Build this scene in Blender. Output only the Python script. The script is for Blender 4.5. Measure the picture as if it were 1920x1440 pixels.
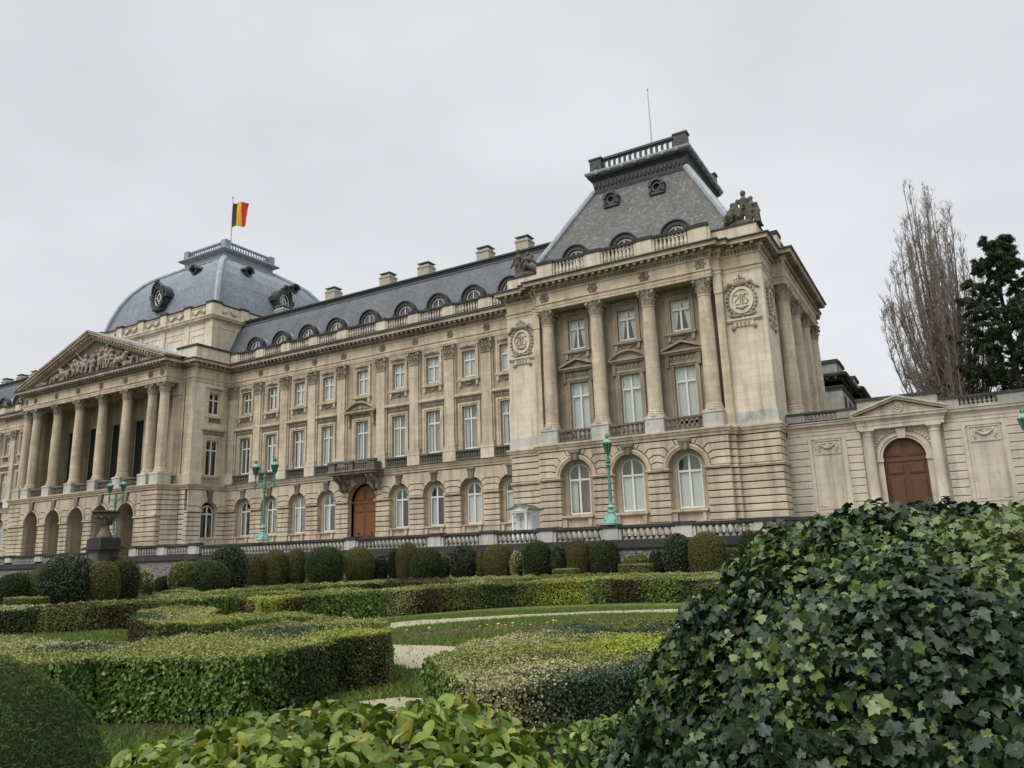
import bpy, math, random
import numpy as np
from mathutils import Vector, Matrix
from mathutils.geometry import tessellate_polygon

for o in list(bpy.data.objects):
    bpy.data.objects.remove(o)
scene = bpy.context.scene
COL = scene.collection
PI = math.pi
R_ = math.radians
rnd = random.Random(7)
G = -4.25            # garden level
ST = -1.7            # street level at the palace foot

# ------------------------------------------------------------------ camera
cam_d = bpy.data.cameras.new("camera")
cam = bpy.data.objects.new("camera", cam_d)
COL.objects.link(cam)
scene.camera = cam
YAW, PITCH, ROLL, FPX = 0.525, 0.216, -0.034, 1405.9
cy_, sy_ = math.cos(YAW), math.sin(YAW)
cp_, sp_ = math.cos(PITCH), math.sin(PITCH)
fwd = Vector((-sy_ * cp_, cy_ * cp_, sp_))
rt = Vector((cy_, sy_, 0))
up = rt.cross(fwd)
r2 = rt * math.cos(ROLL) + up * math.sin(ROLL)
u2 = up * math.cos(ROLL) - rt * math.sin(ROLL)
M = Matrix((r2, u2, -fwd)).transposed().to_4x4()
M.translation = Vector((54.8, -61.664, -2.289))
cam.matrix_world = M
cam_d.sensor_fit = 'HORIZONTAL'
cam_d.sensor_width = 36.0
cam_d.lens = FPX / 1920 * 36.0
cam_d.clip_start = 0.05
cam_d.clip_end = 5000

# ------------------------------------------------------------------ light
SUN_EL, SUN_AZ = R_(48), R_(200)      # sun azimuth seen from above, from +y clockwise
world = bpy.data.worlds.new("World")
scene.world = world
world.use_nodes = True
wn = world.node_tree
wn.nodes.clear()


def WN(t, **kw):
    n = wn.nodes.new(t)
    for k, v in kw.items():
        setattr(n, k, v)
    return n


w_out = WN('ShaderNodeOutputWorld')
w_bg = WN('ShaderNodeBackground')
w_sky = WN('ShaderNodeTexSky', sky_type='NISHITA', sun_disc=False)
w_sky.sun_elevation = SUN_EL
w_sky.sun_rotation = SUN_AZ
w_sky.air_density = 1.0
w_sky.dust_density = 4.0
w_tc = WN('ShaderNodeTexCoord')
w_sep = WN('ShaderNodeSeparateXYZ')
w_ramp = WN('ShaderNodeMapRange')
w_ramp.inputs[1].default_value = 0.66
w_ramp.inputs[2].default_value = 1.0
w_ramp.inputs[3].default_value = 7.0
w_ramp.inputs[4].default_value = 21.0
w_map = WN('ShaderNodeMapping')
w_map.inputs['Scale'].default_value = (1.0, 1.0, 2.2)
w_n = WN('ShaderNodeTexNoise')
w_n.inputs['Scale'].default_value = 1.7
w_n.inputs['Detail'].default_value = 5
w_n.inputs['Roughness'].default_value = 0.5
w_nr = WN('ShaderNodeMapRange')
w_nr.inputs[1].default_value = 0.3
w_nr.inputs[2].default_value = 0.7
w_nr.inputs[3].default_value = 0.88
w_nr.inputs[4].default_value = 1.12
w_mul = WN('ShaderNodeMath', operation='MULTIPLY')
w_tint = WN('ShaderNodeVectorMath', operation='SCALE')
w_tint.inputs[0].default_value = (0.965, 0.99, 1.02)
w_mix = WN('ShaderNodeMix', data_type='RGBA')
w_mix.inputs[0].default_value = 0.93
L = wn.links.new
L(w_tc.outputs['Generated'], w_sep.inputs[0])
L(w_sep.outputs['Z'], w_ramp.inputs[0])
L(w_tc.outputs['Generated'], w_map.inputs[0])
L(w_map.outputs[0], w_n.inputs['Vector'])
L(w_n.outputs['Fac'], w_nr.inputs[0])
L(w_ramp.outputs[0], w_mul.inputs[0])
L(w_nr.outputs[0], w_mul.inputs[1])
L(w_mul.outputs[0], w_tint.inputs['Scale'])
L(w_sky.outputs[0], w_mix.inputs[6])
L(w_tint.outputs[0], w_mix.inputs[7])
L(w_mix.outputs[2], w_bg.inputs['Color'])
w_bg.inputs['Strength'].default_value = 0.1
L(w_bg.outputs[0], w_out.inputs[0])

sun_d = bpy.data.lights.new("sun", 'SUN')
sun_d.energy = 1.5
sun_d.angle = R_(35)
sun_d.color = (1.0, 0.96, 0.90)
sun = bpy.data.objects.new("sun", sun_d)
COL.objects.link(sun)
sd = Vector((math.sin(SUN_AZ) * math.cos(SUN_EL), math.cos(SUN_AZ) * math.cos(SUN_EL), math.sin(SUN_EL)))
sun.rotation_euler = sd.to_track_quat('Z', 'Y').to_euler()
sun.location = (0, -80, 90)

scene.render.engine = 'CYCLES'
scene.view_settings.view_transform = 'Standard'
scene.view_settings.look = 'None'
scene.view_settings.exposure = 0.16
scene.view_settings.gamma = 1.0
scene.cycles.max_bounces = 6
scene.cycles.diffuse_bounces = 3
scene.cycles.transparent_max_bounces = 8
scene.cycles.use_denoising = True

# ------------------------------------------------------------------ materials
MAT = {}


class NT:
    def __init__(s, name):
        m = bpy.data.materials.new(name)
        m.use_nodes = True
        s.m = m
        s.t = m.node_tree
        s.b = s.t.nodes['Principled BSDF']
        s.out = s.t.nodes['Material Output']
        MAT[name] = m

    def n(s, t, **kw):
        x = s.t.nodes.new(t)
        for k, v in kw.items():
            setattr(x, k, v)
        return x

    def l(s, a, b):
        s.t.links.new(a, b)

    def pos(s, scale=(1, 1, 1)):
        g = s.n('ShaderNodeNewGeometry')
        mp = s.n('ShaderNodeMapping')
        mp.inputs['Scale'].default_value = scale
        s.l(g.outputs['Position'], mp.inputs[0])
        return mp.outputs[0]

    def noise(s, scale, detail=4, rough=.55, vec=None, lo=.35, hi=.65):
        t = s.n('ShaderNodeTexNoise')
        t.inputs['Scale'].default_value = scale
        t.inputs['Detail'].default_value = detail
        t.inputs['Roughness'].default_value = rough
        s.l(vec if vec is not None else s.pos(), t.inputs['Vector'])
        r = s.n('ShaderNodeMapRange')
        r.inputs[1].default_value = lo
        r.inputs[2].default_value = hi
        s.l(t.outputs['Fac'], r.inputs[0])
        return r.outputs[0]

    def mix(s, a, b, f, mode='MIX'):
        x = s.n('ShaderNodeMix', data_type='RGBA', blend_type=mode)
        for sock, v in ((x.inputs[6], a), (x.inputs[7], b), (x.inputs[0], f)):
            if isinstance(v, (tuple, list)):
                sock.default_value = (*v, 1) if len(v) == 3 else v
            elif isinstance(v, (int, float)):
                sock.default_value = v
            else:
                s.l(v, sock)
        return x.outputs[2]

    def mul(s, a, k):
        x = s.n('ShaderNodeMath', operation='MULTIPLY')
        s.l(a, x.inputs[0])
        if isinstance(k, (int, float)):
            x.inputs[1].default_value = k
        else:
            s.l(k, x.inputs[1])
        return x.outputs[0]

    def bump(s, h, strength=.3, dist=.02):
        x = s.n('ShaderNodeBump')
        x.inputs['Strength'].default_value = strength
        x.inputs['Distance'].default_value = dist
        s.l(h, x.inputs['Height'])
        s.l(x.outputs[0], s.b.inputs['Normal'])

    def fin(s, col, rough=.8, metal=0.0, spec=.3):
        if isinstance(col, (tuple, list)):
            s.b.inputs['Base Color'].default_value = (*col, 1)
        else:
            s.l(col, s.b.inputs['Base Color'])
        s.b.inputs['Roughness'].default_value = rough
        s.b.inputs['Metallic'].default_value = metal
        s.b.inputs['Specular IOR Level'].default_value = spec
        return s.m


def stone(name, base, dark, stain=.6, joint=.25, bs=(1.3, .56), grime=(.10, .095, .085), gk=.45):
    t = NT(name)
    blot = t.noise(.35, 5, .6, lo=.4, hi=.66)
    fine = t.noise(4.0, 4, .65, lo=.3, hi=.7)
    streak = t.noise(1.0, 4, .6, vec=t.pos((1.6, 1.6, .14)), lo=.46, hi=.72)
    c = t.mix(base, dark, t.mul(blot, stain))
    c = t.mix(c, tuple(x * .78 for x in base), t.mul(fine, .35))
    c = t.mix(c, tuple(x * .55 for x in dark), t.mul(streak, .55))
    # blotches of soot with their own shape
    soot = t.noise(.9, 6, .7, vec=t.pos((1, 1, .55)), lo=.55, hi=.75)
    c = t.mix(c, grime, t.mul(soot, gk))
    # ashlar: each block a slightly different tone, thin joints
    g = t.n('ShaderNodeNewGeometry')
    sp = t.n('ShaderNodeSeparateXYZ')
    t.l(g.outputs['Position'], sp.inputs[0])
    ad = t.n('ShaderNodeMath', operation='ADD')
    t.l(sp.outputs[0], ad.inputs[0])
    t.l(sp.outputs[1], ad.inputs[1])
    cb = t.n('ShaderNodeCombineXYZ')
    t.l(ad.outputs[0], cb.inputs[0])
    t.l(sp.outputs[2], cb.inputs[1])
    br = t.n('ShaderNodeTexBrick')
    br.inputs['Scale'].default_value = 1
    br.inputs['Brick Width'].default_value = bs[0]
    br.inputs['Row Height'].default_value = bs[1]
    br.inputs['Mortar Size'].default_value = .012
    br.inputs['Mortar Smooth'].default_value = .3
    br.inputs['Color1'].default_value = (.88, .88, .88, 1)
    br.inputs['Color2'].default_value = (1.1, 1.08, 1.05, 1)
    br.inputs['Mortar'].default_value = (.6, .58, .55, 1)
    t.l(cb.outputs[0], br.inputs['Vector'])
    c = t.mix(c, br.outputs['Color'], joint, 'MULTIPLY')
    t.bump(t.noise(9, 5, .7), .25, .03)
    return t.fin(c, .88, 0, .2)


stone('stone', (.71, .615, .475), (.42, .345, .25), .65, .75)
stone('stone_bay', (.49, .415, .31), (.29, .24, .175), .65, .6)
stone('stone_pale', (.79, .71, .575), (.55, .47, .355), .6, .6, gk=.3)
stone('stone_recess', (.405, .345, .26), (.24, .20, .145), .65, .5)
stone('stone_cap', (.46, .40, .315), (.20, .17, .13), .7, 0, gk=.6)
stone('stone_joint', (.12, .098, .072), (.09, .075, .055), .6, 0)
stone('stone_white', (.66, .63, .57), (.42, .41, .38), .8, .4, gk=.6)
stone('stone_rust', (.68, .585, .45), (.38, .31, .225), .7, .45, gk=.45)
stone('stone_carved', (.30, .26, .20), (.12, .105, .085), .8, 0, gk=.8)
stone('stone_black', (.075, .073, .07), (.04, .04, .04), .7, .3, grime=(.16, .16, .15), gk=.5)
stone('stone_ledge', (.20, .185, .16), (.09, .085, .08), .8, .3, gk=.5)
stone('stone_statue', (.155, .14, .115), (.07, .065, .055), .8, 0, gk=.5)
stone('stone_relief', (.47, .41, .325), (.22, .185, .145), .7, 0, gk=.3)
stone('stone_grey', (.42, .41, .385), (.24, .235, .225), .8, .2, gk=.6)
stone('stone_gate', (.66, .595, .485), (.46, .405, .315), .55, .45, gk=.3)


def slate(name, c1, c2, speck, sk, lo, hi):
    t = NT(name)
    g = t.n('ShaderNodeNewGeometry')
    sp = t.n('ShaderNodeSeparateXYZ')
    t.l(g.outputs['Position'], sp.inputs[0])
    ad = t.n('ShaderNodeMath', operation='ADD')
    t.l(sp.outputs[0], ad.inputs[0])
    t.l(sp.outputs[1], ad.inputs[1])
    cb = t.n('ShaderNodeCombineXYZ')
    t.l(ad.outputs[0], cb.inputs[0])
    t.l(sp.outputs[2], cb.inputs[1])
    br = t.n('ShaderNodeTexBrick')
    br.inputs['Scale'].default_value = 1
    br.inputs['Brick Width'].default_value = .30
    br.inputs['Row Height'].default_value = .21
    br.inputs['Mortar Size'].default_value = .012
    br.inputs['Color1'].default_value = (.72, .72, .74, 1)
    br.inputs['Color2'].default_value = (1.2, 1.2, 1.2, 1)
    br.inputs['Mortar'].default_value = (.45, .45, .45, 1)
    t.l(cb.outputs[0], br.inputs['Vector'])
    c = t.mix(c1, c2, t.noise(.5, 5, .6, vec=t.pos((1, 1, .4)), lo=.35, hi=.68))
    c = t.mix(c, br.outputs['Color'], .75, 'MULTIPLY')
    if name == 'slate_mossy':
        run = t.noise(1.3, 4, .6, vec=t.pos((2.2, 2.2, .09)), lo=.56, hi=.72)
        c = t.mix(c, (.30, .29, .26), t.mul(run, .55))
    c = t.mix(c, speck, t.mul(t.noise(2.6, 8, .8, vec=t.pos((1, 1, 1.7)), lo=lo, hi=hi), sk))
    t.bump(br.outputs['Fac'], .5, -.02)
    return t.fin(c, .55, 0, .4)


slate('slate', (.095, .105, .115), (.14, .152, .165), (.25, .265, .275), .35, .56, .7)
slate('slate_dome', (.20, .228, .255), (.26, .29, .32), (.36, .39, .42), .4, .55, .7)
slate('slate_mossy', (.075, .075, .07), (.115, .112, .10), (.36, .36, .33), .9, .54, .68)


def simple(name, c, c2, scale=3, rough=.6, metal=0, spec=.3, amt=.6, stretch=(1, 1, 1), bump=.15):
    t = NT(name)
    col = t.mix(c, c2, t.mul(t.noise(scale, 5, .65, vec=t.pos(stretch), lo=.35, hi=.66), amt))
    if bump:
        t.bump(t.noise(scale * 4, 4, .7), bump, .02)
    return t.fin(col, rough, metal, spec)


simple('lead', (.36, .40, .43), (.20, .225, .25), 1.5, .5, 0, .4, .8)
simple('lead_dark', (.028, .031, .035), (.075, .08, .084), 2.0, .5, 0, .4, .6)
simple('zinc', (.32, .35, .38), (.24, .27, .30), 1.2, .45, 0, .4, .7, (1, 4, 4))
simple('verdigris', (.13, .33, .26), (.05, .15, .115), 7, .6, .0, .4, .9)
simple('verdigris_pale', (.25, .50, .41), (.13, .31, .25), 7, .6, .0, .4, .7)
simple('white_paint', (.78, .77, .73), (.62, .60, .55), 3, .45, 0, .4, .5)
simple('sentry_white', (.84, .84, .84), (.7, .7, .7), 3, .5, 0, .4, .5)
simple('wood_warm', (.24, .095, .028), (.14, .052, .016), 4, .4, 0, .45, .9, (6, 6, .5))
simple('wood_dark', (.15, .066, .030), (.085, .036, .017), 4, .4, 0, .45, .9, (6, 6, .5))
simple('brass', (.35, .26, .10), (.2, .14, .05), 5, .35, .8)
simple('curtain', (.90, .89, .85), (.80, .80, .77), 2, .9, 0, .1, .6, (1, 1, .3))
simple('blind', (.86, .875, .85), (.78, .80, .78), 2, .9, 0, .1, .5)
simple('unlit_room', (.028, .027, .026), (.018, .017, .017), 1, .9, 0, .05)  # near-black backing: the darkness of unlit rooms is put into the colour
simple('lamp_glass', (.05, .075, .065), (.09, .12, .105), 6, .15, 0, .6)
simple('iron', (.03, .03, .03), (.06, .05, .045), 6, .6)
simple('pole_paint', (.62, .60, .58), (.5, .48, .46), 5, .4)
simple('flag_black', (.035, .035, .035), (.05, .05, .05), 3, .8)
simple('flag_yellow', (.82, .52, .03), (.7, .42, .02), 3, .8)
simple('flag_red', (.68, .045, .045), (.55, .03, .03), 3, .8)
simple('copper_cap', (.24, .36, .31), (.08, .10, .09), 6, .6)
simple('brick_chimney', (.55, .50, .40), (.36, .32, .25), 4, .85, 0, .2, .8)
simple('bark', (.27, .235, .205), (.17, .145, .125), 3, .9, 0, .1, .8, (3, 3, .6))
simple('bark_dark', (.06, .048, .038), (.035, .028, .022), 3, .9, 0, .1, .8, (3, 3, .6))
simple('gravel', (.46, .41, .285), (.29, .265, .175), 14, .95, 0, .1, .9, (1, 1, 1), .4)
simple('soil', (.075, .055, .04), (.13, .10, .07), 9, .95, 0, .1, .9, (1, 1, 1), .5)
simple('asphalt', (.16, .155, .15), (.22, .215, .2), 2, .9, 0, .2, .9)
simple('moss_stone', (.055, .06, .035), (.10, .105, .06), 5, .9, 0, .1, .9)
t = NT('lawn')
c = t.mix((.095, .155, .03), (.16, .225, .055), t.noise(3, 6, .7))
c = t.mix(c, (.21, .20, .085), t.mul(t.noise(.9, 6, .75, lo=.42, hi=.68), .75))
t.bump(t.noise(60, 3, .8), .7, .03)
t.fin(c, .9, 0, .15)
t = NT('garden_earth')
c = t.mix((.045, .06, .02), (.075, .06, .035), t.noise(1.5, 6, .7, lo=.4, hi=.65))
t.bump(t.noise(30, 3, .8), .6, .03)
t.fin(c, .95, 0, .1)
t = NT('rubble')
v = t.n('ShaderNodeTexVoronoi', feature='DISTANCE_TO_EDGE')
v.inputs['Scale'].default_value = 2.6
t.l(t.pos((1, 1, 1.6)), v.inputs['Vector'])
mr = t.n('ShaderNodeMapRange')
mr.inputs[2].default_value = .1
t.l(v.outputs['Distance'], mr.inputs[0])
c = t.mix((.05, .047, .042), (.27, .255, .23), mr.outputs[0])
t.bump(mr.outputs[0], .6, .05)
t.fin(c, .9, 0, .2)
# window glass
t = NT('glass')
tr = t.n('ShaderNodeBsdfTransparent')
tr.inputs[0].default_value = (.93, .95, .94, 1)
gl = t.n('ShaderNodeBsdfGlossy')
gl.inputs['Roughness'].default_value = .03
gl.inputs['Color'].default_value = (.95, .94, .91, 1)
lw = t.n('ShaderNodeLayerWeight')
lw.inputs['Blend'].default_value = .28
mr = t.n('ShaderNodeMapRange')
mr.inputs[3].default_value = .05
mr.inputs[4].default_value = .6
t.l(lw.outputs['Fresnel'], mr.inputs[0])
mx = t.n('ShaderNodeMixShader')
t.l(mr.outputs[0], mx.inputs[0])
t.l(tr.outputs[0], mx.inputs[1])
t.l(gl.outputs[0], mx.inputs[2])
t.l(mx.outputs[0], t.out.inputs[0])


def foliage(name, c1, c2, c3, spec=.35, rough=.45, noise_s=1.3, trans=.15, p3=.85, clump=.75):
    """leaves: each leaf a tone of its own, clumps of lighter and darker growth."""
    t = NT(name)
    g = t.n('ShaderNodeNewGeometry')
    rp = t.n('ShaderNodeValToRGB')
    rp.color_ramp.elements[0].color = (*c1, 1)
    rp.color_ramp.elements[1].color = (*c2, 1)
    rp.color_ramp.elements[1].position = .72
    e = rp.color_ramp.elements.new(p3)
    e.color = (*c2, 1)
    e = rp.color_ramp.elements.new(min(.99, p3 + .08))
    e.color = (*c3, 1)
    t.l(g.outputs['Random Per Island'], rp.inputs[0])
    cl = t.noise(noise_s, 4, .6, lo=.35, hi=.65)
    c = t.mix(rp.outputs[0], (clump, clump, clump), t.mul(cl, .8), 'MULTIPLY')
    t.l(c, t.b.inputs['Base Color'])
    t.b.inputs['Roughness'].default_value = rough
    t.b.inputs['Specular IOR Level'].default_value = spec
    if trans:
        td = t.n('ShaderNodeBsdfTranslucent')
        t.l(c, td.inputs[0])
        ms = t.n('ShaderNodeMixShader')
        ms.inputs[0].default_value = trans
        t.l(t.b.outputs[0], ms.inputs[1])
        t.l(td.outputs[0], ms.inputs[2])
        t.l(ms.outputs[0], t.out.inputs[0])
    return t.m


foliage('leaf_laurel', (.05, .10, .015), (.14, .22, .036), (.28, .34, .09))
foliage('leaf_olive', (.11, .13, .03), (.20, .22, .06), (.29, .285, .11), .25, .6)
foliage('leaf_lime', (.24, .31, .03), (.42, .46, .06), (.5, .48, .14), .3, .5)
foliage('leaf_cream', (.34, .33, .14), (.50, .47, .25), (.14, .17, .05), .3, .5)
foliage('leaf_brown', (.06, .046, .024), (.12, .09, .046), (.16, .14, .04), .2, .65)
foliage('leaf_blue', (.036, .06, .032), (.07, .105, .056), (.12, .165, .10), .3, .5)
foliage('leaf_top', (.22, .25, .055), (.33, .355, .10), (.44, .42, .19), .3, .55)  # paler on hedge tops: light from above in the colour, plus trimmed new growth
foliage('leaf_yew', (.036, .062, .02), (.075, .11, .036), (.12, .145, .052), .2, .65)
foliage('leaf_yewolive', (.09, .10, .028), (.165, .17, .052), (.22, .21, .075), .2, .65)
foliage('leaf_yewgreen', (.04, .08, .02), (.08, .13, .034), (.12, .165, .05), .2, .65)
foliage('leaf_russet', (.085, .07, .025), (.165, .13, .05), (.17, .14, .06), .2, .65)
foliage('leaf_near', (.06, .115, .012), (.20, .265, .035), (.36, .35, .06), .36, .36, 2.5, .14, .9, .75)
foliage('leaf_ivy', (.012, .024, .013), (.038, .066, .028), (.13, .18, .04), .36, .36, 2.0, .06, .91, .85)
foliage('leaf_ivypale', (.06, .105, .02), (.15, .20, .05), (.17, .14, .08), .55, .34, 2.0, .12, .92, .9)
foliage('needles', (.026, .048, .026), (.062, .098, .05), (.12, .12, .055), .2, .6, .6)
foliage('needles_dark', (.022, .032, .02), (.05, .062, .036), (.05, .04, .02), .2, .7, .6)
foliage('grass', (.095, .155, .028), (.18, .24, .06), (.22, .23, .08), .2, .6, .9)
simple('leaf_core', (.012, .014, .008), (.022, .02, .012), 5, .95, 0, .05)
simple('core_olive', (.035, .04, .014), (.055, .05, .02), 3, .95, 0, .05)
simple('twig', (.10, .062, .042), (.05, .032, .024), 8, .8, 0, .1)

# ------------------------------------------------------------------ mesh helpers
class MB:
    """collects shapes; build() links them as one mesh object"""

    def __init__(s):
        s.v = []
        s.f = []
        s.mi = []

    def add(s, vs, fs, m=0):
        b = len(s.v)
        s.v.extend([tuple(p) for p in vs])
        for f in fs:
            s.f.append(tuple(i + b for i in f))
            s.mi.append(m)

    def box(s, x0, x1, y0, y1, z0, z1, m=0):
        s.add([(x0, y0, z0), (x1, y0, z0), (x1, y1, z0), (x0, y1, z0), (x0, y0, z1), (x1, y0, z1), (x1, y1, z1), (x0, y1, z1)],
              [(0, 3, 2, 1), (4, 5, 6, 7), (0, 1, 5, 4), (1, 2, 6, 5), (2, 3, 7, 6), (3, 0, 4, 7)], m)

    def cbox(s, x0, x1, y0, y1, z0, z1, c, m=0):
        """box whose front (-y) edges are chamfered"""
        v = [(x0 + c, y0, z0 + c), (x1 - c, y0, z0 + c), (x1 - c, y0, z1 - c), (x0 + c, y0, z1 - c),
             (x0, y0 + c, z0), (x1, y0 + c, z0), (x1, y0 + c, z1), (x0, y0 + c, z1),
             (x0, y1, z0), (x1, y1, z0), (x1, y1, z1), (x0, y1, z1)]
        f = [(0, 1, 2, 3), (0, 4, 5, 1), (1, 5, 6, 2), (2, 6, 7, 3), (3, 7, 4, 0),
             (4, 8, 9, 5), (5, 9, 10, 6), (6, 10, 11, 7), (7, 11, 8, 4), (11, 10, 9, 8)]
        s.add(v, f, m)

    def prism(s, poly, y0, y1, m=0, back=True):
        """polygon of (x,z) extruded from y0 (front) to y1"""
        n = len(poly)
        v = [(p[0], y0, p[1]) for p in poly] + [(p[0], y1, p[1]) for p in poly]
        f = [tuple(range(n))]
        if back:
            f.append(tuple(range(2 * n - 1, n - 1, -1)))
        f += [(i, i + n, (i + 1) % n + n, (i + 1) % n) for i in range(n)]
        s.add(v, f, m)

    def hprism(s, poly, z0, z1, m=0):
        n = len(poly)
        v = [(p[0], p[1], z0) for p in poly] + [(p[0], p[1], z1) for p in poly]
        s.add(v, [tuple(range(n))[::-1], tuple(range(n, 2 * n))] + [(i, (i + 1) % n, (i + 1) % n + n, i + n) for i in range(n)], m)

    def lathe(s, cx, cy, prof, n=12, m=0, a0=0.0):
        v = []
        for r, z in prof:
            for k in range(n):
                a = a0 + 2 * PI * k / n
                v.append((cx + r * math.cos(a), cy + r * math.sin(a), z))
        f = []
        for j in range(len(prof) - 1):
            for k in range(n):
                k2 = (k + 1) % n
                f.append((j * n + k, j * n + k2, (j + 1) * n + k2, (j + 1) * n + k))
        f.append(tuple(range(n))[::-1])
        f.append(tuple(range((len(prof) - 1) * n, len(prof) * n)))
        s.add(v, f, m)

    def tube(s, pts, rad, n=6, m=0, cap=True):
        pts = [Vector(p) for p in pts]
        if isinstance(rad, (int, float)):
            rad = [rad] * len(pts)
        v = []
        ref = Vector((0, 0, 1))
        for i, p in enumerate(pts):
            d = (pts[min(i + 1, len(pts) - 1)] - pts[max(i - 1, 0)])
            if d.length < 1e-9:
                d = Vector((0, 0, 1))
            d.normalize()
            a = d.cross(ref if abs(d.dot(ref)) < .95 else Vector((1, 0, 0))).normalized()
            b = d.cross(a)
            for k in range(n):
                t = 2 * PI * k / n
                v.append(p + (a * math.cos(t) + b * math.sin(t)) * rad[i])
        f = []
        for j in range(len(pts) - 1):
            for k in range(n):
                k2 = (k + 1) % n
                f.append((j * n + k, j * n + k2, (j + 1) * n + k2, (j + 1) * n + k))
        if cap:
            f.append(tuple(range(n))[::-1])
            f.append(tuple(range((len(pts) - 1) * n, len(pts) * n)))
        s.add(v, f, m)

    def ell(s, c, r, nu=8, nv=5, m=0):
        v = [(c[0], c[1], c[2] - r[2])]
        for j in range(1, nv):
            t = -PI / 2 + PI * j / nv
            for k in range(nu):
                a = 2 * PI * k / nu
                v.append((c[0] + r[0] * math.cos(t) * math.cos(a), c[1] + r[1] * math.cos(t) * math.sin(a), c[2] + r[2] * math.sin(t)))
        v.append((c[0], c[1], c[2] + r[2]))
        f = []
        for k in range(nu):
            f.append((0, 1 + (k + 1) % nu, 1 + k))
        for j in range(nv - 2):
            for k in range(nu):
                a, b = 1 + j * nu + k, 1 + j * nu + (k + 1) % nu
                f.append((a, b, b + nu, a + nu))
        e = len(v) - 1
        for k in range(nu):
            f.append((1 + (nv - 2) * nu + k, 1 + (nv - 2) * nu + (k + 1) % nu, e))
        s.add(v, f, m)

    def sweep(s, path, prof, m=0, cap=True, closed=False):
        """profile of (out, z) swept along a plan polyline; out is to the right of travel"""
        n = len(path)
        P = [Vector((p[0], p[1])) for p in path]

        def nrm(a, b):
            d = (b - a).normalized()
            return Vector((d.y, -d.x))
        mit = []
        for i in range(n):
            if closed or 0 < i < n - 1:
                n1 = nrm(P[i - 1], P[i])
                n2 = nrm(P[i], P[(i + 1) % n])
                mit.append((n1 + n2) / (1 + n1.dot(n2)))
            elif i == 0:
                mit.append(nrm(P[0], P[1]))
            else:
                mit.append(nrm(P[-2], P[-1]))
        k = len(prof)
        v = []
        for i in range(n):
            for o, z in prof:
                q = P[i] + mit[i] * o
                v.append((q.x, q.y, z))
        f = []
        for i in range(n if closed else n - 1):
            i2 = (i + 1) % n
            for j in range(k - 1):
                f.append((i * k + j, i2 * k + j, i2 * k + j + 1, i * k + j + 1))
        if cap and not closed:
            f.append(tuple(range(k)))
            f.append(tuple(range((n - 1) * k, n * k))[::-1])
        s.add(v, f, m)

    def wall(s, x0, x1, z0, z1, y, hole, depth, m=0, n=12, mr=None):
        """front face with one opening: hole = (xc, half width, bottom, spring, rise) ; rise 0 = flat head; reveal goes back by depth"""
        xc, hw, zb, zs, rise = hole
        a, b = xc - hw, xc + hw
        Q = lambda *p: s.add([(u, y, w) for u, w in p], [tuple(range(len(p)))], m)
        if a > x0:
            Q((x0, z0), (a, z0), (a, z1), (x0, z1))
        if b < x1:
            Q((b, z0), (x1, z0), (x1, z1), (b, z1))
        if zb > z0:
            Q((a, z0), (b, z0), (b, zb), (a, zb))
        if rise:
            arc = [(xc - hw * math.cos(PI * i / n), zs + rise * math.sin(PI * i / n)) for i in range(n + 1)]
            for p, q in zip(arc, arc[1:]):
                Q(p, q, (q[0], z1), (p[0], z1))
        else:
            arc = [(a, zs), (b, zs)]
            if z1 > zs:
                Q((a, zs), (b, zs), (b, z1), (a, z1))
        ring = [(a, zb)] + arc + [(b, zb)]
        if depth:
            for p, q in zip(ring, ring[1:] + ring[:1]):
                s.add([(p[0], y, p[1]), (q[0], y, q[1]), (q[0], y + depth, q[1]), (p[0], y + depth, p[1])], [(0, 1, 2, 3)], m if mr is None else mr)

    def archband(s, xc, zs, r0, r1, y0, y1, m=0, n=14, a0=0.0, a1=PI, e0=1.0):
        """flat ring segment (e.g. an archivolt) between radii r0 and r1"""
        pts = []
        for r in (r0, r1):
            pts.append([(xc - r * math.cos(a0 + (a1 - a0) * i / n), zs + r * e0 * math.sin(a0 + (a1 - a0) * i / n)) for i in range(n + 1)])
        for i in range(n):
            p = [pts[0][i], pts[0][i + 1], pts[1][i + 1], pts[1][i]]
            v = [(q[0], y0, q[1]) for q in p] + [(q[0], y1, q[1]) for q in p]
            f = [(0, 1, 2, 3), (0, 4, 5, 1), (3, 2, 6, 7)]
            if i == 0:
                f.append((0, 3, 7, 4))
            if i == n - 1:
                f.append((1, 5, 6, 2))
            s.add(v, f, m)

    def mesh(s, name, mats, smooth=0):
        me = bpy.data.meshes.new(name)
        me.from_pydata(s.v, [], s.f)
        for x in (mats if isinstance(mats, (list, tuple)) else [mats]):
            me.materials.append(MAT[x])
        if any(s.mi):
            me.polygons.foreach_set('material_index', s.mi)
        if smooth:
            me.shade_smooth()
            me.set_sharp_from_angle(angle=R_(smooth))
        me.update()
        return me

    def pieces(s):
        """face lists of the stretches that stand clear of one another"""
        par = list(range(len(s.v)))

        def find(i):
            while par[i] != i:
                par[i] = par[par[i]]
                i = par[i]
            return i
        for f in s.f:
            a = find(f[0])
            for i in f[1:]:
                b = find(i)
                if a != b:
                    par[b] = a
        roots = {}
        fi = [roots.setdefault(find(f[0]), len(roots)) for f in s.f]
        k = len(roots)
        if k < 2 or k > 1500:
            return [list(range(len(s.f)))]
        lo = np.full((k, 3), np.inf)
        hi = np.full((k, 3), -np.inf)
        V = np.array(s.v, float)
        for f, g in zip(s.f, fi):
            q = V[list(f)]
            lo[g] = np.minimum(lo[g], q.min(0))
            hi[g] = np.maximum(hi[g], q.max(0))
        size = (hi - lo).max(1)
        gp = list(range(k))

        def fg(i):
            while gp[i] != i:
                gp[i] = gp[gp[i]]
                i = gp[i]
            return i
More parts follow.
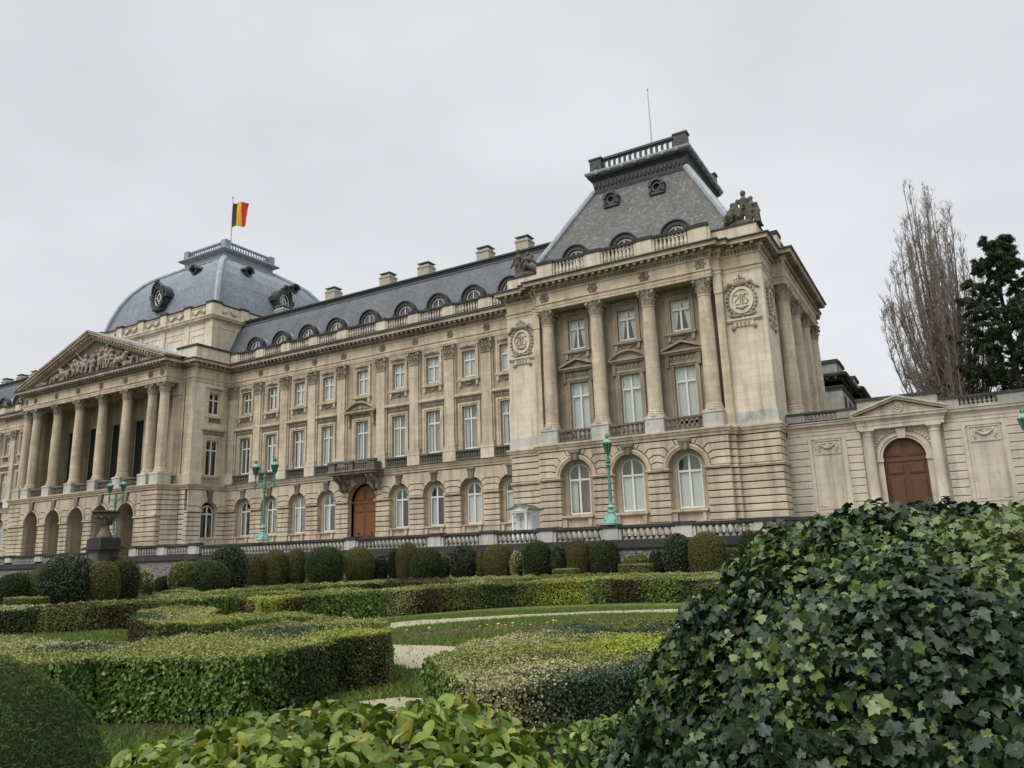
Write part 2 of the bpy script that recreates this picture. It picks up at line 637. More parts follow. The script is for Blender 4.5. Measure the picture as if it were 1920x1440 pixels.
        for i in range(k - 1):
            gap = np.maximum(0, np.maximum(lo[i] - hi[i + 1:], lo[i + 1:] - hi[i]))
            near = np.sqrt((gap ** 2).sum(1)) <= np.maximum(.02, .48 * np.maximum(size[i], size[i + 1:]))
            for j in np.nonzero(near)[0]:
                a, b = fg(i), fg(i + 1 + int(j))
                if a != b:
                    gp[b] = a
        out = {}
        for n_, g in enumerate(fi):
            out.setdefault(fg(g), []).append(n_)
        return list(out.values())

    def build(s, name, mats, parent=None, loc=(0, 0, 0), rz=0, smooth=0):
        grp = s.pieces()
        first = None
        for fl in grp:
            t = s
            if len(grp) > 1:
                t = MB()
                mp = {}
                for n_ in fl:
                    t.f.append(tuple(mp.setdefault(i, len(mp)) for i in s.f[n_]))
                    t.mi.append(s.mi[n_])
                t.v = [s.v[i] for i in mp]
            o = put(name, t.mesh(name, mats, smooth), parent, loc, rz)
            first = first or o
        return first

    def part(s, k):
        """a view that adds to this same mesh with material slot k"""
        w = MBpart()
        w.v, w.f, w.mi, w.k = s.v, s.f, s.mi, k
        return w


class MBpart(MB):
    def add(s, vs, fs, m=0):
        MB.add(s, vs, fs, s.k)


def put(name, data, parent=None, loc=(0, 0, 0), rz=0):
    o = bpy.data.objects.new(name, data)
    COL.objects.link(o)
    o.location = loc
    o.rotation_euler = (0, 0, rz)
    if parent:
        o.parent = parent
    return o


def thing(name, label, cat, loc=(0, 0, 0), rz=0, group=None):
    o = bpy.data.objects.new(name, None)
    o.empty_display_size = .3
    COL.objects.link(o)
    o.location = loc
    o.rotation_euler = (0, 0, rz)
    return tag(o, label, cat, group)


def tag(o, label, cat, group=None, kind=None):
    o['label'] = label
    o['category'] = cat
    if group:
        o['group'] = group
    if kind:
        o['kind'] = kind
    return o


def structure(o, label=None, kind='structure'):
    o['kind'] = kind
    if label:
        o['label'] = label
    return o


def copy_tree(o, parent=None):
    c = o.copy()
    COL.objects.link(c)
    if parent:
        c.parent = parent
    for ch in list(o.children):
        copy_tree(ch, c)
    return c


def np_mesh(name, verts, groups, mats):
    """groups: list of (faces array (m,k), material index or array)"""
    me = bpy.data.meshes.new(name)
    me.vertices.add(len(verts))
    me.vertices.foreach_set('co', np.asarray(verts, np.float32).ravel())
    nl = sum(g[0].size for g in groups)
    nf = sum(len(g[0]) for g in groups)
    me.loops.add(nl)
    me.polygons.add(nf)
    li, st, mi = [], [], []
    off = 0
    for fc, m in groups:
        li.append(fc.ravel())
        st.append(off + np.arange(len(fc)) * fc.shape[1])
        mi.append(np.full(len(fc), m) if np.isscalar(m) else np.asarray(m))
        off += fc.size
    me.loops.foreach_set('vertex_index', np.concatenate(li).astype(np.int32))
    me.polygons.foreach_set('loop_start', np.concatenate(st).astype(np.int32))
    me.polygons.foreach_set('material_index', np.concatenate(mi).astype(np.int32))
    for x in mats:
        me.materials.append(MAT[x])
    me.update(calc_edges=True)
    me.validate()
    return me


# ---- leaves -------------------------------------------------------
LEAF = {
    'small': (np.array([(0, 0, 0), (.32, .5, .12), (0, 1, 0), (-.32, .5, .12)]), [(0, 1, 2), (0, 2, 3)]),
    'laurel': (np.array([(0, 0, 0), (.22, .22, .07), (.30, .5, .09), (.2, .78, .04), (0, 1, -.10), (-.2, .78, .04), (-.30, .5, .09), (-.22, .22, .07), (0, .5, -.01)]),
               [(0, 1, 8), (1, 2, 8), (2, 3, 8), (3, 4, 8), (4, 5, 8), (5, 6, 8), (6, 7, 8), (7, 0, 8)]),
    'ivy': (np.array([(0, .08, 0), (.22, -.06, .02), (.46, .10, -.06), (.39, .33, .04), (.52, .56, -.05), (.29, .62, .05), (0, 1.05, -.12), (-.29, .62, .05), (-.52, .56, -.05), (-.39, .33, .04), (-.46, .10, -.06), (-.22, -.06, .02), (0, .4, -.04)]),
            [(i, (i + 1) % 12, 12) for i in range(12)]),
    'spike': (np.array([(-.07, 0, 0), (.07, 0, 0), (.04, .6, .03), (0, 1, 0), (-.04, .6, .03)]), [(0, 1, 2), (0, 2, 4), (4, 2, 3)]),
    'needle': (np.array([(-.05, 0, 0), (.05, 0, 0), (0, 1, 0)]), [(0, 1, 2)]),
}


def leaves(rng, P, N, size, kind='small', tilt=.6, svar=.35, updir=None):
    """one leaf at every point, facing roughly along N; returns verts, faces"""
    n = len(P)
    tmpl, tf = LEAF[kind]
    Nn = N + rng.normal(0, tilt, (n, 3))
    Nn /= np.linalg.norm(Nn, axis=1, keepdims=True) + 1e-9
    ref = rng.normal(0, 1, (n, 3))
    if updir is not None:
        ref = ref * .6 + np.asarray(updir)
    Y = ref - (ref * Nn).sum(1, keepdims=True) * Nn
    Y /= np.linalg.norm(Y, axis=1, keepdims=True) + 1e-9
    X = np.cross(Y, Nn)
    s = size * (1 + rng.uniform(-svar, svar, (n, 1, 1)))
    V = P[:, None, :] + s * (tmpl[None, :, 0:1] * X[:, None, :] + (tmpl[None, :, 1:2] - .5) * Y[:, None, :] + tmpl[None, :, 2:3] * Nn[:, None, :])
    F = (np.arange(n)[:, None, None] * len(tmpl) + np.array(tf)[None]).reshape(-1, 3)
    return V.reshape(-1, 3), F, len(tf)


def snoise(p, seed=0):
    """cheap smooth noise in about -1..1"""
    r = np.random.default_rng(seed)
    out = np.zeros(len(p))
    for k in range(6):
        d = r.normal(0, 1, 3)
        out += np.sin(p @ d * (1 + .5 * k) + r.uniform(0, 6.28)) / (1 + .4 * k)
    return out / 2.2


def core_and_leaves(name, cv, cf, cmat, parts, mats):
    """solid inside (verts cv, quad faces cf) and leaf sets [(V, F, mi)] as one mesh"""
    verts = [cv]
    groups = [(np.asarray(cf), cmat)]
    off = len(cv)
    for V, F, m in parts:
        verts.append(V)
        groups.append((F + off, m))
        off += len(V)
    return np_mesh(name, np.concatenate(verts), groups, mats)

# ------------------------------------------------------------------ architecture: shared pieces
def shaft_prof(r0, r1, z0, z1):
    return [(r0 * 1.28, z0), (r0 * 1.28, z0 + .12), (r0 * 1.18, z0 + .16), (r0 * 1.22, z0 + .26), (r0 * 1.08, z0 + .34), (r0 * 1.12, z0 + .40), (r0 * 1.12, z0 + .45), (r0, z0 + .52),
            (r0 * .995, z0 + (z1 - z0) * .33), (r0 * .96, z0 + (z1 - z0) * .66), (r1, z1 - .14), (r1 * 1.1, z1 - .10), (r1 * 1.1, z1 - .02), (r1, z1)]


def acanthus(mb, cx, cy, ang, r, z, w, h, out):
    """one curled leaf of a capital"""
    ca, sa = math.cos(ang), math.sin(ang)
    rows = [(r, z, w), (r + .05, z + h * .45, w * 1.05), (r + .10, z + h * .8, w * .95), (r + out * .7, z + h * 1.02, w * .7), (r + out, z + h * .93, w * .4), (r + out * .95, z + h * .8, w * .15)]
    v = []
    for rr, zz, ww in rows:
        for sgn, dr in ((-1, -.03), (0, .035), (1, -.03)):
            q = rr + dr
            v.append((cx + q * ca - sgn * ww / 2 * sa, cy + q * sa + sgn * ww / 2 * ca, zz))
    f = []
    for j in range(len(rows) - 1):
        for k in range(2):
            f.append((j * 3 + k, j * 3 + k + 1, j * 3 + k + 4, j * 3 + k + 3))
    mb.add(v, f)


def capital_mesh(r, h, name='capital'):
    mb = MB()
    mb.lathe(0, 0, [(r * .98, 0), (r, h * .3), (r * 1.05, h * .6), (r * 1.35, h * .88)], 16)
    for k in range(8):
        acanthus(mb, 0, 0, 2 * PI * k / 8, r * .99, .0, r * .72, h * .42, .22)
        acanthus(mb, 0, 0, 2 * PI * (k + .5) / 8, r * 1.0, h * .2, r * .66, h * .50, .26)
    a = r * 1.52
    for k in range(4):
        t = PI / 4 + PI / 2 * k
        ca, sa = math.cos(t), math.sin(t)
        mb.tube([(r * ca, r * sa, h * .55), (r * 1.45 * ca, r * 1.45 * sa, h * .86), (r * 1.78 * ca, r * 1.78 * sa, h * .84)], [.09, .10, .05], 5)
        mb.ell((r * 1.68 * ca, r * 1.68 * sa, h * .76), (.15, .15, .17), 7, 5)
        t2 = PI / 2 * k
        mb.ell((r * 1.36 * math.cos(t2), r * 1.36 * math.sin(t2), h * .93), (.15, .15, .12), 6, 4)
    ab = []
    for k in range(4):
        t = PI / 4 + PI / 2 * k
        for d, q in ((-.09, 1.40), (.09, 1.40)):
            ab.append((r * 1.72 * math.cos(t + d) * q / 1.40, r * 1.72 * math.sin(t + d) * q / 1.40))
        ab.append((r * 1.32 * math.cos(t + PI / 4), r * 1.32 * math.sin(t + PI / 4)))
    mb.hprism(ab, h * .9, h)
    return mb.mesh(name, 'stone_cap')


def pilcap_mesh(w, h, d):
    """flat capital of a pilaster, front towards -y, wall at y=0"""
    mb = MB()
    mb.prism([(-w / 2, 0), (w / 2, 0), (w / 2 + .04, h * .6), (w / 2 + .22, h * .9), (-w / 2 - .22, h * .9), (-w / 2 - .04, h * .6)], -d, 0)
    mb.box(-w / 2 - .05, w / 2 + .05, -d - .06, 0, -.06, .05)
    for row, (zz, hh, xs) in enumerate(((.05, h * .36, (-.36, 0, .36)), (h * .22, h * .46, (-.5, -.18, .18, .5)))):
        for x in xs:
            v = []
            ww = w * .3
            for yy, dz, k in ((-d - .01, 0, 1), (-d - .08, hh * .5, 1.05), (-d - .14, hh * .85, .9), (-d - .27, hh * 1.0, .6), (-d - .27, hh * .82, .3)):
                v += [(x * w - ww * k / 2, yy + .02, zz + dz), (x * w, yy - .04, zz + dz), (x * w + ww * k / 2, yy + .02, zz + dz)]
            f = [(j * 3 + q, j * 3 + q + 1, j * 3 + q + 4, j * 3 + q + 3) for j in range(4) for q in range(2)]
            mb.add(v, f)
    for sx in (-1, 1):
        mb.ell((sx * (w / 2 + .14), -d - .12, h * .74), (.17, .13, .17), 8, 5)
        mb.tube([(sx * .1, -d - .05, h * .55), (sx * w * .42, -d - .13, h * .86), (sx * (w / 2 + .12), -d - .15, h * .86)], [.05, .07, .06], 5)
    mb.ell((0, -d - .16, h * .9), (.15, .1, .13), 6, 4)
    mb.box(-w / 2 - .28, w / 2 + .28, -d - .22, 0, h * .9, h)
    return mb.mesh('capital', 'stone_cap')


def baluster_prof(h, r):
    return [(r * .95, 0), (r * .95, h * .09), (r * .55, h * .13), (r * .62, h * .2), (r, h * .38), (r * .85, h * .52), (r * .5, h * .74), (r * .46, h * .84), (r * .8, h * .88), (r * .9, h * .92), (r * .9, h)]


def balusters(mb, x0, x1, y, z0, z1, pitch, r, m=0, n=8):
    k = max(1, int(round((x1 - x0) / pitch)))
    st = (x1 - x0) / k
    for i in range(k):
        mb.lathe(x0 + st * (i + .5), y, [(a, z0 + b) for a, b in baluster_prof(z1 - z0, r)], n, m)


def win_meshes(w, zb, zs, rise, tz, y, curtain, seed=0):
    """casement frame, pane and curtain in local coordinates around x = 0"""
    f = MB()
    t = .105
    y0, y1 = y - .05, y + .05
    hw = w / 2
    top_in = zs if rise else zs - t
    f.box(-hw, -hw + t, y0, y1, zb, zs)
    f.box(hw - t, hw, y0, y1, zb, zs)
    f.box(-hw + t, hw - t, y0, y1, zb, zb + t * 1.3)
    if rise:
        n = 12
        A = [(-hw * math.cos(PI * i / n), zs + rise * math.sin(PI * i / n)) for i in range(n + 1)]
        B = [(-(hw - t) * math.cos(PI * i / n), zs + (rise - t) * math.sin(PI * i / n)) for i in range(n + 1)]
        for i in range(n):
            f.prism([B[i], B[i + 1], A[i + 1], A[i]], y0, y1)
        ztop = zs + rise - t
    else:
        f.box(-hw + t, hw - t, y0, y1, zs - t, zs)
        ztop = zs - t
    f.box(-.08, .08, y0 - .02, y1 - .005, zb + t * 1.3, ztop)
    f.box(-hw + t, -.08, y0 - .03, y1 - .008, tz - .08, tz + .08)
    f.box(.08, hw - t, y0 - .03, y1 - .008, tz - .08, tz + .08)
    f.ell((0, y0 - .03, tz), (.06, .03, .06), 6, 4)
    for sx in (-1, 1):
        for za, zbb in ((zb + t * 1.3, tz - .07),):
            f.box(sx * (hw - t / 2) - .07, sx * (hw - t / 2) + .07, y0 + .015, y1 - .015, za, zbb)
    p = MB()
    if rise:
        poly = [(-hw + .03, zb + .02), (hw - .03, zb + .02), (hw - .03, zs)] + [((hw - .03) * math.cos(PI * i / 12), zs + (rise - .03) * math.sin(PI * i / 12)) for i in range(1, 12)] + [(-hw + .03, zs)]
    else:
        poly = [(-hw + .03, zb + .02), (hw - .03, zb + .02), (hw - .03, zs - .02), (-hw + .03, zs - .02)]
    p.prism(poly, y + .004, y + .016)
    c = MB()
    zt = zs + rise * .7 if rise else zs - .03
    r = random.Random(seed)

    def pleat(xa, xb, za, zc, yy, xa2=None, xb2=None):
        k = max(3, int((xb - xa) / .055))
        top = [(xa + (xb - xa) * i / k, yy + (.025 if i % 2 else -.025) + r.uniform(-.008, .008)) for i in range(k + 1)]
        xa2 = xa if xa2 is None else xa2
        xb2 = xb if xb2 is None else xb2
        bot = [(xa2 + (xb2 - xa2) * i / k, yy + (.03 if i % 2 else -.03)) for i in range(k + 1)]
        v = [(a, b, zc) for a, b in top] + [(a, b, za) for a, b in bot]
        c.add(v, [(i, i + 1, i + k + 2, i + k + 1) for i in range(k)])
    yy = y + .11
    if curtain == 'full':
        pleat(-hw + .06, -.015, zb + .05, zt, yy)
        pleat(.015, hw - .06, zb + .05, zt, yy)
    elif curtain == 'blind':
        c.box(-hw + .05, hw - .05, yy, yy + .02, zb + .04, tz - .1)
    elif curtain == 'tall':
        c.box(-hw + .05, hw - .05, yy + .05, yy + .07, zb + .04, tz - .05)
        pleat(-hw + .06, hw - .06, tz - .05, zt, yy)
    elif curtain == 'left':
        pleat(-hw + .06, -hw + w * .33, zb + .05, tz + .1, yy + .12)
        pleat(hw - w * .13, hw - .06, zb + .05, tz + .1, yy + .25)
    elif curtain == 'sheer':
        pleat(-hw + .06, -hw + w * .30, zb + .05, zt, yy + .05)
        pleat(-hw + w * .30, hw - .06, zb + .05, zt, yy + .55)
    elif curtain == 'tied':
        pleat(-hw + .06, -hw * .12, zb + .05, zt, yy, -hw + .06, -hw * .62)
        pleat(hw * .12, hw - .06, zb + .05, zt, yy, hw * .62, hw - .06)
    elif curtain == 'ruffle':
        pleat(-hw + .06, -.02, zb + .55, zt, yy)
        pleat(.02, hw - .06, zb + .45, zt, yy)
    else:
        pleat(-hw + .05, -hw + .16, zb + .05, zt, yy)
    cm = 'blind' if curtain in ('blind', 'tall') else 'curtain'
    return f.mesh('window', 'white_paint'), p.mesh('pane', 'glass'), c.mesh('curtain', cm)


WCACHE = {}


def window(parent, x, y0, rz, spec, loc0=(0, 0, 0)):
    """spec = (w, zb, zs, rise, tz, depth, curtain); window set at local x of a facade frame at loc0 / rz"""
    if spec not in WCACHE:
        WCACHE[spec] = win_meshes(*spec, seed=len(WCACHE))
    fm, pm, cm = WCACHE[spec]
    c, s = math.cos(rz), math.sin(rz)
    loc = (loc0[0] + c * x - s * y0, loc0[1] + s * x + c * y0, loc0[2])
    o = put('window', fm, parent, loc, rz)
    put('pane', pm, o)
    put('curtain', cm, o)
    return o


def rust_courses(mb, x0, x1, y0, y1, z0, z1, h=.58, gap=.085, m=0):
    """banded stone courses with sunk joints"""
    n = max(1, int(round((z1 - z0) / h)))
    st = (z1 - z0) / n
    for i in range(n):
        mb.cbox(x0, x1, y0, y1, z0 + st * i + gap / 2, z0 + st * (i + 1) - gap / 2, .03, m)


def voussoirs(mb, xc, hw, zs, xl, xr, ztop, y0, y1, ring=0.0, m=0):
    """arch stones whose joints run out into the horizontal courses; xl/xr = limits of the bay"""
    R = hw + ring
    H = ztop - zs
    hs = [H * .25, H * .5, H * .75]
    al = [math.asin(min(.99, h / (R + .55))) for h in hs]
    al = [al[0], al[1], min(al[2], R_(58))]
    a4, a5 = R_(67), R_(79)
    g = .045

    def arc(a, b):
        return [(R * math.cos(t), R * math.sin(t)) for t in np.linspace(a, b, 5)]
    for sgn, lim in ((1, xr - xc), (-1, xc - xl)):
        blocks = []
        lv = [0] + hs
        elb = [(hs[i] / math.tan(al[i]), hs[i]) for i in range(3)]
        elb = [(min(max(e[0], R * math.cos(al[i]) + .12), lim - .02), e[1]) for i, e in enumerate(elb)]
        blocks.append(arc(al[0], 0) + [(lim, 0), (lim, hs[0]), elb[0]])
        for i in (1, 2):
            blocks.append(arc(al[i], al[i - 1]) + [elb[i - 1], (lim, hs[i - 1]), (lim, hs[i]), elb[i]])
        t4 = (R * math.cos(a4) + (H - R * math.sin(a4)) / math.tan(a4) * 1.15, H)
        t5 = (R * math.cos(a5) + (H - R * math.sin(a5)) / math.tan(a5) * 1.15, H)
        blocks.append(arc(a4, al[2]) + [elb[2], (lim, hs[2]), (lim, H), t4])
        blocks.append(arc(a5, a4) + [t4, t5])
        for b in blocks:
            cx = sum(p[0] for p in b) / len(b)
            cz = sum(p[1] for p in b) / len(b)
            q = []
            for px, pz in b:
                d = math.hypot(px - cx, pz - cz) or 1
                on_edge = abs(px - lim) < 1e-6
                nx = px if on_edge else px - (px - cx) / d * g
                # keep the inner arc clean
                nz = pz - (1 if pz > cz else -1) * g
                q.append((xc + sgn * nx, zs + nz))
            if sgn < 0:
                q = q[::-1]
            mb.prism(q[::-1], y0, y1, m, back=False)


def swag(mb, x, y, z, w, h, r=.05):
    pts = [(x - w / 2 + w * i / 8, y - .03, z - h * math.sin(PI * i / 8)) for i in range(9)]
    mb.tube(pts, [r * .6, r * .9, r * 1.1, r * 1.25, r * 1.35, r * 1.25, r * 1.1, r * .9, r * .6], 5)
    for sx in (-1, 1):
        mb.ell((x + sx * w / 2, y - .03, z), (r * 1.5, r, r * 1.5), 6, 4)
        mb.tube([(x + sx * w / 2, y - .03, z), (x + sx * w * .52, y - .03, z - h * 1.1)], [r, r * .4], 5)


def modillions(mb, p, q, z0, z1, o0, o1, w, pitch, m=0):
    """blocks set out along the segment p-q of a facade plan, from o0 to o1 in front of it"""
    P, Q = Vector(p), Vector(q)
    d = (Q - P)
    ln = d.length
    if ln < pitch:
        return
    d.normalize()
    nn = Vector((d.y, -d.x))
    k = int(ln / pitch)
    st = ln / k
    for i in range(k):
        c = P + d * (st * (i + .5))
        a, b = c - d * w / 2, c + d * w / 2
        v = []
        for z in (z0, z1):
            for s_, o in ((a, o0), (b, o0), (b, o1), (a, o1)):
                u = s_ + nn * o
                v.append((u.x, u.y, z))
        mb.add(v, [(0, 3, 2, 1), (4, 5, 6, 7), (0, 1, 5, 4), (1, 2, 6, 5), (2, 3, 7, 6), (3, 0, 4, 7)], m)


def rosette(mb, x, y, z, r=.42):
    mb.archband(x, z, r * .62, r * .9, y - .06, y + .02, 0, 12, 0, 2 * PI)
    mb.archband(x, z, r * .2, r * .42, y - .07, y + .02, 0, 8, 0, 2 * PI)
    for k in range(8):
        a = 2 * PI * k / 8
        mb.ell((x + r * math.cos(a), y - .02, z + r * math.sin(a)), (.08, .05, .08), 5, 3)


def figure(mb, base, h, lean=(0, 0), arm=((.4, .3), (-.4, .2)), sit=False, face=(0, -1), girth=1.0):
    """simple sculpted human body of tapering limbs (fused later by a remesh)"""
    b = Vector(base)
    f = Vector((face[0], face[1], 0)).normalized()
    sd_ = Vector((f.y, -f.x, 0)) * -1
    U = Vector((0, 0, 1))
    hh = h
    hip = b + U * (hh * (.30 if sit else .5)) + Vector((lean[0], lean[1], 0)) * .4
    chest = hip + U * hh * .24 + Vector((lean[0], lean[1], 0)) * .5
    neck = chest + U * hh * .12
    head = neck + U * hh * .085 + f * .02
    g = girth * hh
    mb.tube([hip - U * hh * .04, hip + U * hh * .08, chest, neck - U * .02 * hh], [.095 * g, .085 * g, .11 * g, .05 * g], 8)
    mb.tube([neck - U * .03 * hh, neck + U * .03 * hh], .035 * g, 6)
    mb.ell(head, (.058 * g, .062 * g, .075 * g), 8, 6)
    mb.ell(head + U * .02 * hh - f * .012 * hh, (.066 * g, .066 * g, .066 * g), 7, 5)
    for s_, (ax, az) in zip((1, -1), arm):
        sh = chest + sd_ * s_ * .12 * g + U * .05 * hh
        el = sh + sd_ * s_ * abs(ax) * .22 * hh + U * (az - .45) * .28 * hh + f * .03 * hh
        ha = el + sd_ * s_ * ax * .2 * hh + U * (az - .25) * .3 * hh + f * .10 * hh
        mb.tube([sh, el, ha], [.046 * g, .038 * g, .025 * g], 6)
        mb.ell(ha, (.03 * g, .03 * g, .035 * g), 6, 4)
        if sit:
            kn = hip + f * .24 * hh + sd_ * s_ * .08 * g
            ft = kn - U * .27 * hh + f * .04 * hh
        else:
            kn = hip - U * .25 * hh + sd_ * s_ * .06 * g + f * (.04 if s_ > 0 else 0) * hh
            ft = Vector((kn.x, kn.y, b.z + .02 * hh)) - f * .02 * hh
        mb.tube([hip + sd_ * s_ * .055 * g, kn, ft], [.075 * g, .05 * g, .03 * g], 6)
        mb.ell(ft + f * .04 * hh, (.035 * g, .035 * g, .022 * g), 6, 4)


def fuse(o, vox=.05, smooth_it=True):
    """turn overlapping limbs into one continuous surface"""
    md = o.modifiers.new('fuse', 'REMESH')
    md.mode = 'VOXEL'
    md.voxel_size = vox
    md.use_smooth_shade = True
    dg = bpy.context.evaluated_depsgraph_get()
    me = bpy.data.meshes.new_from_object(o.evaluated_get(dg))
    o.modifiers.clear()
    old = o.data
    for m in old.materials:
        if not me.materials:
            me.materials.append(m)
    o.data = me
    me.name = o.name
    return o

# ------------------------------------------------------------------ ground, street
def sheet(name, xs, ys, zf, mat):
    v = [(x, y, zf(x, y)) for y in ys for x in xs]
    nx = len(xs)
    f = [(j * nx + i, j * nx + i + 1, (j + 1) * nx + i + 1, (j + 1) * nx + i) for j in range(len(ys) - 1) for i in range(nx - 1)]
    me = bpy.data.meshes.new(name)
    me.from_pydata(v, [], f)
    me.materials.append(MAT[mat])
    return put(name, me)


g_ = sheet('ground', [-1500, -200, -60, 0, 30, 60, 120, 300, 1500], [-1500, -200, -70, -50, -30, -12.2, -11.9, 30, 100, 400, 1500],
           lambda x, y: G if y < -12.05 else ST - .02, 'garden_earth')
structure(g_, 'flat garden ground in front of the palace')
mb = MB()
mb.box(-180, 120, -11.85, 24, ST - .25, ST)
structure(mb.build('street', 'asphalt'), 'paved forecourt between the terrace balustrade and the palace')

# ------------------------------------------------------------------ the palace
pal = thing('palace', 'long three-storey stone palace with portico, dome, slate mansard roofs and corner pavilion', 'palace')

PAV_X = [25.25, 30.0, 34.75, 39.5]
PAV_W = [27.62, 32.37, 37.12]
POR_X = [-39.45 + k for k in (-14.85, -12.6, -7.6, -2.55, 2.55, 7.6, 12.6, 14.85)]
PATH_E = [(-112, 0), (-57.24, 0), (-57.24, -5.2), (-55.0, -5.2), (-55.0, -7.5), (-23.9, -7.5), (-23.9, -5.2), (-21.66, -5.2), (-21.66, 0),
          (20.76, 0), (20.76, -3.4), (23.75, -3.4), (23.75, -3.85), (24.4, -3.85), (24.4, -4.35), (40.3, -4.35), (40.3, -3.85), (40.95, -3.85),
          (40.95, -3.4), (44.05, -3.4), (44.05, .9), (45.0, .9), (45.0, 17.7), (44.05, 17.7), (44.05, 22)]
PATH_S = [(-112, -.02), (-57.27, -.02), (-57.27, -5.22), (-55.25, -5.22), (-55.25, -7.87), (-23.65, -7.87), (-23.65, -5.22), (-21.64, -5.22), (-21.64, -.02),
          (20.74, -.02), (20.74, -3.42), (23.75, -3.42), (23.75, -4.0), (24.2, -4.0), (24.2, -4.57), (40.5, -4.57), (40.5, -4.0), (40.95, -4.0),
          (40.95, -3.42), (44.07, -3.42), (44.07, .9), (45.2, .9), (45.2, 17.7), (44.07, 17.7), (44.07, 22)]

# string course over the ground floor
mb = MB()
mb.sweep(PATH_S, [(-.15, 5.70), (.08, 5.72), (.10, 5.92), (.20, 5.97), (.26, 6.15), (.33, 6.2), (.33, 6.32), (.28, 6.34), (-.15, 6.40)])
mb.build('string_course', 'stone_rust', pal)
# entablature: architrave, frieze, dentils, cornice
mb = MB()
mb.sweep(PATH_E, [(-.3, 18.5), (0.0, 18.5), (0.0, 18.72), (.04, 18.74), (.04, 18.98), (.13, 19.06), (.13, 19.17), (-.02, 19.2), (-.02, 20.02), (.08, 20.06), (.10, 20.18),
                  (.12, 20.2), (.12, 20.46), (.26, 20.5), (.30, 20.62), (.30, 20.78), (-.3, 20.8)])
ent_mb = mb
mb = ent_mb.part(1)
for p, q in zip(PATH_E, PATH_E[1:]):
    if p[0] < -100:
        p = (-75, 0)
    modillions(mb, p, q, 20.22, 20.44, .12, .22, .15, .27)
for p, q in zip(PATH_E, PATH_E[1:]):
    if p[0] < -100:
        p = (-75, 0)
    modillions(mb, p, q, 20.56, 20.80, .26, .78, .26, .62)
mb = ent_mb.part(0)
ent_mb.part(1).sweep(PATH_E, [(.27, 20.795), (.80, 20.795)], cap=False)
mb.sweep(PATH_E, [(-.3, 20.802), (.82, 20.802), (.82, 20.98), (.86, 21.0), (.88, 21.06), (.3, 21.08)])
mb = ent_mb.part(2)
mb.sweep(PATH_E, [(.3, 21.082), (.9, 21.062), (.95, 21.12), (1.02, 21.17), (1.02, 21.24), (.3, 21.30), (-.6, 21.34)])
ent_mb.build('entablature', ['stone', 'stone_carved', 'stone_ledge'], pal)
# rosettes on the frieze
mb = MB()
for x in [-2.84, 2.84] + [s * (2.84 + 4.5 * k) for s in (-1, 1) for k in (1, 2, 3)]:
    rosette(mb, x, -.02, 19.62, .36)
for x in PAV_X:
    rosette(mb, x, -4.37, 19.62, .42)
for x in POR_X:
    rosette(mb, x, -7.52, 19.62, .38)
mb.build('rosette', 'stone_carved', pal)

# ---- wing, ground floor
BAY = [(0, -2.84, 2.84)] + [(s * (5.09 + 4.5 * k), min(s * (2.84 + 4.5 * k), s * (7.34 + 4.5 * k)), max(s * (2.84 + 4.5 * k), s * (7.34 + 4.5 * k))) for s in (-1, 1) for k in range(4)]
BAY = [(c_, -22.0 if a < -20 else a, 20.74 if b > 20 else b) for c_, a, b in BAY]
LBAY = [(-57.24 - 3.0 - 4.5 * k, -57.24 - .75 - 4.5 * (k + 1), -57.24 - .75 - 4.5 * k) for k in range(8)]


def ground_bay(core, blk, trim, xc, xl, xr, y, hw=1.36, zs=3.28, zb=.15, door=False, sill=True):
    core.wall(xl, xr, ST, 5.72, y + .11, (xc, hw, zb if not door else ST, zs, hw), .55, 2, mr=0)
    voussoirs(blk, xc, hw, zs + .05, xl, xr, 5.68, y, y + .14)
    for a, b in ((xl, xc - hw), (xc + hw, xr)):
        a9, b9 = (a, b + .03) if a == xl else (a - .03, b)
        rust_courses(blk, a9, b9, y, y + .6, -.12, 3.02, .525)
        blk.cbox(a9, b9, y - .05, y + .6, ST, -.14, .03)
        trim.box(a - (.0 if a == xl else .1), b + (.0 if b == xr else .1), y - .16, y + .62, 3.08, 3.16)
        trim.box(a - (.0 if a == xl else .14), b + (.0 if b == xr else .14), y - .22, y + .62, 3.165, 3.29)
    # keystone
    ks = trim.part(1)
    ks.prism([(xc - .24, zs + hw - .1), (xc + .24, zs + hw - .1), (xc + .36, 5.45), (xc - .36, 5.45)], y - .16, y + .12)
    ks.prism([(xc - .42, 5.455), (xc + .42, 5.455), (xc + .46, 5.69), (xc - .46, 5.69)], y - .24, y + .12)
    for q in (-.13, .13):
        ks.tube([(xc + q, y - .17, zs + hw + .02), (xc + q, y - .2, 5.4)], [.05, .07], 5)
    if sill and not door:
        trim.box(xc - hw - .1 + .12, xc + hw - .02, y - .2, y + .6, .03, .15)
        trim.box(xc - hw + .03, xc + hw - .03, y + .08, y + .6, ST, .028)
        for sx in (-1, 1):
            trim.prism([(xc + sx * (hw - .42) - .12, -.7), (xc + sx * (hw - .42) + .12, -.7), (xc + sx * (hw - .42) + .16, .028), (xc + sx * (hw - .42) - .16, .028)], y - .1, y + .19)


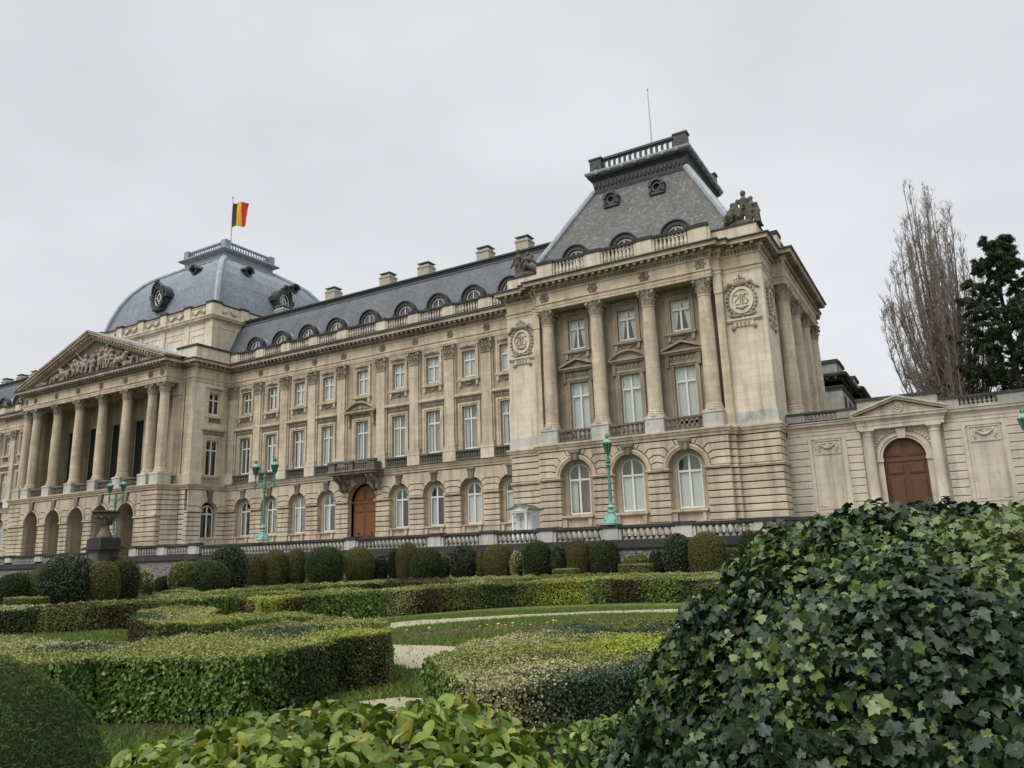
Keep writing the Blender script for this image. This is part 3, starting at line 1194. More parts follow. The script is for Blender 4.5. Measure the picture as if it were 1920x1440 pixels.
for k, (xc, xl, xr) in enumerate(BAY + LBAY[:5]):
    if k in (0, 9):
        core, trim = MB(), MB()
        blk = core.part(1)
    infill = MB()
    if k == 0:
        ground_bay(core, blk, trim, xc, xl, xr, 0, 1.98, 3.1, door=True)
    else:
        ground_bay(core, blk, trim, xc, xl, xr, 0)
        infill.wall(xc - 1.34, xc + 1.34, -.3, 4.62, .5, (xc, .88, .2, 3.32, .90), .2)
        infill.build('window_reveal', 'stone_bay', pal)
    if k in (8, 13):
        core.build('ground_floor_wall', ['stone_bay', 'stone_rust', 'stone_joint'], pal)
        trim.build('arch_trim', ['stone_rust', 'stone_carved'], pal)
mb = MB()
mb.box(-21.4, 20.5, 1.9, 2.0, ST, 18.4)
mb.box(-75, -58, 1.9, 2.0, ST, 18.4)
mb.build('interior', 'unlit_room', pal)
GC = ['none', 'left', 'left', 'left', 'left', 'left', 'left', 'blind', 'blind']
order = sorted(BAY[1:])
gcur = ['left', 'left', 'left', 'left', 'left', 'left', 'blind', 'blind']
for (xc, xl, xr), cu in zip(order, gcur):
    window(pal, xc, 0, 0, (1.74, .2, 3.32, .90, 3.06, .66, cu))
for xc, xl, xr in LBAY[:5]:
    window(pal, xc, 0, 0, (1.74, .2, 3.32, .90, 3.06, .66, 'left'))


def door_part(parent, name, x, y, w, z0, zt, zs, rise, mat, knocker=True, inner=None, low=None):
    hw = w / 2
    mb = MB()
    mb.box(-hw, hw, 0, .12, z0, zs - .12)
    mb.box(-hw - .06, hw + .06, -.12, .12, zs - .12, zs + .14)
    arc = [(hw * math.cos(PI * i / 14), zs + .14 + (rise - .14) * math.sin(PI * i / 14)) for i in range(15)]
    mb.prism(arc, .0, .12)
    d = put(name, mb.mesh(name, mat), parent, (x, y, 0))
    # two leaves with raised panels
    for sx in (-1, 1):
        lf = MB()
        a, b = sorted((sx * .02, sx * (hw - .1)))
        lf.box(a, b, -.05, -.005, z0 + .05, zs - .14)
        hgt = zs - .2 - z0
        for za, zb2 in ((z0 + .12, z0 + hgt * .2), (z0 + hgt * .25, z0 + hgt * .76), (z0 + hgt * .81, z0 + hgt * .98)):
            lf.cbox(a + .14, b - .14, -.11, -.05, za, zb2, .05)
            lf.cbox(a + .24, b - .24, -.15, -.11, za + .1, zb2 - .1, .03)
        l_ = put('door_leaf', lf.mesh('door_leaf', inner or mat), d)
    if knocker:
        hd = MB()
        for sx in (-1, 1):
            hd.archband(sx * hw * .5, z0 + 1.5, .09, .13, -.22, -.17, 0, 10, 0, 2 * PI)
        put('knocker', hd.mesh('knocker', 'iron'), d)
    lu = MB()
    for sx in (-1, 1):
        pts = [(sx * .12, zs + .26), (sx * .12, zs + rise * .82)] + [(sx * hw * .84 * math.cos(t_), zs + .2 + (rise - .2) * .82 * math.sin(t_)) for t_ in np.linspace(1.38, .08, 7)]
        lu.prism(pts if sx < 0 else pts[::-1], -.07, -.004)
        cx_, cz_ = sx * hw * .4, zs + rise * .42
        lu.prism([(cx_ + (p - cx_) * .72, cz_ + (q - cz_) * .72) for p, q in (pts if sx < 0 else pts[::-1])], -.11, -.071)
    put('door_lunette', lu.mesh('door_lunette', inner or mat), d)
    return d


door_part(pal, 'door', 0, .82, 3.6, ST, 4.85, 3.1, 1.8, 'wood_warm')

# balcony over the palace door
mb = MB()
mb.cbox(-3.2, 3.2, -1.75, .0, 5.95, 6.22, .05)
mb.box(-3.35, 3.35, -1.9, .0, 6.225, 6.38)
for sx in (-1, 1):
    for dx in (.0, .62):
        xa = sx * (1.95 + dx)
        pts = [(xa, -.1, 4.3), (xa, -.45, 4.55), (xa, -.5, 5.1), (xa, -1.1, 5.55), (xa, -1.5, 5.9)]
        mb.tube(pts, [.16, .24, .2, .26, .22], 8)
mb.prism([(-.75, 5.2), (.75, 5.2), (.9, 5.9), (-.9, 5.9)], -.35, 0)
balc = mb.build('balcony', 'stone_carved', pal, smooth=40)
mb = MB()
for xa, xb in ((-3.2, -2.3), (2.3, 3.2)):
    mb.box(xa, xb, -1.72, -1.3, 6.39, 7.2)
mb.box(-.25, .25, -1.68, -1.38, 6.39, 7.2)
balusters(mb, -2.3, -.25, -1.52, 6.39, 7.12, .3, .11)
balusters(mb, .25, 2.3, -1.52, 6.39, 7.12, .3, .11)
for s_ in (-3.1, 3.1):
    mb.box(s_ - .12, s_ + .12, -1.3, -.1, 6.39, 7.15)
mb.box(-3.3, 3.3, -1.82, -1.25, 7.205, 7.42)
put('balcony_railing', mb.mesh('balcony_railing', 'stone_ledge'), balc)

# ---- wing, upper floors
core = MB()
for xc, xl, xr in BAY + LBAY[:5]:
    if xc == LBAY[0][0]:
        core.build('upper_wall', 'stone_bay', pal)
        core = MB()
    core.wall(xl, xr, 6.2, 13.2, 0, (xc, .88, 7.5, 11.80, 0), .36)
    core.wall(xl, xr, 13.2, 18.55, 0, (xc, .80, 14.82, 17.5, 0), .36)
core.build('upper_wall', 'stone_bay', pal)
cur_low = ['none', 'left', 'left', 'sheer', 'sheer', 'sheer', 'sheer', 'sheer', 'sheer']
cur_up = ['none', 'left', 'full', 'full', 'full', 'full', 'full', 'full', 'full']
for (xc, xl, xr), a, b in zip(sorted(BAY), cur_low, cur_up):
    window(pal, xc, 0, 0, (1.70, 7.54, 11.78, 0, 10.56, .32, a))
    window(pal, xc, 0, 0, (1.54, 14.86, 17.48, 0, 16.6, .32, b))
for xc, xl, xr in LBAY[:5]:
    window(pal, xc, 0, 0, (1.70, 7.54, 11.78, 0, 10.56, .32, 'left'))
    window(pal, xc, 0, 0, (1.54, 14.86, 17.48, 0, 16.6, .32, 'full'))


def surround_upper(mat='stone'):
    mb = MB()
    for sx in (-1, 1):
        a, b = sorted((sx * .83, sx * 1.0))
        mb.box(a, b, -.07, 0, 14.6, 17.55)
        a, b = sorted((sx * 1.0, sx * 1.2))
        mb.box(a, b, -.13, 0, 14.6, 18.05)
    mb.box(-1.0, 1.0, -.07, 0, 17.55, 17.72)
    mb.box(-1.0, 1.0, -.13, 0, 17.72, 18.05)
    mb.box(-1.27, 1.27, -.18, 0, 18.05, 18.13)
    dk0 = mb.part(1)
    dk0.tube([(-1.0, -.17, 17.86), (-.4, -.2, 17.9), (0, -.24, 17.95), (.4, -.2, 17.9), (1.0, -.17, 17.86)], [.05, .07, .13, .07, .05], 6)
    dk0.ell((0, -.24, 18.0), (.2, .1, .16), 8, 5)
    mb.box(-1.32, 1.32, -.26, 0, 14.42, 14.6)
    mb.box(-1.25, 1.25, -.2, 0, 14.34, 14.415)
    for sx in (-1, 1):
        mb.prism([(sx * 1.02 - .12, 13.85), (sx * 1.02 + .12, 13.85), (sx * 1.02 + .15, 14.335), (sx * 1.02 - .15, 14.335)], -.17, 0)
    dk = mb.part(1)
    dk.box(-.86, .86, -.045, 0, 13.8, 14.335)
    swag(dk, 0, -.06, 14.25, 1.2, .26, .055)
    return mb.mesh('window_surround', [mat, 'stone_carved'])


def surround_lower(hood=True, mat='stone'):
    mb = MB()
    for sx in (-1, 1):
        a, b = sorted((sx * .90, sx * 1.08))
        mb.box(a, b, -.07, 0, 7.45, 11.85)
        a, b = sorted((sx * 1.08, sx * 1.3))
        mb.box(a, b, -.14, 0, 7.45, 12.2)
    mb.box(-1.08, 1.08, -.07, 0, 11.85, 12.0)
    mb.box(-1.08, 1.08, -.14, 0, 12.0, 12.2)
    mb.box(-1.0, 1.0, -.16, 0, 7.3, 7.45)
    if hood:
        mb.part(1).box(-1.45, 1.45, -.1, 0, 12.28, 12.74)
        for k in range(9):
            x = -1.28 + 2.56 * k / 8
            mb.tube([(x - .07, -.12, 12.36), (x + .07, -.15, 12.50), (x - .05, -.12, 12.66)], [.03, .055, .03], 5)
        mb.box(-1.55, 1.55, -.24, 0, 12.745, 12.84)
        mb.box(-1.66, 1.66, -.38, 0, 12.845, 13.0)
        mb.box(-1.62, 1.62, -.32, 0, 13.005, 13.12)
    return mb.mesh('window_surround', [mat, 'stone_carved'])


su, sl, sl0 = surround_upper(), surround_lower(), surround_lower(False)
su_r, sl_r = surround_upper('stone_recess'), surround_lower(False, 'stone_recess')
for xc, xl, xr in BAY + LBAY[:5]:
    put('window_surround', su, pal, (xc, 0, 0))
    put('window_surround', sl0 if xc == 0 else sl, pal, (xc, 0, 0))
# arched hood over the balcony window
mb = MB()
W_, H_ = 2.15, 1.0
arc = [(-W_ + 2 * W_ * i / 16, 13.0 + H_ * math.sin(PI * i / 16) ** .8) for i in range(17)]
arc2 = [(p * .93, 12.98 + (q - 13.0) * .82) for p, q in arc]
for i in range(16):
    mb.prism([arc2[i], arc2[i + 1], arc[i + 1], arc[i]], -.62, 0)
mb.prism(arc2[::-1], -.25, -.002)
mb.box(-2.2, 2.2, -.62, 0, 12.78, 12.975)
mb.box(-2.0, 2.0, -.4, 0, 12.62, 12.775)
mb.ell((0, -.32, 13.3), (.35, .14, .25), 8, 5)
for sx in (-1, 1):
    mb.tube([(sx * .4, -.28, 13.25), (sx * .9, -.3, 13.2), (sx * 1.4, -.28, 13.1)], [.1, .08, .04], 6)
    mb.tube([(sx * 1.72, -.36, 12.6), (sx * 1.72, -.2, 12.0), (sx * 1.72, -.16, 11.4)], [.2, .13, .17], 7)
mb.build('window_hood', 'stone_bay', pal)

# pilasters
pil = MB()
pil.cbox(-.78, .78, -.52, 0, 6.36, 7.48, .03, 1)
pil.box(-.84, .84, -.56, 0, 7.4, 7.5, 1)
pil.box(-.75, .75, -.48, 0, 7.505, 7.7)
pil.box(-.70, .70, -.44, 0, 7.705, 7.85)
pil.box(-.66, .66, -.41, 0, 7.855, 8.02)
pil.box(-.56, .56, -.34, 0, 8.025, 17.02)
pil.box(-.72, -.565, -.16, 0, 8.025, 18.45)
pil.box(.565, .72, -.16, 0, 8.025, 18.45)
pil_me = pil.mesh('pilaster', ['stone', 'stone_pale'])
pcap = pilcap_mesh(1.12, 1.46, .36)
pil_x = [-2.84, 2.84] + [s * (2.84 + 4.5 * k) for s in (-1, 1) for k in (1, 2, 3)] + [-20.85]
for x in pil_x + [-58.0 - 4.5 * k for k in range(5)]:
    o = put('pilaster', pil_me, pal, (x, 0, 0))
    put('capital', pcap, o, (0, 0, 17.02))


def low_balustrade(x0, x1, y, z0=6.38, z1=7.42, pitch=.31, r=.1, mat='stone_ledge', parent=None):
    mb = MB()
    mb.box(x0, x1, y - .16, y + .16, z0, z0 + .14)
    balusters(mb, x0 + .05, x1 - .05, y, z0 + .14, z1 - .16, pitch, r)
    mb.box(x0, x1, y - .17, y + .17, z1 - .16, z1)
    return mb.build('balustrade', mat, parent or pal)


px = sorted(pil_x)
for a, b in zip(px, px[1:] + [21.4]):
    xa, xb = a + .85, min(b - .85, 20.7)
    if a < -2 < b and abs(a + 2.84) < .01:
        continue
    low_balustrade(xa, xb, -.32)
for k in range(4):
    low_balustrade(-58.0 - 4.5 * (k + 1) + .85, -58.0 - 4.5 * k - .85, -.32)

# parapet of the wing: plinth, piers, rail
mb, dark = MB(), MB()


def parapet(piers, x0, x1, y, zt=22.9, parent=None, w=.62):
    a, b = MB(), MB()
    b.box(x0, x1, y - .32, y + .3, 21.3, 21.62)
    for x in piers:
        a.box(x - w, x + w, y - .28, y + .26, 21.625, zt - .28)
        a.box(x - w - .22, x + w + .22, y - .16, y + .16, 21.625, zt - .28)
    ed = [x0] + list(piers) + [x1]
    for p, q in zip(ed, ed[1:]):
        pa = p + (w + .25 if p in piers else 0)
        qa = q - (w + .25 if q in piers else 0)
        if qa - pa > .6:
            balusters(a, pa, qa, y, 21.625, zt - .285, .36, .115)
    b.box(x0, x1, y - .24, y + .22, zt - .28, zt - .05)
    for x in piers:
        b.box(x - w - .05, x + w + .05, y - .34, y + .32, zt - .275, zt + .03)
    a.build('parapet_balustrade', 'stone_pale', pal)
    b.build('parapet_coping', 'stone_black', pal)


parapet([x for x in px], -21.66, 20.76, -.05)
parapet([-58.0 - 4.5 * k for k in range(9)][::-1], -96, -57.24, -.05)

# ---- mansard roofs of the wings
for x0, x1 in ((-24.6, 26.0), (-112, -54.2)):
    mb = MB()
    pr_ = [(.55, 21.36), (1.0, 22.2), (2.0, 24.6), (3.0, 26.9), (3.9, 28.3), (4.3, 28.45), (11, 28.9), (17, 28.4), (19, 21.4)]
    v = [(x, y, z) for x in (x0, x1) for y, z in pr_]
    n = len(pr_)
    mb.add(v, [(i, i + n, i + n + 1, i + 1) for i in range(n - 1)] + [tuple(range(n)), tuple(range(2 * n - 1, n - 1, -1))])
    rf = mb.build('roof', 'slate', pal)
    mb = MB()
    mb.box(x0, x1, 3.72, 4.2, 28.18, 28.42)
    mb.box(x0, x1, 3.55, 4.25, 28.425, 28.62)
    mb.box(x0, x1, 3.5, 3.72, 27.72, 27.84)
    mb.box(x0, x1, 4.28, 4.7, 28.52, 28.76)
    k = int((x1 - x0) / .9)
    for i in range(k):
        mb.box(x0 + .9 * i, x0 + .9 * i + .1, 4.2, 4.75, 28.625, 28.86)
    put('roof_ridge', mb.mesh('roof_ridge', 'lead_dark'), rf)
# dormers
dm = MB()
dm.archband(0, 23.45, .92, 1.3, -.05, .5, 0, 16)
dm.archband(0, 23.45, 1.3, 1.42, -.2, .5, 0, 16)
for sx in (-1, 1):
    a, b = sorted((sx * .92, sx * 1.3))
    dm.box(a, b, -.05, .5, 21.6, 23.45)
    a, b = sorted((sx * 1.25, sx * 1.62))
    dm.box(a, b, -.2, .5, 23.28, 23.448)
dorm_me = dm.mesh('dormer', 'lead_dark')
dr = MB()
for i in range(10):
    a0, a1 = PI * i / 10, PI * (i + 1) / 10
    p, q = (-1.36 * math.cos(a0), 23.45 + 1.36 * math.sin(a0)), (-1.36 * math.cos(a1), 23.45 + 1.36 * math.sin(a1))
    dr.add([(p[0], .45, p[1]), (q[0], .45, q[1]), (q[0], 2.9, q[1]), (p[0], 2.9, p[1])], [(0, 1, 2, 3)])
droof = dr.mesh('dormer_roof', 'zinc', 30)
dw = MB()
dw.archband(0, 23.4, .78, .92, .12, .2, 0, 14)
dw.box(-.05, .05, .12, .2, 22.1, 24.2)
dw.box(-.8, .8, .13, .19, 23.36, 23.44)
dwin = dw.mesh('window', 'white_paint')
dp = MB()
dp.prism([(-.92, 21.8), (.92, 21.8)] + [(.92 * math.cos(PI * i / 12), 23.4 + .92 * math.sin(PI * i / 12)) for i in range(13)], .21, .24)
dpane = dp.mesh('pane', 'glass')
db = MB()
db.prism([(-.92, 21.8), (.92, 21.8)] + [(.92 * math.cos(PI * i / 12), 23.4 + .92 * math.sin(PI * i / 12)) for i in range(13)], .42, .47)
dback = db.mesh('blind', 'unlit_room')  # no drawn blind: backing sheet with the dormer's inner darkness painted in


def dormer(x, y, z=0, s=1.0):
    d = put('dormer', dorm_me, pal, (x, y, z))
    for nm, me in (('dormer_roof', droof), ('window', dwin), ('pane', dpane), ('blind', dback)):
        put(nm, me, d)
    return d


for xc, xl, xr in BAY + LBAY:
    dormer(xc + .2, .78, -.08)
# chimneys
ch = MB()
ch.box(-.80, .80, -.7, .7, 27.0, 30.2)
ch.box(-.88, .88, -.78, .78, 30.2, 30.36)
ch.box(-.76, .76, -.66, .66, 30.36, 30.5)
cc = MB()
cc.box(-.68, .68, -.6, .6, 30.5, 30.62)
for sx in (-.5, 0, .5):
    cc.box(sx - .05, sx + .05, -.55, .55, 30.62, 30.78)
cc.box(-.84, .84, -.74, .74, 30.78, 30.86)
ch_me, cc_me = ch.mesh('chimney', 'brick_chimney'), cc.mesh('chimney_cap', 'copper_cap')
for x in (-19.9, -10.7, -1.7, 4.15, 12.5, 17.6, -80, -84.5, -89.5, -95):
    o = put('chimney', ch_me, pal, (x, 6.4, .35 if x > -19 else -.3))
    put('chimney_cap', cc_me, o)

# ------------------------------------------------------------------ central block and portico
col_me_b = MB()
col_me_b.lathe(0, 0, shaft_prof(.60, .51, 0, 9.4), 20)
col_me = col_me_b.mesh('column', 'stone', 40)
ccap = capital_mesh(.52, 1.42)
POR_Z, PCOL_Z = 7.72, 7.72


def column(x, y, z0=7.72, parent=pal, sc=1.0):
    o = put('column', col_me, parent, (x, y, z0))
    put('capital', ccap, o, (0, 0, 9.38))
    return o


# ground floor of portico: niches
core, trim = MB(), MB()
blk = core.part(1)
lims = [-55.25, -52.05, -47.05, -42.0, -36.9, -31.85, -26.85, -23.65]
for k in range(5):
    a, b = lims[k + 1], lims[k + 2]
    xc = (a + b) / 2
    a2 = a if k else lims[0]
    b2 = b if k < 4 else lims[7]
    core.wall(a2, b2, ST, 5.72, -7.74, (xc, 1.72, ST, 2.75, 1.72), 2.1, 2, mr=0)
    core.box(xc - 1.7, xc + 1.7, -5.75, -5.66, ST, 4.5)
    voussoirs(blk, xc, 1.72, 2.8, max(a2, xc - 2.8), min(b2, xc + 2.8), 5.68, -7.85, -7.71, ring=.24)
    trim.archband(xc, 2.77, 1.70, 1.94, -7.92, -7.7, 0, 16)
    for p, q in ((a2, xc - 1.72), (xc + 1.72, b2)):
        p9, q9 = (p, q + .03) if p == a2 else (p - .03, q)
        rust_courses(blk, p9, q9, -7.85, -7.2, ST + .5, 2.55, .525)
        blk.cbox(p9, q9, -7.9, -7.2, ST, ST + .48, .03)
        trim.box(p if p == a2 else p - .12, q if q == b2 else q + .12, -8.0, -7.2, 2.6, 2.78)
    for p, q in ((a2, xc - 2.82), (xc + 2.82, b2)):
        if q - p > .4:
            rust_courses(blk, p, q, -7.85, -7.2, 2.8, 5.68, .57)
    trim.part(1).prism([(xc - .26, 4.4), (xc + .26, 4.4), (xc + .4, 5.68), (xc - .4, 5.68)], -8.05, -7.75)
core.build('ground_floor_wall', ['stone_bay', 'stone_rust', 'stone_joint'], pal)
trim.build('arch_trim', ['stone_rust', 'stone_carved'], pal)
# returns of the ground floor (portico side, block front)
mb = MB()
for s_ in (-1, 1):
    def sx_(a, b):
        return sorted((-39.45 + s_ * a, -39.45 + s_ * b))
    a, b = sx_(14.6, 15.8)
    rust_courses(mb, a, b, -7.19, -5.25, ST, 5.68, .565)
    a, b = sx_(15.0, 17.17)
    rust_courses(mb, a, b, -5.22, -4.6, ST, 5.68, .565)
    a, b = sx_(14.6, 15.95)
    mb.box(a, b, -8.02, -5.2, 2.79, 2.95)
mb.build('ground_floor_wall', 'stone_pale', pal)
# upper part of the block: side walls facing the wings
for x0, rz in ((-21.66, PI / 2), (-57.24, -PI / 2)):
    loc = (x0, 0, 0)
    core, trim = MB(), MB()
    blk = core.part(0)
    sg = 1 if rz > 0 else -1
    u0, u1 = sorted((-5.22 * sg, 0))
    uc = -2.25 * sg
    ground_bay(core, blk, trim, uc, u0, u1, 0, hw=1.15, zs=3.1, zb=-.1)
    core.wall(u0, u1, 6.2, 13.2, 0, (uc, .88, 7.35, 11.70, 0), .36)
    core.wall(u0, u1, 13.2, 18.55, 0, (uc, .80, 14.82, 17.5, 0), .36)
    core.build('wall', ['stone_pale', 'stone_pale', 'stone_joint'], pal, loc, rz)
    trim.build('arch_trim', ['stone_pale', 'stone_carved'], pal, loc, rz)
    window(pal, uc, 0, rz, (1.70, 7.38, 11.68, 0, 10.46, .32, 'none'), loc)
    window(pal, uc, 0, rz, (1.54, 14.86, 17.48, 0, 16.6, .32, 'none'), loc)
    window(pal, uc, 0, rz, (1.74, -.05, 3.05, .88, 2.9, .46, 'none'), loc)
    c_, s_ = math.cos(rz), math.sin(rz)
    put('window_surround', su, pal, (x0 + c_ * uc, s_ * uc, 0), rz)
    put('window_surround', sl, pal, (x0 + c_ * uc, s_ * uc, 0), rz)
    mb = MB()
    mb.box(u0 + .0, uc - 1.35, -.09, 0, 6.38, 7.4) if sg > 0 else mb.box(uc + 1.35, u1, -.09, 0, 6.38, 7.4)
    mb.build('plinth', 'stone_pale', pal, loc, rz)
    low_b = MB()
    low_b.box(uc - 1.3, uc + 1.3, -.2, -.02, 6.38, 6.5)
    balusters(low_b, uc - 1.25, uc + 1.25, -.12, 6.5, 7.1, .3, .09)
    low_b.box(uc - 1.3, uc + 1.3, -.22, -.02, 7.1, 7.28)
    low_b.build('balustrade', 'stone_bay', pal, loc, rz)
    mb = MB()
    mb.box(.9, 1.0, 0, 0, 0, 0) if False else mb.box(u0, u1, 1.6, 1.7, ST, 18.4)
    mb.build('interior', 'unlit_room', pal, loc, rz)
# block front beside the portico, portico cheek walls, back wall, floor and ceiling
mb = MB()
for s_ in (-1, 1):
    a, b = sorted((-39.45 + s_ * 15.2, -39.45 + s_ * 17.77))
    mb.box(a, b, -5.19, -4.9, 6.38, 18.5)
    a, b = sorted((-39.45 + s_ * 15.25, -39.45 + s_ * 15.5))
    mb.box(a, b, -4.9, -2.9, 6.38, 18.5)
    a, b = sorted((-39.45 + s_ * 15.0, -39.45 + s_ * 17.82))
    mb.box(a, b, -5.28, -4.9, 6.385, 7.5)
mb.build('wall', 'stone', pal)
mb = MB()
for s_ in (-1, 1):
    for dy in (-5.55,):
        x = -39.45 + s_ * 14.95
        mb.box(x - .58, x + .58, dy, -4.91, 7.4, 17.1)
        mb.box(x - .7, x + .7, dy - .12, -4.905, 17.1, 18.45)
mb.build('pilaster', 'stone', pal)
mb = MB()
mb.box(-55.0, -23.9, -7.6, -3.0, 6.0, 6.36)
mb.box(-54.7, -24.2, -7.1, -3.0, 18.5, 18.6)
mb.build('portico_ceiling', 'stone_bay', pal)
mb = MB()
mb.box(-54.95, -23.95, -3.05, -2.95, 15.6, 18.6)
mb.box(-54.95, -23.95, -3.04, -2.94, 6.3, 6.5)
mb.box(-54.95, -23.95, -2.9, -2.8, 6.3, 18.5)
mb.build('portico_back_wall', ['stone_bay'], pal)
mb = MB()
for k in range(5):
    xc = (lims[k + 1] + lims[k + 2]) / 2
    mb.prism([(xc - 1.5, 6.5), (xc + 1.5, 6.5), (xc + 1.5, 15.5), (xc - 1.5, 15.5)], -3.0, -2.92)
mb.build('portico_opening', 'unlit_room', pal)  # solid panels before the wall, doorway darkness painted into them
pb = MB()
pb.box(-.80, .80, -1.35, 0, 6.36, 7.6)
pb.box(-.66, .66, -1.2, 0, 7.6, 17.1)
pb.prism([(-.66, 17.1), (.66, 17.1), (.9, 18.3), (-.9, 18.3)], -1.3, 0)
pb.box(-.95, .95, -1.4, 0, 18.3, 18.48)
pb_me = pb.mesh('pilaster', 'stone_bay')
for x in POR_X[1:-1]:
    put('pilaster', pb_me, pal, (x, -3.0, 0))
ped = MB()
ped.cbox(-.80, .80, -.80, .80, 6.36, 7.5, .02)
ped.box(-.86, .86, -.86, .86, 7.5, 7.6)
ped.box(-.80, .80, -.80, .80, 7.6, 7.72)
ped_me = ped.mesh('column_pedestal', 'stone_white')
for x in POR_X:
    put('column_pedestal', ped_me, pal, (x, -7.0, 0))
    column(x, -7.0)
for a, b in zip(POR_X[1:-1], POR_X[2:-1]):
    low_balustrade(a + .88, b - .88, -7.35, 6.36, 7.45, .3, .1, 'stone_ledge')
# pediment
mb = MB()
xa, xb, zb, zt_ = -56.1, -22.8, 21.36, 27.1
xm = -39.45
mb.prism([(xa + 2.2, zb), (xb - 2.2, zb), (xm, zt_ - 1.0)], -7.15, -6.5)
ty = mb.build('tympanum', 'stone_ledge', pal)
mb = MB()
sl_ = (zt_ - zb) / (xm - xa)
for s_ in (-1, 1):
    def P_(u, w):      # u along from eave to apex (0..1), w above the soffit
        return (xm + s_ * (xm - xa) * (1 - u), zb + (zt_ - zb) * u + w)
    for (wa, wb, ya) in ((-.95, -.62, -7.45), (-.62, -.30, -7.9), (-.30, .0, -8.3), (.0, .18, -8.48)):
        q = [P_(.035 if wa < 0 else 0, wa), P_(1, wa), P_(1, wb), P_(.035 if wa < 0 else 0, wb)]
        mb.prism(q if s_ > 0 else q[::-1], ya, -6.4)
    for i in range(26):
        u = .06 + .92 * i / 26
        c0, c1 = P_(u, -.6), P_(u + .016, -.6)
        mb.prism([c0, c1, (c1[0], c1[1] + .28), (c0[0], c0[1] + .28)], -8.1, -7.88)
mb.build('raking_cornice', 'stone', pal)
mb = MB()
for s_ in (-1, 1):
    x1 = xm + s_ * (xm - xa + .05)
    mb.add([(x1, -8.5, zb + .19), (xm, -8.5, zt_ + .2), (xm, -.9, zt_ + .2), (x1, -.9, zb + .19)], [(0, 1, 2, 3)])
    mb.add([(x1, -8.5, zb + .12), (xm, -8.5, zt_ + .13), (xm, -.9, zt_ + .13), (x1, -.9, zb + .12)], [(0, 1, 2, 3)])
mb.build('pediment_roof', 'zinc', pal)
# relief in the pediment
mb = MB()
r = random.Random(5)
for i in range(19):
    u = -1 + 2 * (i + .5) / 19
    hmax = (1 - abs(u)) * 4.6 + .25
    h = min(3.4, hmax * .86) * r.uniform(.8, 1.0)
    x = xm + u * 13.2
    base = (x, -7.45, zb + .05 + (r.uniform(0, .6) if hmax > 3 else 0))
    if h < 1.2:
        mb.tube([(x - .6, -7.4, zb + .3), (x, -7.5, zb + .42), (x + .7, -7.4, zb + .3)], [.18, .28, .12], 7)
        mb.ell((x + (.75 if u < 0 else -.75), -7.5, zb + .55), (.18, .18, .2), 7, 5)
        continue
    figure(mb, base, h, (r.uniform(-.5, .5), 0), ((r.uniform(.5, 1), r.uniform(-.2, .9)), (r.uniform(.5, 1), r.uniform(-.2, .9))), r.random() < .35, (r.uniform(-.6, .6), -1), 1.15)
for x, z, s_ in ((-36.6, zb + 1.9, 1), (-42.0, zb + 1.8, -1), (-45.3, zb + 1.1, -1), (-33.4, zb + 1.1, 1)):
    mb.tube([(x - s_ * 1.1, -7.4, z - .1), (x, -7.5, z), (x + s_ * .9, -7.5, z + .15), (x + s_ * 1.35, -7.55, z + .85), (x + s_ * 1.85, -7.55, z + .7)], [.35, .48, .42, .24, .14], 8)
    for dx in (-.9, -.5, .5, .95):
        mb.tube([(x + s_ * dx, -7.45, z - .2), (x + s_ * (dx + r.uniform(0, .5)), -7.55, z - .8), (x + s_ * (dx + .1), -7.5, z - 1.35)], [.2, .1, .07], 6)
for i in range(60):
    u = r.uniform(-.95, .95)
    mb.ell((xm + u * 13, -7.2, zb + r.uniform(.1, max(.15, (1 - abs(u)) * 4.0))), (r.uniform(.2, .5), .14, r.uniform(.15, .4)), 7, 4)
o = mb.build('pediment_relief', 'stone_relief', ty)
fuse(o, .075)

# solid parapet of the block
mb, dark = MB(), MB()
for pth in ([(-57.24, 3), (-57.24, -5.2), (-53.5, -5.2)], [(-25.4, -5.2), (-21.66, -5.2), (-21.66, 3)]):
    mb.sweep(pth, [(-.7, 21.3), (.12, 21.3), (.12, 21.7), (-.02, 21.74), (-.02, 22.95), (-.7, 22.95)])
    dark.sweep(pth, [(-.75, 22.955), (.1, 22.955), (.12, 23.12), (.02, 23.26), (-.75, 23.28)])
mb.build('parapet', 'stone_pale', pal)
dark.build('parapet_coping', 'stone_black', pal)

# ---- drum under the dome
DX0, DX1, DY0, DY1 = -54.4, -24.5, -1.0, 27.0
mb = MB()
ring = [(DX0, DY0), (DX1, DY0), (DX1, DY1), (DX0, DY1)]
mb.sweep(ring, [(0, 21), (0, 26.9), (.06, 26.92), (.06, 27.15), (0, 27.18), (0, 27.7)], cap=False, closed=True)
for k in range(7):
    x = -39.45 + (k - 3) * 4.98
    if abs(x + 39.45) < 14:
        mb.box(x - .5, x + .5, DY0 - .14, DY0, 21.5, 27.68)
    xc = x + 2.49
    if k < 6:
        for (a, b, c_, d_) in ((xc - 1.55, xc + 1.55, 26.1, 26.2), (xc - 1.55, xc + 1.55, 22.6, 22.7), (xc - 1.55, xc - 1.45, 22.7, 26.1), (xc + 1.45, xc + 1.55, 22.7, 26.1)):
            mb.box(a, b, DY0 - .08, DY0, c_, d_)
mb.box(DX1 - 1.3, DX1 + .14, DY0 - .14, DY0 + 1.3, 21.5, 27.68)
mb.build('drum', 'stone_pale', pal)
mb = MB()
mb.sweep(ring, [(-.2, 27.66), (.12, 27.7), (.15, 27.9), (.5, 28.0), (.5, 28.15), (.62, 28.3), (.62, 28.4), (-.2, 28.45)], cap=False, closed=True)
mb.build('drum_cornice', 'stone', pal)
mb, dark, rel = MB(), MB(), MB()
mb.sweep(ring, [(-.9, 28.4), (.02, 28.42), (.02, 30.02), (-.9, 30.04)], cap=False, closed=True)
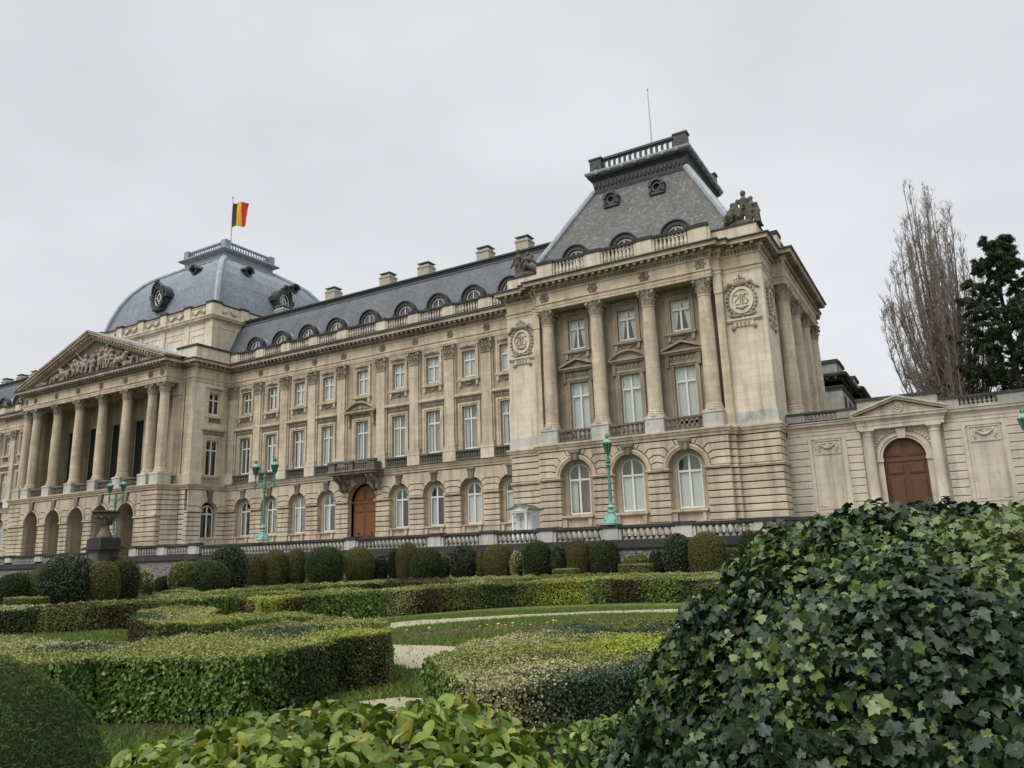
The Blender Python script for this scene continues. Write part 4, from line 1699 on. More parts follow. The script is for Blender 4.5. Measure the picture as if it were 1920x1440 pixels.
dark.sweep(ring, [(-.95, 30.045), (.1, 30.045), (.12, 30.2), (-.95, 30.26)], cap=False, closed=True)
for k in range(7):
    x = -39.45 + (k - 3) * 4.98
    x = min(max(x, DX0 + .55), DX1 - .55)
    mb.box(x - .62, x + .62, DY0 - .2, DY0 + .3, 28.42, 30.1)
    dark.box(x - .7, x + .7, DY0 - .28, DY0 + .6, 30.1, 30.42)
    if k < 6:
        xc = x + 2.49
        swag(rel, xc - .85, DY0 - .1, 29.5, 1.3, .5, .09)
        swag(rel, xc + .85, DY0 - .1, 29.5, 1.3, .5, .09)
        for z in (28.62, 29.85):
            rel.box(xc - 1.8, xc + 1.8, DY0 - .08, DY0 - .03, z - .04, z + .04)
for k in range(6):
    y = DY0 + 4.9 * k
    y = max(y, DY0 + .55)
    mb.box(DX1 - .3, DX1 + .2, y - .62, y + .62, 28.42, 30.1)
    dark.box(DX1 - .6, DX1 + .28, y - .7, y + .7, 30.1, 30.42)
    for q in (1.6, 3.3):
        yy = DY0 + 4.9 * k + q
        rel.tube([(DX1 + .1, yy - .65, 29.5), (DX1 + .14, yy - .3, 29.1), (DX1 + .14, yy + .3, 29.1), (DX1 + .1, yy + .65, 29.5)], [.06, .11, .11, .06], 5)
att = mb.build('attic', 'stone_pale', pal)
put('attic_coping', dark.mesh('attic_coping', 'stone_black'), att)
rel.build('garland', 'stone_relief', att)

# ---- dome: four curved slate faces
DC = (-39.45, 13.0)
HX, HY = 14.95, 14.0
PRO = [(1.4, 30.1), (2.2, 30.7), (2.42, 31.56), (2.85, 33.3), (3.49, 35.3), (4.4, 37.2), (5.65, 38.94), (6.7, 39.9), (7.83, 40.7), (8.7, 41.3), (9.45, 41.8)]


def dome_ring(d, z):
    kx = HX - 1.09 * d
    ky = HY - d
    return [(DC[0] - kx, DC[1] - ky, z), (DC[0] + kx, DC[1] - ky, z), (DC[0] + kx, DC[1] + ky, z), (DC[0] - kx, DC[1] + ky, z)]


def dome_pt(face, u, z, off=0):
    """point on a dome face: u = sideways metres from its centre line"""
    for (d0, z0), (d1, z1) in zip(PRO, PRO[1:]):
        if z0 <= z <= z1:
            d = d0 + (d1 - d0) * (z - z0) / (z1 - z0)
            break
    d -= off
    if face == 'front':
        return Vector((DC[0] + u, DC[1] - HY + d, z))
    return Vector((DC[0] + HX - 1.09 * d, DC[1] + u, z))


mb = MB()
for (d0, z0), (d1, z1) in zip(PRO, PRO[1:]):
    A, B = dome_ring(d0, z0), dome_ring(d1, z1)
    for k in range(4):
        k2 = (k + 1) % 4
        mb.add([A[k], A[k2], B[k2], B[k]], [(0, 1, 2, 3)])
mb.add(dome_ring(9.45, 41.8), [(0, 1, 2, 3)])
mb.add(dome_ring(.3, 30.1), [(0, 1, 2, 3)])
dome = mb.build('dome', 'slate_dome', pal)
mb = MB()
for k in range(4):
    pts = [Vector(dome_ring(d - .03, z)[k]) for d, z in PRO[1:]]
    mb.tube(pts, .42, 8)
mb.build('dome_hips', 'lead', dome, smooth=40)
mb = MB()
cr = [(DC[0] - 4.75, DC[1] - 4.75), (DC[0] + 4.75, DC[1] - 4.75), (DC[0] + 4.75, DC[1] + 4.75), (DC[0] - 4.75, DC[1] + 4.75)]
mb.sweep(cr, [(.35, 41.5), (.42, 41.75), (.2, 41.95), (-.1, 42.0), (-.1, 42.65), (.1, 42.75), (.5, 42.95), (.65, 43.1), (.6, 43.25), (.1, 43.3), (-2, 43.35)], cap=False, closed=True)
for k in range(16):
    for s_ in (-1, 1):
        t_ = -4.4 + 8.8 * k / 15
        mb.ell((DC[0] + t_, DC[1] - 4.68, 42.33), (.2, .08, .22), 6, 4)
        mb.ell((DC[0] + 4.68, DC[1] + t_, 42.33), (.08, .2, .22), 6, 4)
        break
crown = mb.build('dome_crown', 'lead', dome)
mb = MB()
q = 4.3
for sx in (-1, 1):
    for sy in (-1, 1):
        mb.box(DC[0] + sx * q - .5, DC[0] + sx * q + .5, DC[1] + sy * q - .5, DC[1] + sy * q + .5, 43.3, 44.75)
for s_ in (-1, 1):
    mb.box(DC[0] - q + .5, DC[0] + q - .5, DC[1] + s_ * q - .2, DC[1] + s_ * q + .2, 43.3, 43.5)
    mb.box(DC[0] - q + .5, DC[0] + q - .5, DC[1] + s_ * q - .22, DC[1] + s_ * q + .22, 44.4, 44.65)
    mb.box(DC[0] + s_ * q - .2, DC[0] + s_ * q + .2, DC[1] - q + .5, DC[1] + q - .5, 43.3, 43.5)
    mb.box(DC[0] + s_ * q - .22, DC[0] + s_ * q + .22, DC[1] - q + .5, DC[1] + q - .5, 44.4, 44.65)
    for k in range(15):
        t_ = -q + .8 + (2 * q - 1.6) * k / 14
        mb.lathe(DC[0] + t_, DC[1] + s_ * q, [(a, 43.5 + b) for a, b in baluster_prof(.9, .14)], 7)
        mb.lathe(DC[0] + s_ * q, DC[1] + t_, [(a, 43.5 + b) for a, b in baluster_prof(.9, .14)], 7)
mb.build('roof_balustrade', 'lead', dome)

# dome dormers, built facing -y around the origin
ov = MB()
ov.archband(0, 0, 1.02, 1.42, -.35, 1.4, 0, 20, 0, 2 * PI, 1.3)
ov.archband(0, 0, 1.42, 1.58, -.18, 1.2, 0, 20, 0, 2 * PI, 1.28)
for sx in (-1, 1):
    ov.box(sx * 1.55 - .35, sx * 1.55 + .35, -.25, 1.2, -.1, .55)
    ov.tube([(sx * 1.3, -.3, .6), (sx * .85, -.42, 1.75), (sx * .35, -.45, 2.15)], [.14, .2, .16], 6)
    for t_ in (.75, 1.05, 1.35):
        ov.ell((sx * 1.55 * math.cos(t_), -.4, 1.95 * math.sin(t_)), (.17, .14, .17), 6, 4)
    ov.tube([(sx * 1.45, -.25, -.2), (sx * 1.25, -.3, -1.1), (sx * .6, -.3, -1.75)], [.14, .18, .12], 6)
ov.ell((0, -.45, 2.3), (.42, .36, .42), 9, 6)
ov.box(-1.0, 1.0, -.3, .8, -1.95, -1.65)
ov_me = ov.mesh('dormer', 'lead_dark', 40)
ow = MB()
for k in range(1):
    ow.archband(0, 0, .86, 1.02, -.02, .06, 0, 18, 0, 2 * PI, 1.3)
    ow.archband(0, 0, .3, .4, -.02, .06, 0, 12, 0, 2 * PI, 1.5)
    ow.box(-.05, .05, -.01, .05, .45, 1.2)
    ow.box(-.05, .05, -.012, .052, -1.2, -.45)
    ow.box(-.9, -.3, -.014, .048, -.05, .05)
    ow.box(.3, .9, -.016, .046, -.05, .05)
ow_me = ow.mesh('window', 'white_paint')
op_ = MB()
op_.prism([(.98 * math.cos(2 * PI * i / 18), 1.28 * math.sin(2 * PI * i / 18)) for i in range(18)], .08, .11)
op_me = op_.mesh('pane', 'glass')
ob_ = MB()
ob_.prism([(1.0 * math.cos(2 * PI * i / 18), 1.3 * math.sin(2 * PI * i / 18)) for i in range(18)], .5, .55)
ob_me = ob_.mesh('blind', 'unlit_room')  # dark backing disc, not a blind; shade behind the oval pane is painted
sd_b = MB()
sd_b.archband(0, 0, .42, .62, -.25, 1.6, 0, 14, 0, 2 * PI)
sd_b.archband(0, 0, .62, .85, -.4, 1.4, 0, 12, .2, PI - .2)
for sx in (-1, 1):
    sd_b.tube([(sx * .5, -.2, .35), (sx * .95, -.1, .15), (sx * 1.25, .1, .2)], [.16, .13, .05], 6)
sd_b.prism([(.45 * math.cos(2 * PI * i / 12), .45 * math.sin(2 * PI * i / 12)) for i in range(12)], .3, .4)
sd_me = sd_b.mesh('dormer', 'lead_dark', 40)
for face, rz in (('front', 0), ('side', PI / 2)):
    p = dome_pt(face, 0, 34.4, .9)
    d = put('dormer', ov_me, dome, p, rz)
    put('window', ow_me, d)
    put('pane', op_me, d)
    put('blind', ob_me, d)
    for u in ((4.25,) if face == 'front' else (-4.5, 4.5)):
        put('dormer', sd_me, dome, dome_pt(face, u, 38.3, .5), rz)

# ------------------------------------------------------------------ corner pavilion
# ground floor
core, trim = MB(), MB()
blk = core.part(1)
PL = [24.2, 29.995, 34.745, 40.5]
for k, xc in enumerate(PAV_W):
    a, b = PL[k], PL[k + 1]
    y = -4.57
    core.wall(a, b, ST, 5.72, y + .11, (xc, 1.52, .15, 3.42, 1.52), .7, 2, mr=0)
    voussoirs(blk, xc, 1.52, 3.45, max(a, xc - 2.375), min(b, xc + 2.375), 5.68, y, y + .14, ring=.36)
    trim.archband(xc, 3.42, 1.50, 1.66, y - .05, y + .2, 0, 18)
    trim.archband(xc, 3.42, 1.66, 1.88, y - .12, y + .1, 0, 18)
    for p, q in ((a, xc - 1.52), (xc + 1.52, b)):
        p9, q9 = (p, q + .03) if p == a else (p - .03, q)
        rust_courses(blk, p9, q9, y, y + .7, -.7, 3.16, .57)
        blk.cbox(p9, q9, y - .05, y + .7, ST, -.72, .03)
        trim.box(p if p == a else p - .13, q if q == b else q + .13, y - .16, y + .72, 3.2, 3.29)
        trim.box(p if p == a else p - .18, q if q == b else q + .18, y - .24, y + .72, 3.295, 3.42)
    for p, q in ((a, xc - 2.377), (xc + 2.377, b)):
        if q - p > .4:
            rust_courses(blk, p, q, y, y + .6, 3.44, 5.68, .56)
    ks = trim.part(1)
    ks.prism([(xc - .28, 4.8), (xc + .28, 4.8), (xc + .42, 5.4), (xc - .42, 5.4)], y - .22, y + .1)
    ks.prism([(xc - .5, 5.405), (xc + .5, 5.405), (xc + .54, 5.69), (xc - .54, 5.69)], y - .3, y + .1)
    ks.tube([(xc - .2, y - .26, 4.9), (xc - .22, y - .28, 5.35)], [.07, .09], 5)
    ks.tube([(xc + .2, y - .26, 4.9), (xc + .22, y - .28, 5.35)], [.07, .09], 5)
    trim.box(xc - 1.45, xc + 1.45, y - .28, y + .6, .05, .2)
    trim.box(xc - 1.35, xc + 1.35, y - .2, y + .6, -.03, .045)
    trim.box(xc - 1.49, xc + 1.49, y + .08, y + .6, ST, -.04)
    for sx in (-1, 1):
        trim.prism([(xc + sx * 1.12 - .13, -.72), (xc + sx * 1.12 + .13, -.72), (xc + sx * 1.12 + .16, -.04), (xc + sx * 1.12 - .16, -.04)], y - .12, y + .19)
    infill = MB()
    infill.wall(xc - 1.51, xc + 1.51, .1, 4.95, y + .6, (xc, .99, .32, 3.72, .82), .2)
    infill.build('window_reveal', 'stone_bay', pal)
    window(pal, xc, 0, 0, (1.96, .32, 3.72, .82, 3.2, y + .78, ['left', 'blind', 'blind'][k]))
# plain banded corner blocks
for a, b in ((20.74, 23.75), (40.95, 44.07)):
    rust_courses(blk, a, b, -3.42, .85, ST + .45, 3.16, .575)
    rust_courses(blk, a, b, -3.42, .85, 3.44, 5.68, .56)
    blk.cbox(a - .04, b + .04, -3.47, .85, ST, ST + .43, .03)
    trim.box(a - .06, b + .14, -3.56, .85, 3.2, 3.29)
    trim.box(a - .1, b + .2, -3.62, .85, 3.295, 3.42)
for a, b in ((23.755, 24.195), (40.505, 40.945)):
    rust_courses(blk, a, b, -4.0, -2.9, ST + .45, 3.16, .575)
    rust_courses(blk, a, b, -4.0, -2.9, 3.44, 5.68, .56)
    trim.box(a, b, -4.15, -2.9, 3.2, 3.42)
    blk.box(a, b, -4.03, -2.9, ST, ST + .44)
rust_courses(blk, 44.1, 45.2, .95, 17.7, ST, 5.68, .57)
mb = core
for a, b in ((20.8, 23.72), (41.0, 44.0)):
    mb.box(a, b, -3.3, .8, ST, 5.7, 2)
mb.box(24, 41, -3.0, -2.9, ST, 5.7)
mb.box(44.0, 45.1, 1.0, 17.6, ST, 5.7)
core.build('ground_floor_wall', ['stone_bay', 'stone_rust', 'stone_joint'], pal)
trim.build('arch_trim', ['stone_rust', 'stone_carved'], pal)
mb = MB()
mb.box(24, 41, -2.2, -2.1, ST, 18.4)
mb.build('interior', 'unlit_room', pal)

# upper storeys: corner blocks
mb = MB()
mb.box(20.76, 23.75, -3.4, 1.0, 6.3, 18.5)
mb.box(40.95, 44.05, -3.4, .9, 6.3, 18.5)
mb.build('corner_block', 'stone_pale', pal)
mb = MB()
for a, b in ((20.76, 23.75), (40.95, 44.05)):
    mb.box(a - .1, b + .1, -3.5, .9, 6.38, 7.32)
    mb.prism([(a - .1, 7.325), (b + .1, 7.325), (b + .02, 7.42), (a - .02, 7.42)], -3.46, .85)
mb.build('plinth', 'stone_white', pal)
mb = MB()
for a, b in ((23.755, 24.35), (40.35, 40.945)):
    mb.box(a, b, -3.84, -2.8, 6.3, 17.1)
    mb.box(a - .05, b + .05, -3.9, -2.8, 17.1, 18.48)
    mb.box(a - .06, b + .06, -3.92, -2.8, 6.4, 7.6)
    mb.box(a - .03, b + .03, -3.88, -2.8, 7.6, 7.9)
mb.build('pilaster', 'stone', pal)
mb = MB()
mb.box(24.3, 40.4, -4.5, -2.9, 6.1, 6.37)
mb.box(24.3, 40.4, -4.3, -2.9, 18.505, 18.6)
mb.build('portico_ceiling', 'stone_bay', pal)
core = MB()
for k, xc in enumerate(PAV_W):
    a = 23.8 if k == 0 else PAV_X[k]
    b = 40.9 if k == 2 else PAV_X[k + 1]
    core.wall(a, b, 6.3, 13.4, -2.95, (xc, .9, 6.9, 11.95, 0), .4)
    core.wall(a, b, 13.4, 18.6, -2.95, (xc, .85, 14.85, 17.52, 0), .4)
    window(pal, xc, 0, 0, (1.76, 6.95, 11.93, 0, 10.62, -2.63, ['tall', 'tall', 'ruffle'][k]))
    window(pal, xc, 0, 0, (1.64, 14.88, 17.50, 0, 16.75, -2.63, ['tied', 'tied', 'tied'][k]))
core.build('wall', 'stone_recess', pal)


def ped_hood(kind):
    mb = MB()
    mb.box(-1.72, 1.72, -.5, 0, 12.98, 13.12)
    mb.box(-1.62, 1.62, -.36, 0, 12.82, 12.975)
    mb.part(1).box(-1.3, 1.3, -.12, 0, 12.2, 12.815)
    for sx in (-1, 1):
        mb.part(1).prism([(sx * 1.32 - .14, 11.8), (sx * 1.32 + .14, 11.8), (sx * 1.32 + .18, 12.81), (sx * 1.32 - .18, 12.81)], -.28, 0)
    if kind == 'tri':
        for s_ in (-1, 1):
            q = [(s_ * 1.78, 13.125), (0, 13.78), (0, 13.95), (s_ * 1.78, 13.29)]
            mb.prism(q if s_ < 0 else q[::-1], -.52, 0)
        mb.part(1).prism([(-1.5, 13.122), (1.5, 13.122), (0, 13.7)], -.22, -.002)
    else:
        A = [(-1.76 + 3.52 * i / 14, 13.125 + .82 * math.sin(PI * i / 14) ** .85) for i in range(15)]
        B = [(p * .9, 13.122 + (q - 13.125) * .78) for p, q in A]
        for i in range(14):
            mb.prism([B[i], B[i + 1], A[i + 1], A[i]], -.52, 0)
        mb.prism(B[::-1], -.22, -.002)
    for k in range(7):
        x = -1.05 + 2.1 * k / 6
        mb.ell((x, -.14, 12.5), (.1, .06, .14), 6, 4)
    return mb.mesh('window_hood', ['stone_recess', 'stone_carved'])


tri, seg = ped_hood('tri'), ped_hood('seg')
for k, xc in enumerate(PAV_W):
    put('window_surround', su_r, pal, (xc, -2.95, .1))
    o = put('window_surround', sl_r, pal, (xc, -2.95, 0))
    put('window_hood', seg if k == 1 else tri, pal, (xc, -2.95, 0))
for k, x in enumerate(PAV_X):
    put('column_pedestal', ped_me, pal, (x, -3.75, 0))
    column(x, -3.85)
for a, b in zip(PAV_X, PAV_X[1:]):
    low_balustrade(a + .9, b - .9, -4.2, 6.38, 7.46, .4, .14, 'stone_ledge')

# crests on the corner blocks
cb = MB()
n = 20
cb.part(1).archband(0, 16.3, .74, .92, -.16, 0, 0, n, 0, 2 * PI, 1.22)
cb.part(1).archband(0, 16.3, .0, .74, -.05, 0, 0, n, 0, 2 * PI, 1.22)
for s_ in (-1, 1):
    cb.tube([(s_ * .09, -.09, 16.8), (s_ * .09, -.09, 15.95)], .04, 5)
    cb.tube([(s_ * .52, -.08, 16.72), (s_ * .3, -.09, 16.8), (s_ * .22, -.09, 16.58), (s_ * .36, -.09, 16.4), (s_ * .52, -.09, 16.22), (s_ * .42, -.09, 15.98), (s_ * .22, -.08, 16.02)], .04, 5)
    for k in range(9):
        t_ = -.95 + 2.0 * k / 8
        cb.ell((s_ * 1.12 * math.cos(t_), -.1, 16.3 + 1.32 * math.sin(t_)), (.13, .1, .15), 6, 4)
    cb.tube([(s_ * .35, -.1, 17.6), (s_ * .85, -.14, 17.75), (s_ * 1.15, -.12, 17.35), (s_ * 1.45, -.1, 17.15)], [.12, .17, .14, .07], 6)
    cb.tube([(s_ * .1, -.1, 15.05), (s_ * .6, -.14, 15.0), (s_ * 1.05, -.1, 15.2)], [.13, .12, .06], 6)
    cb.ell((s_ * .82, -.12, 14.1), (.18, .1, .2), 7, 5)
cb.ell((0, -.12, 17.72), (.5, .16, .3), 9, 6)
for k in range(5):
    cb.ell((-.4 + .2 * k, -.16, 18.02 + .12 * (1 - abs(k - 2) / 2)), (.08, .08, .1), 6, 4)
cb.ell((0, -.16, 18.28), (.1, .1, .12), 6, 4)
cb.tube([(-.5, -.08, 15.8), (0, -.12, 15.62), (.5, -.08, 15.8)], [.06, .1, .06], 5)
cb.part(1).box(-1.42, 1.42, -.2, 0, 14.68, 14.84)
cb.part(1).box(-1.35, 1.35, -.12, 0, 14.56, 14.675)
cb.part(1).box(-.8, .8, -.1, 0, 14.18, 14.555)
for k in range(4):
    cb.box(-.5 + .3 * k - .05, -.5 + .3 * k + .05, -.15, -.1, 14.25, 14.5)
crest = cb.mesh('crest', ['stone_cap', 'stone_pale'], 45)
put('crest', crest, pal, (22.26, -3.4, 0))
put('crest', crest, pal, (42.3, -3.4, 0))
put('crest', crest, pal, (44.05, -1.35, 0), PI / 2)

# side face with its row of columns
mb = MB()
mb.box(42.9, 43.2, .9, 17.7, 6.3, 18.5)
mb.box(42.9, 44.05, 17.7, 22, 6.3, 18.5)
mb.box(43.2, 45.0, .9, 17.7, 6.1, 6.37)
mb.box(43.2, 44.9, 1.0, 17.6, 18.505, 18.6)
mb.box(20.8, 42.9, 21.5, 22, ST, 21)
mb.box(-112, 20.8, 19.0, 19.3, ST, 21.4)
mb.box(44.0, 44.06, 17.7, 22, ST, 6.3)
mb.build('wall', 'stone_pale', pal)
mb = MB()
for y in (1.9, 6.9, 11.8, 16.75):
    mb.box(43.2, 43.5, y - .62, y + .62, 6.4, 18.48)
mb.build('pilaster', 'stone_pale', pal)
for y in (1.9, 6.9, 11.8, 16.75):
    put('column_pedestal', ped_me, pal, (44.4, y, 0), PI / 2)
    column(44.5, y)
for y in (4.4, 9.35, 14.3):
    window(pal, y, 0, PI / 2, (1.76, 6.95, 11.93, 0, 10.62, -.12, 'full'), (43.1, 0, 0))
    window(pal, y, 0, PI / 2, (1.64, 14.88, 17.50, 0, 16.75, -.12, 'full'), (43.1, 0, 0))

# parapet of the pavilion
a_, b_ = MB(), MB()
b_.sweep(PATH_E[9:25], [(-.5, 21.3), (.02, 21.3), (.02, 21.58), (-.06, 21.62), (-.5, 21.62)])
for x in PAV_X:
    a_.box(x - .72, x + .72, -3.98, -3.4, 21.625, 23.0)
    a_.box(x - .92, x + .92, -3.86, -3.5, 21.625, 23.0)
    b_.box(x - .82, x + .82, -4.06, -3.3, 23.005, 23.3)
for p, q in zip(PAV_X, PAV_X[1:]):
    balusters(a_, p + .95, q - .95, -3.7, 21.625, 22.98, .36, .15)
    b_.box(p + .825, q - .825, -3.92, -3.46, 22.99, 23.24)
for x0, x1 in ((20.85, 24.25), (40.45, 44.0)):
    y1 = 0 if x0 < 30 else .6
    a_.box(x0, x1, -3.3, y1, 21.34, 22.55)
    b_.box(x0 - .06, x1 + .06, -3.36, y1 + .06, 22.555, 22.72)
for y in (1.9, 6.9, 11.8, 16.75):
    a_.box(44.1, 44.75, y - .72, y + .72, 21.625, 23.0)
    b_.box(44.02, 44.83, y - .82, y + .82, 23.005, 23.3)
for y in (1.9, 6.9, 11.8):
    mbx = MB()
    for i in range(8):
        a_.lathe(44.4, y + 1.0 + 2.95 * (i + .5) / 8, [(r0, 21.625 + z0) for r0, z0 in baluster_prof(1.355, .15)], 7)
    b_.box(44.18, 44.62, y + .825, y + 4.9 - .825, 22.99, 23.24)
a_.build('parapet_balustrade', 'stone_pale', pal)
b_.build('parapet_coping', 'stone_black', pal)

# pavilion roof
RC = (32.37, 8.3)
mb = MB()


def pring(hx, hy, z):
    return [(RC[0] - hx, RC[1] - hy, z), (RC[0] + hx, RC[1] - hy, z), (RC[0] + hx, RC[1] + hy, z), (RC[0] - hx, RC[1] + hy, z)]


PP = [(10.8, 11.5, 21.3), (10.15, 10.85, 22.2), (8.65, 9.3, 25.1), (6.6, 7.2, 28.9), (4.75, 5.3, 32.3)]
for p, q in zip(PP, PP[1:]):
    A, B = pring(*p), pring(*q)
    for k in range(4):
        mb.add([A[k], A[(k + 1) % 4], B[(k + 1) % 4], B[k]], [(0, 1, 2, 3)])
mb.add(pring(4.75, 5.3, 32.3), [(0, 1, 2, 3)])
proof = mb.build('roof', 'slate_mossy', pal)
mb = MB()
for k in range(4):
    mb.tube([Vector(pring(*p)[k]) for p in PP[1:]], .34, 8)
    pts = [Vector(pring(*p)[k]) for p in PP[1:]]
    for a, b in zip(pts, pts[1:]):
        m_ = max(1, int((b - a).length / .45))
        for i in range(m_):
            mb.ell(a.lerp(b, i / m_) + Vector((0, 0, .3)), (.12, .12, .12), 5, 3)
mb.build('roof_hips', 'lead', proof, smooth=40)
mb = MB()
hx, hy = 4.75, 5.3
cr = [(RC[0] - hx, RC[1] - hy), (RC[0] + hx, RC[1] - hy), (RC[0] + hx, RC[1] + hy), (RC[0] - hx, RC[1] + hy)]
mb.sweep(cr, [(.22, 32.0), (.25, 32.25), (.05, 32.4), (-.05, 32.5), (.05, 33.4), (.2, 33.6), (.45, 33.8), (.5, 33.95), (-.3, 34.0)], cap=False, closed=True)
for k in range(22):
    t_ = -hx + .25 + (2 * hx - .5) * k / 21
    mb.ell((RC[0] + t_, RC[1] - hy - .02, 32.95), (.16, .08, .3), 6, 4)
    t_ = -hy + .25 + (2 * hy - .5) * k / 21
    mb.ell((RC[0] + hx + .02, RC[1] + t_, 32.95), (.08, .16, .3), 6, 4)
for k in range(40):
    t_ = -hx + 2 * hx * k / 39
    mb.box(RC[0] + t_ - .06, RC[0] + t_ + .06, RC[1] - hy - .2, RC[1] - hy - .04, 32.2, 32.42)
crown = mb.build('roof_crown', 'lead_dark', proof)
mb = MB()
mb.sweep(cr, [(-.3, 34.0), (.52, 33.98), (.66, 34.12), (.68, 34.3), (.5, 34.42), (-.2, 34.62), (-2.5, 34.66)], cap=False, closed=True)
for k in range(7):
    t_ = -hx + .6 + (2 * hx - 1.2) * k / 6
    mb.ell((RC[0] + t_, RC[1] - hy - .6, 34.15), (.22, .14, .28), 6, 4)
    t_ = -hy + .6 + (2 * hy - 1.2) * k / 6
    mb.ell((RC[0] + hx + .6, RC[1] + t_, 34.15), (.14, .22, .28), 6, 4)
mb.build('crown_cornice', 'lead', crown)
mb = MB()
qx, qy = hx - .35, hy - .35
for sx in (-1, 1):
    for sy in (-1, 1):
        mb.box(RC[0] + sx * qx - .62, RC[0] + sx * qx + .62, RC[1] + sy * qy - .42, RC[1] + sy * qy + .42, 34.6, 35.85)
        mb.box(RC[0] + sx * qx - .72, RC[0] + sx * qx + .72, RC[1] + sy * qy - .5, RC[1] + sy * qy + .5, 35.855, 36.02)
        mb.archband(RC[0] + sx * qx, 35.28, 0, .3, RC[1] + sy * qy - .46, RC[1] + sy * qy - .4, 0, 12, 0, 2 * PI, 1.2)
for s_ in (-1, 1):
    y = RC[1] + s_ * qy
    mb.box(RC[0] - qx + .62, RC[0] + qx - .62, y - .2, y + .2, 34.6, 34.78)
    mb.box(RC[0] - qx + .62, RC[0] + qx - .62, y - .24, y + .24, 35.72, 35.95)
    x = RC[0] + s_ * qx
    mb.box(x - .2, x + .2, RC[1] - qy + .5, RC[1] + qy - .5, 34.6, 34.78)
    mb.box(x - .24, x + .24, RC[1] - qy + .5, RC[1] + qy - .5, 35.72, 35.95)
    for k in range(14):
        t_ = (-qx + .8) + (2 * qx - 1.6) * k / 13
        mb.box(RC[0] + t_ - .1, RC[0] + t_ + .1, y - .12, y + .12, 34.78, 35.5)
        t_ = (-qy + .7) + (2 * qy - 1.4) * k / 13
        mb.box(x - .12, x + .12, RC[1] + t_ - .1, RC[1] + t_ + .1, 34.78, 35.5)
    st = (2 * qx - 1.6) / 13
    for k in range(13):
        t_ = (-qx + .8) + st * (k + .5)
        mb.archband(RC[0] + t_, 35.42, st / 2 - .1, st / 2 + .08, y - .11, y + .11, 0, 6)
mb.build('roof_balustrade', 'lead_dark', crown)
# dormers of the pavilion roof
for x in PAV_W:
    dormer(x, -2.25, .08)
rd = MB()
rd.archband(0, 0, .3, .5, -.2, 1.0, 0, 14, 0, 2 * PI)
rd.archband(0, .1, .5, .78, -.35, 1.2, 0, 12, 0, PI)
for sx in (-1, 1):
    a, b = sorted((sx * .5, sx * .76))
    rd.box(a, b, -.25, 1.0, -.62, .1)
rd.box(-.76, .76, -.25, 1.0, -.75, -.5)
rd.prism([(.35 * math.cos(2 * PI * i / 12), .35 * math.sin(2 * PI * i / 12)) for i in range(12)], .1, .2)
rd_me = rd.mesh('dormer', 'lead_dark')
for x in (30.0, 34.6):
    put('dormer', rd_me, proof, (x, 1.55, 30.35))

# ------------------------------------------------------------------ flagpoles and flag
fp = thing('flagpole', 'tall thin pole on top of the blue-grey dome, flying a flag', 'flagpole', (-39.45, 13, 43.3))
mb = MB()
mb.tube([(0, 0, 0), (0, 0, 6), (0, 0, 11.3)], [.11, .09, .06], 8)
mb.build('pole', 'pole_paint', fp)
mb = MB()
mb.ell((0, 0, 11.4), (.14, .14, .16), 8, 6)
mb.build('finial', 'brass', fp)
v, f, mi = [], [], []
nx_, nz_ = 24, 14
for j in range(nz_ + 1):
    for i in range(nx_ + 1):
        u, w = i / nx_, j / nz_
        x = .12 + u * 3.3
        z = 10.4 - w * 4.2 - .75 * u ** 1.4 * (1 - .35 * w) - .08 * math.sin(9 * u + 2 * w)
        y = .38 * math.sin(7.5 * u + 2.2 * w) * u ** .6 + .1 * math.sin(13 * u - 3 * w)
        x -= .25 * u * w + .10 * math.sin(6 * w) * u
        v.append((x, y, z))
for j in range(nz_):
    for i in range(nx_):
        a = j * (nx_ + 1) + i
        f.append((a, a + 1, a + nx_ + 2, a + nx_ + 1))
        mi.append(0 if i < 8 else 1 if i < 16 else 2)
mb = MB()
mb.v, mb.f, mb.mi = v, f, mi
o = mb.build('flag', ['flag_black', 'flag_yellow', 'flag_red'], None, (-39.45, 13, 43.3), 0, 60)
tag(o, 'black, yellow and red vertical tricolour flag flying above the dome', 'flag')
fp = thing('flagpole', 'bare thin pole on the balustraded top of the pavilion roof', 'flagpole', (32.37, 8, 34.65))
mb = MB()
mb.tube([(0, 0, 0), (0, 0, 5), (0, 0, 10.3)], [.10, .08, .05], 8)
mb.build('pole', 'pole_paint', fp)
mb = MB()
mb.ell((0, 0, 10.4), (.11, .11, .13), 8, 6)
mb.build('finial', 'pole_paint', fp)

# ------------------------------------------------------------------ roof sculpture groups
mb = MB()
mb.box(-1.55, 1.55, -.7, .7, 0, .14)
mb.ell((-.2, .1, .25), (1.2, .6, .45), 10, 6)
figure(mb, (.25, 0, .2), 2.9, (.05, 0), ((.25, -.1), (.3, -.2)), False, (.1, -1), 1.3)
figure(mb, (.95, .05, .1), 2.4, (-.1, 0), ((.2, -.3), (.3, .2)), False, (.3, -1), 1.3)
figure(mb, (-.8, -.1, .35), 2.3, (.2, 0), ((.2, -.3), (.25, -.2)), True, (-.3, -1), 1.5)
mb.tube([(-1.25, 0, .3), (-1.0, -.1, 1.0), (-.55, 0, 1.9), (-.2, 0, 1.95)], [.35, .4, .3, .15], 8)
mb.tube([(1.25, .1, .2), (1.2, .1, 1.2), (1.0, .1, 1.7)], [.28, .25, .15], 8)
mb.ell((-.3, -.1, 1.1), (.55, .45, .75), 8, 6)
mb.tube([(-1.45, -.1, .15), (-1.1, -.2, .6), (-.7, -.2, 1.1), (-.3, -.1, 1.7)], [.15, .3, .42, .3], 8)
mb.tube([(.55, .1, .2), (.6, .1, 1.0), (.6, .1, 1.7)], [.3, .3, .2], 8)
o = mb.build('statue_group', 'stone_statue', None, (42.75, -2.35, 22.72))
fuse(o, .05)
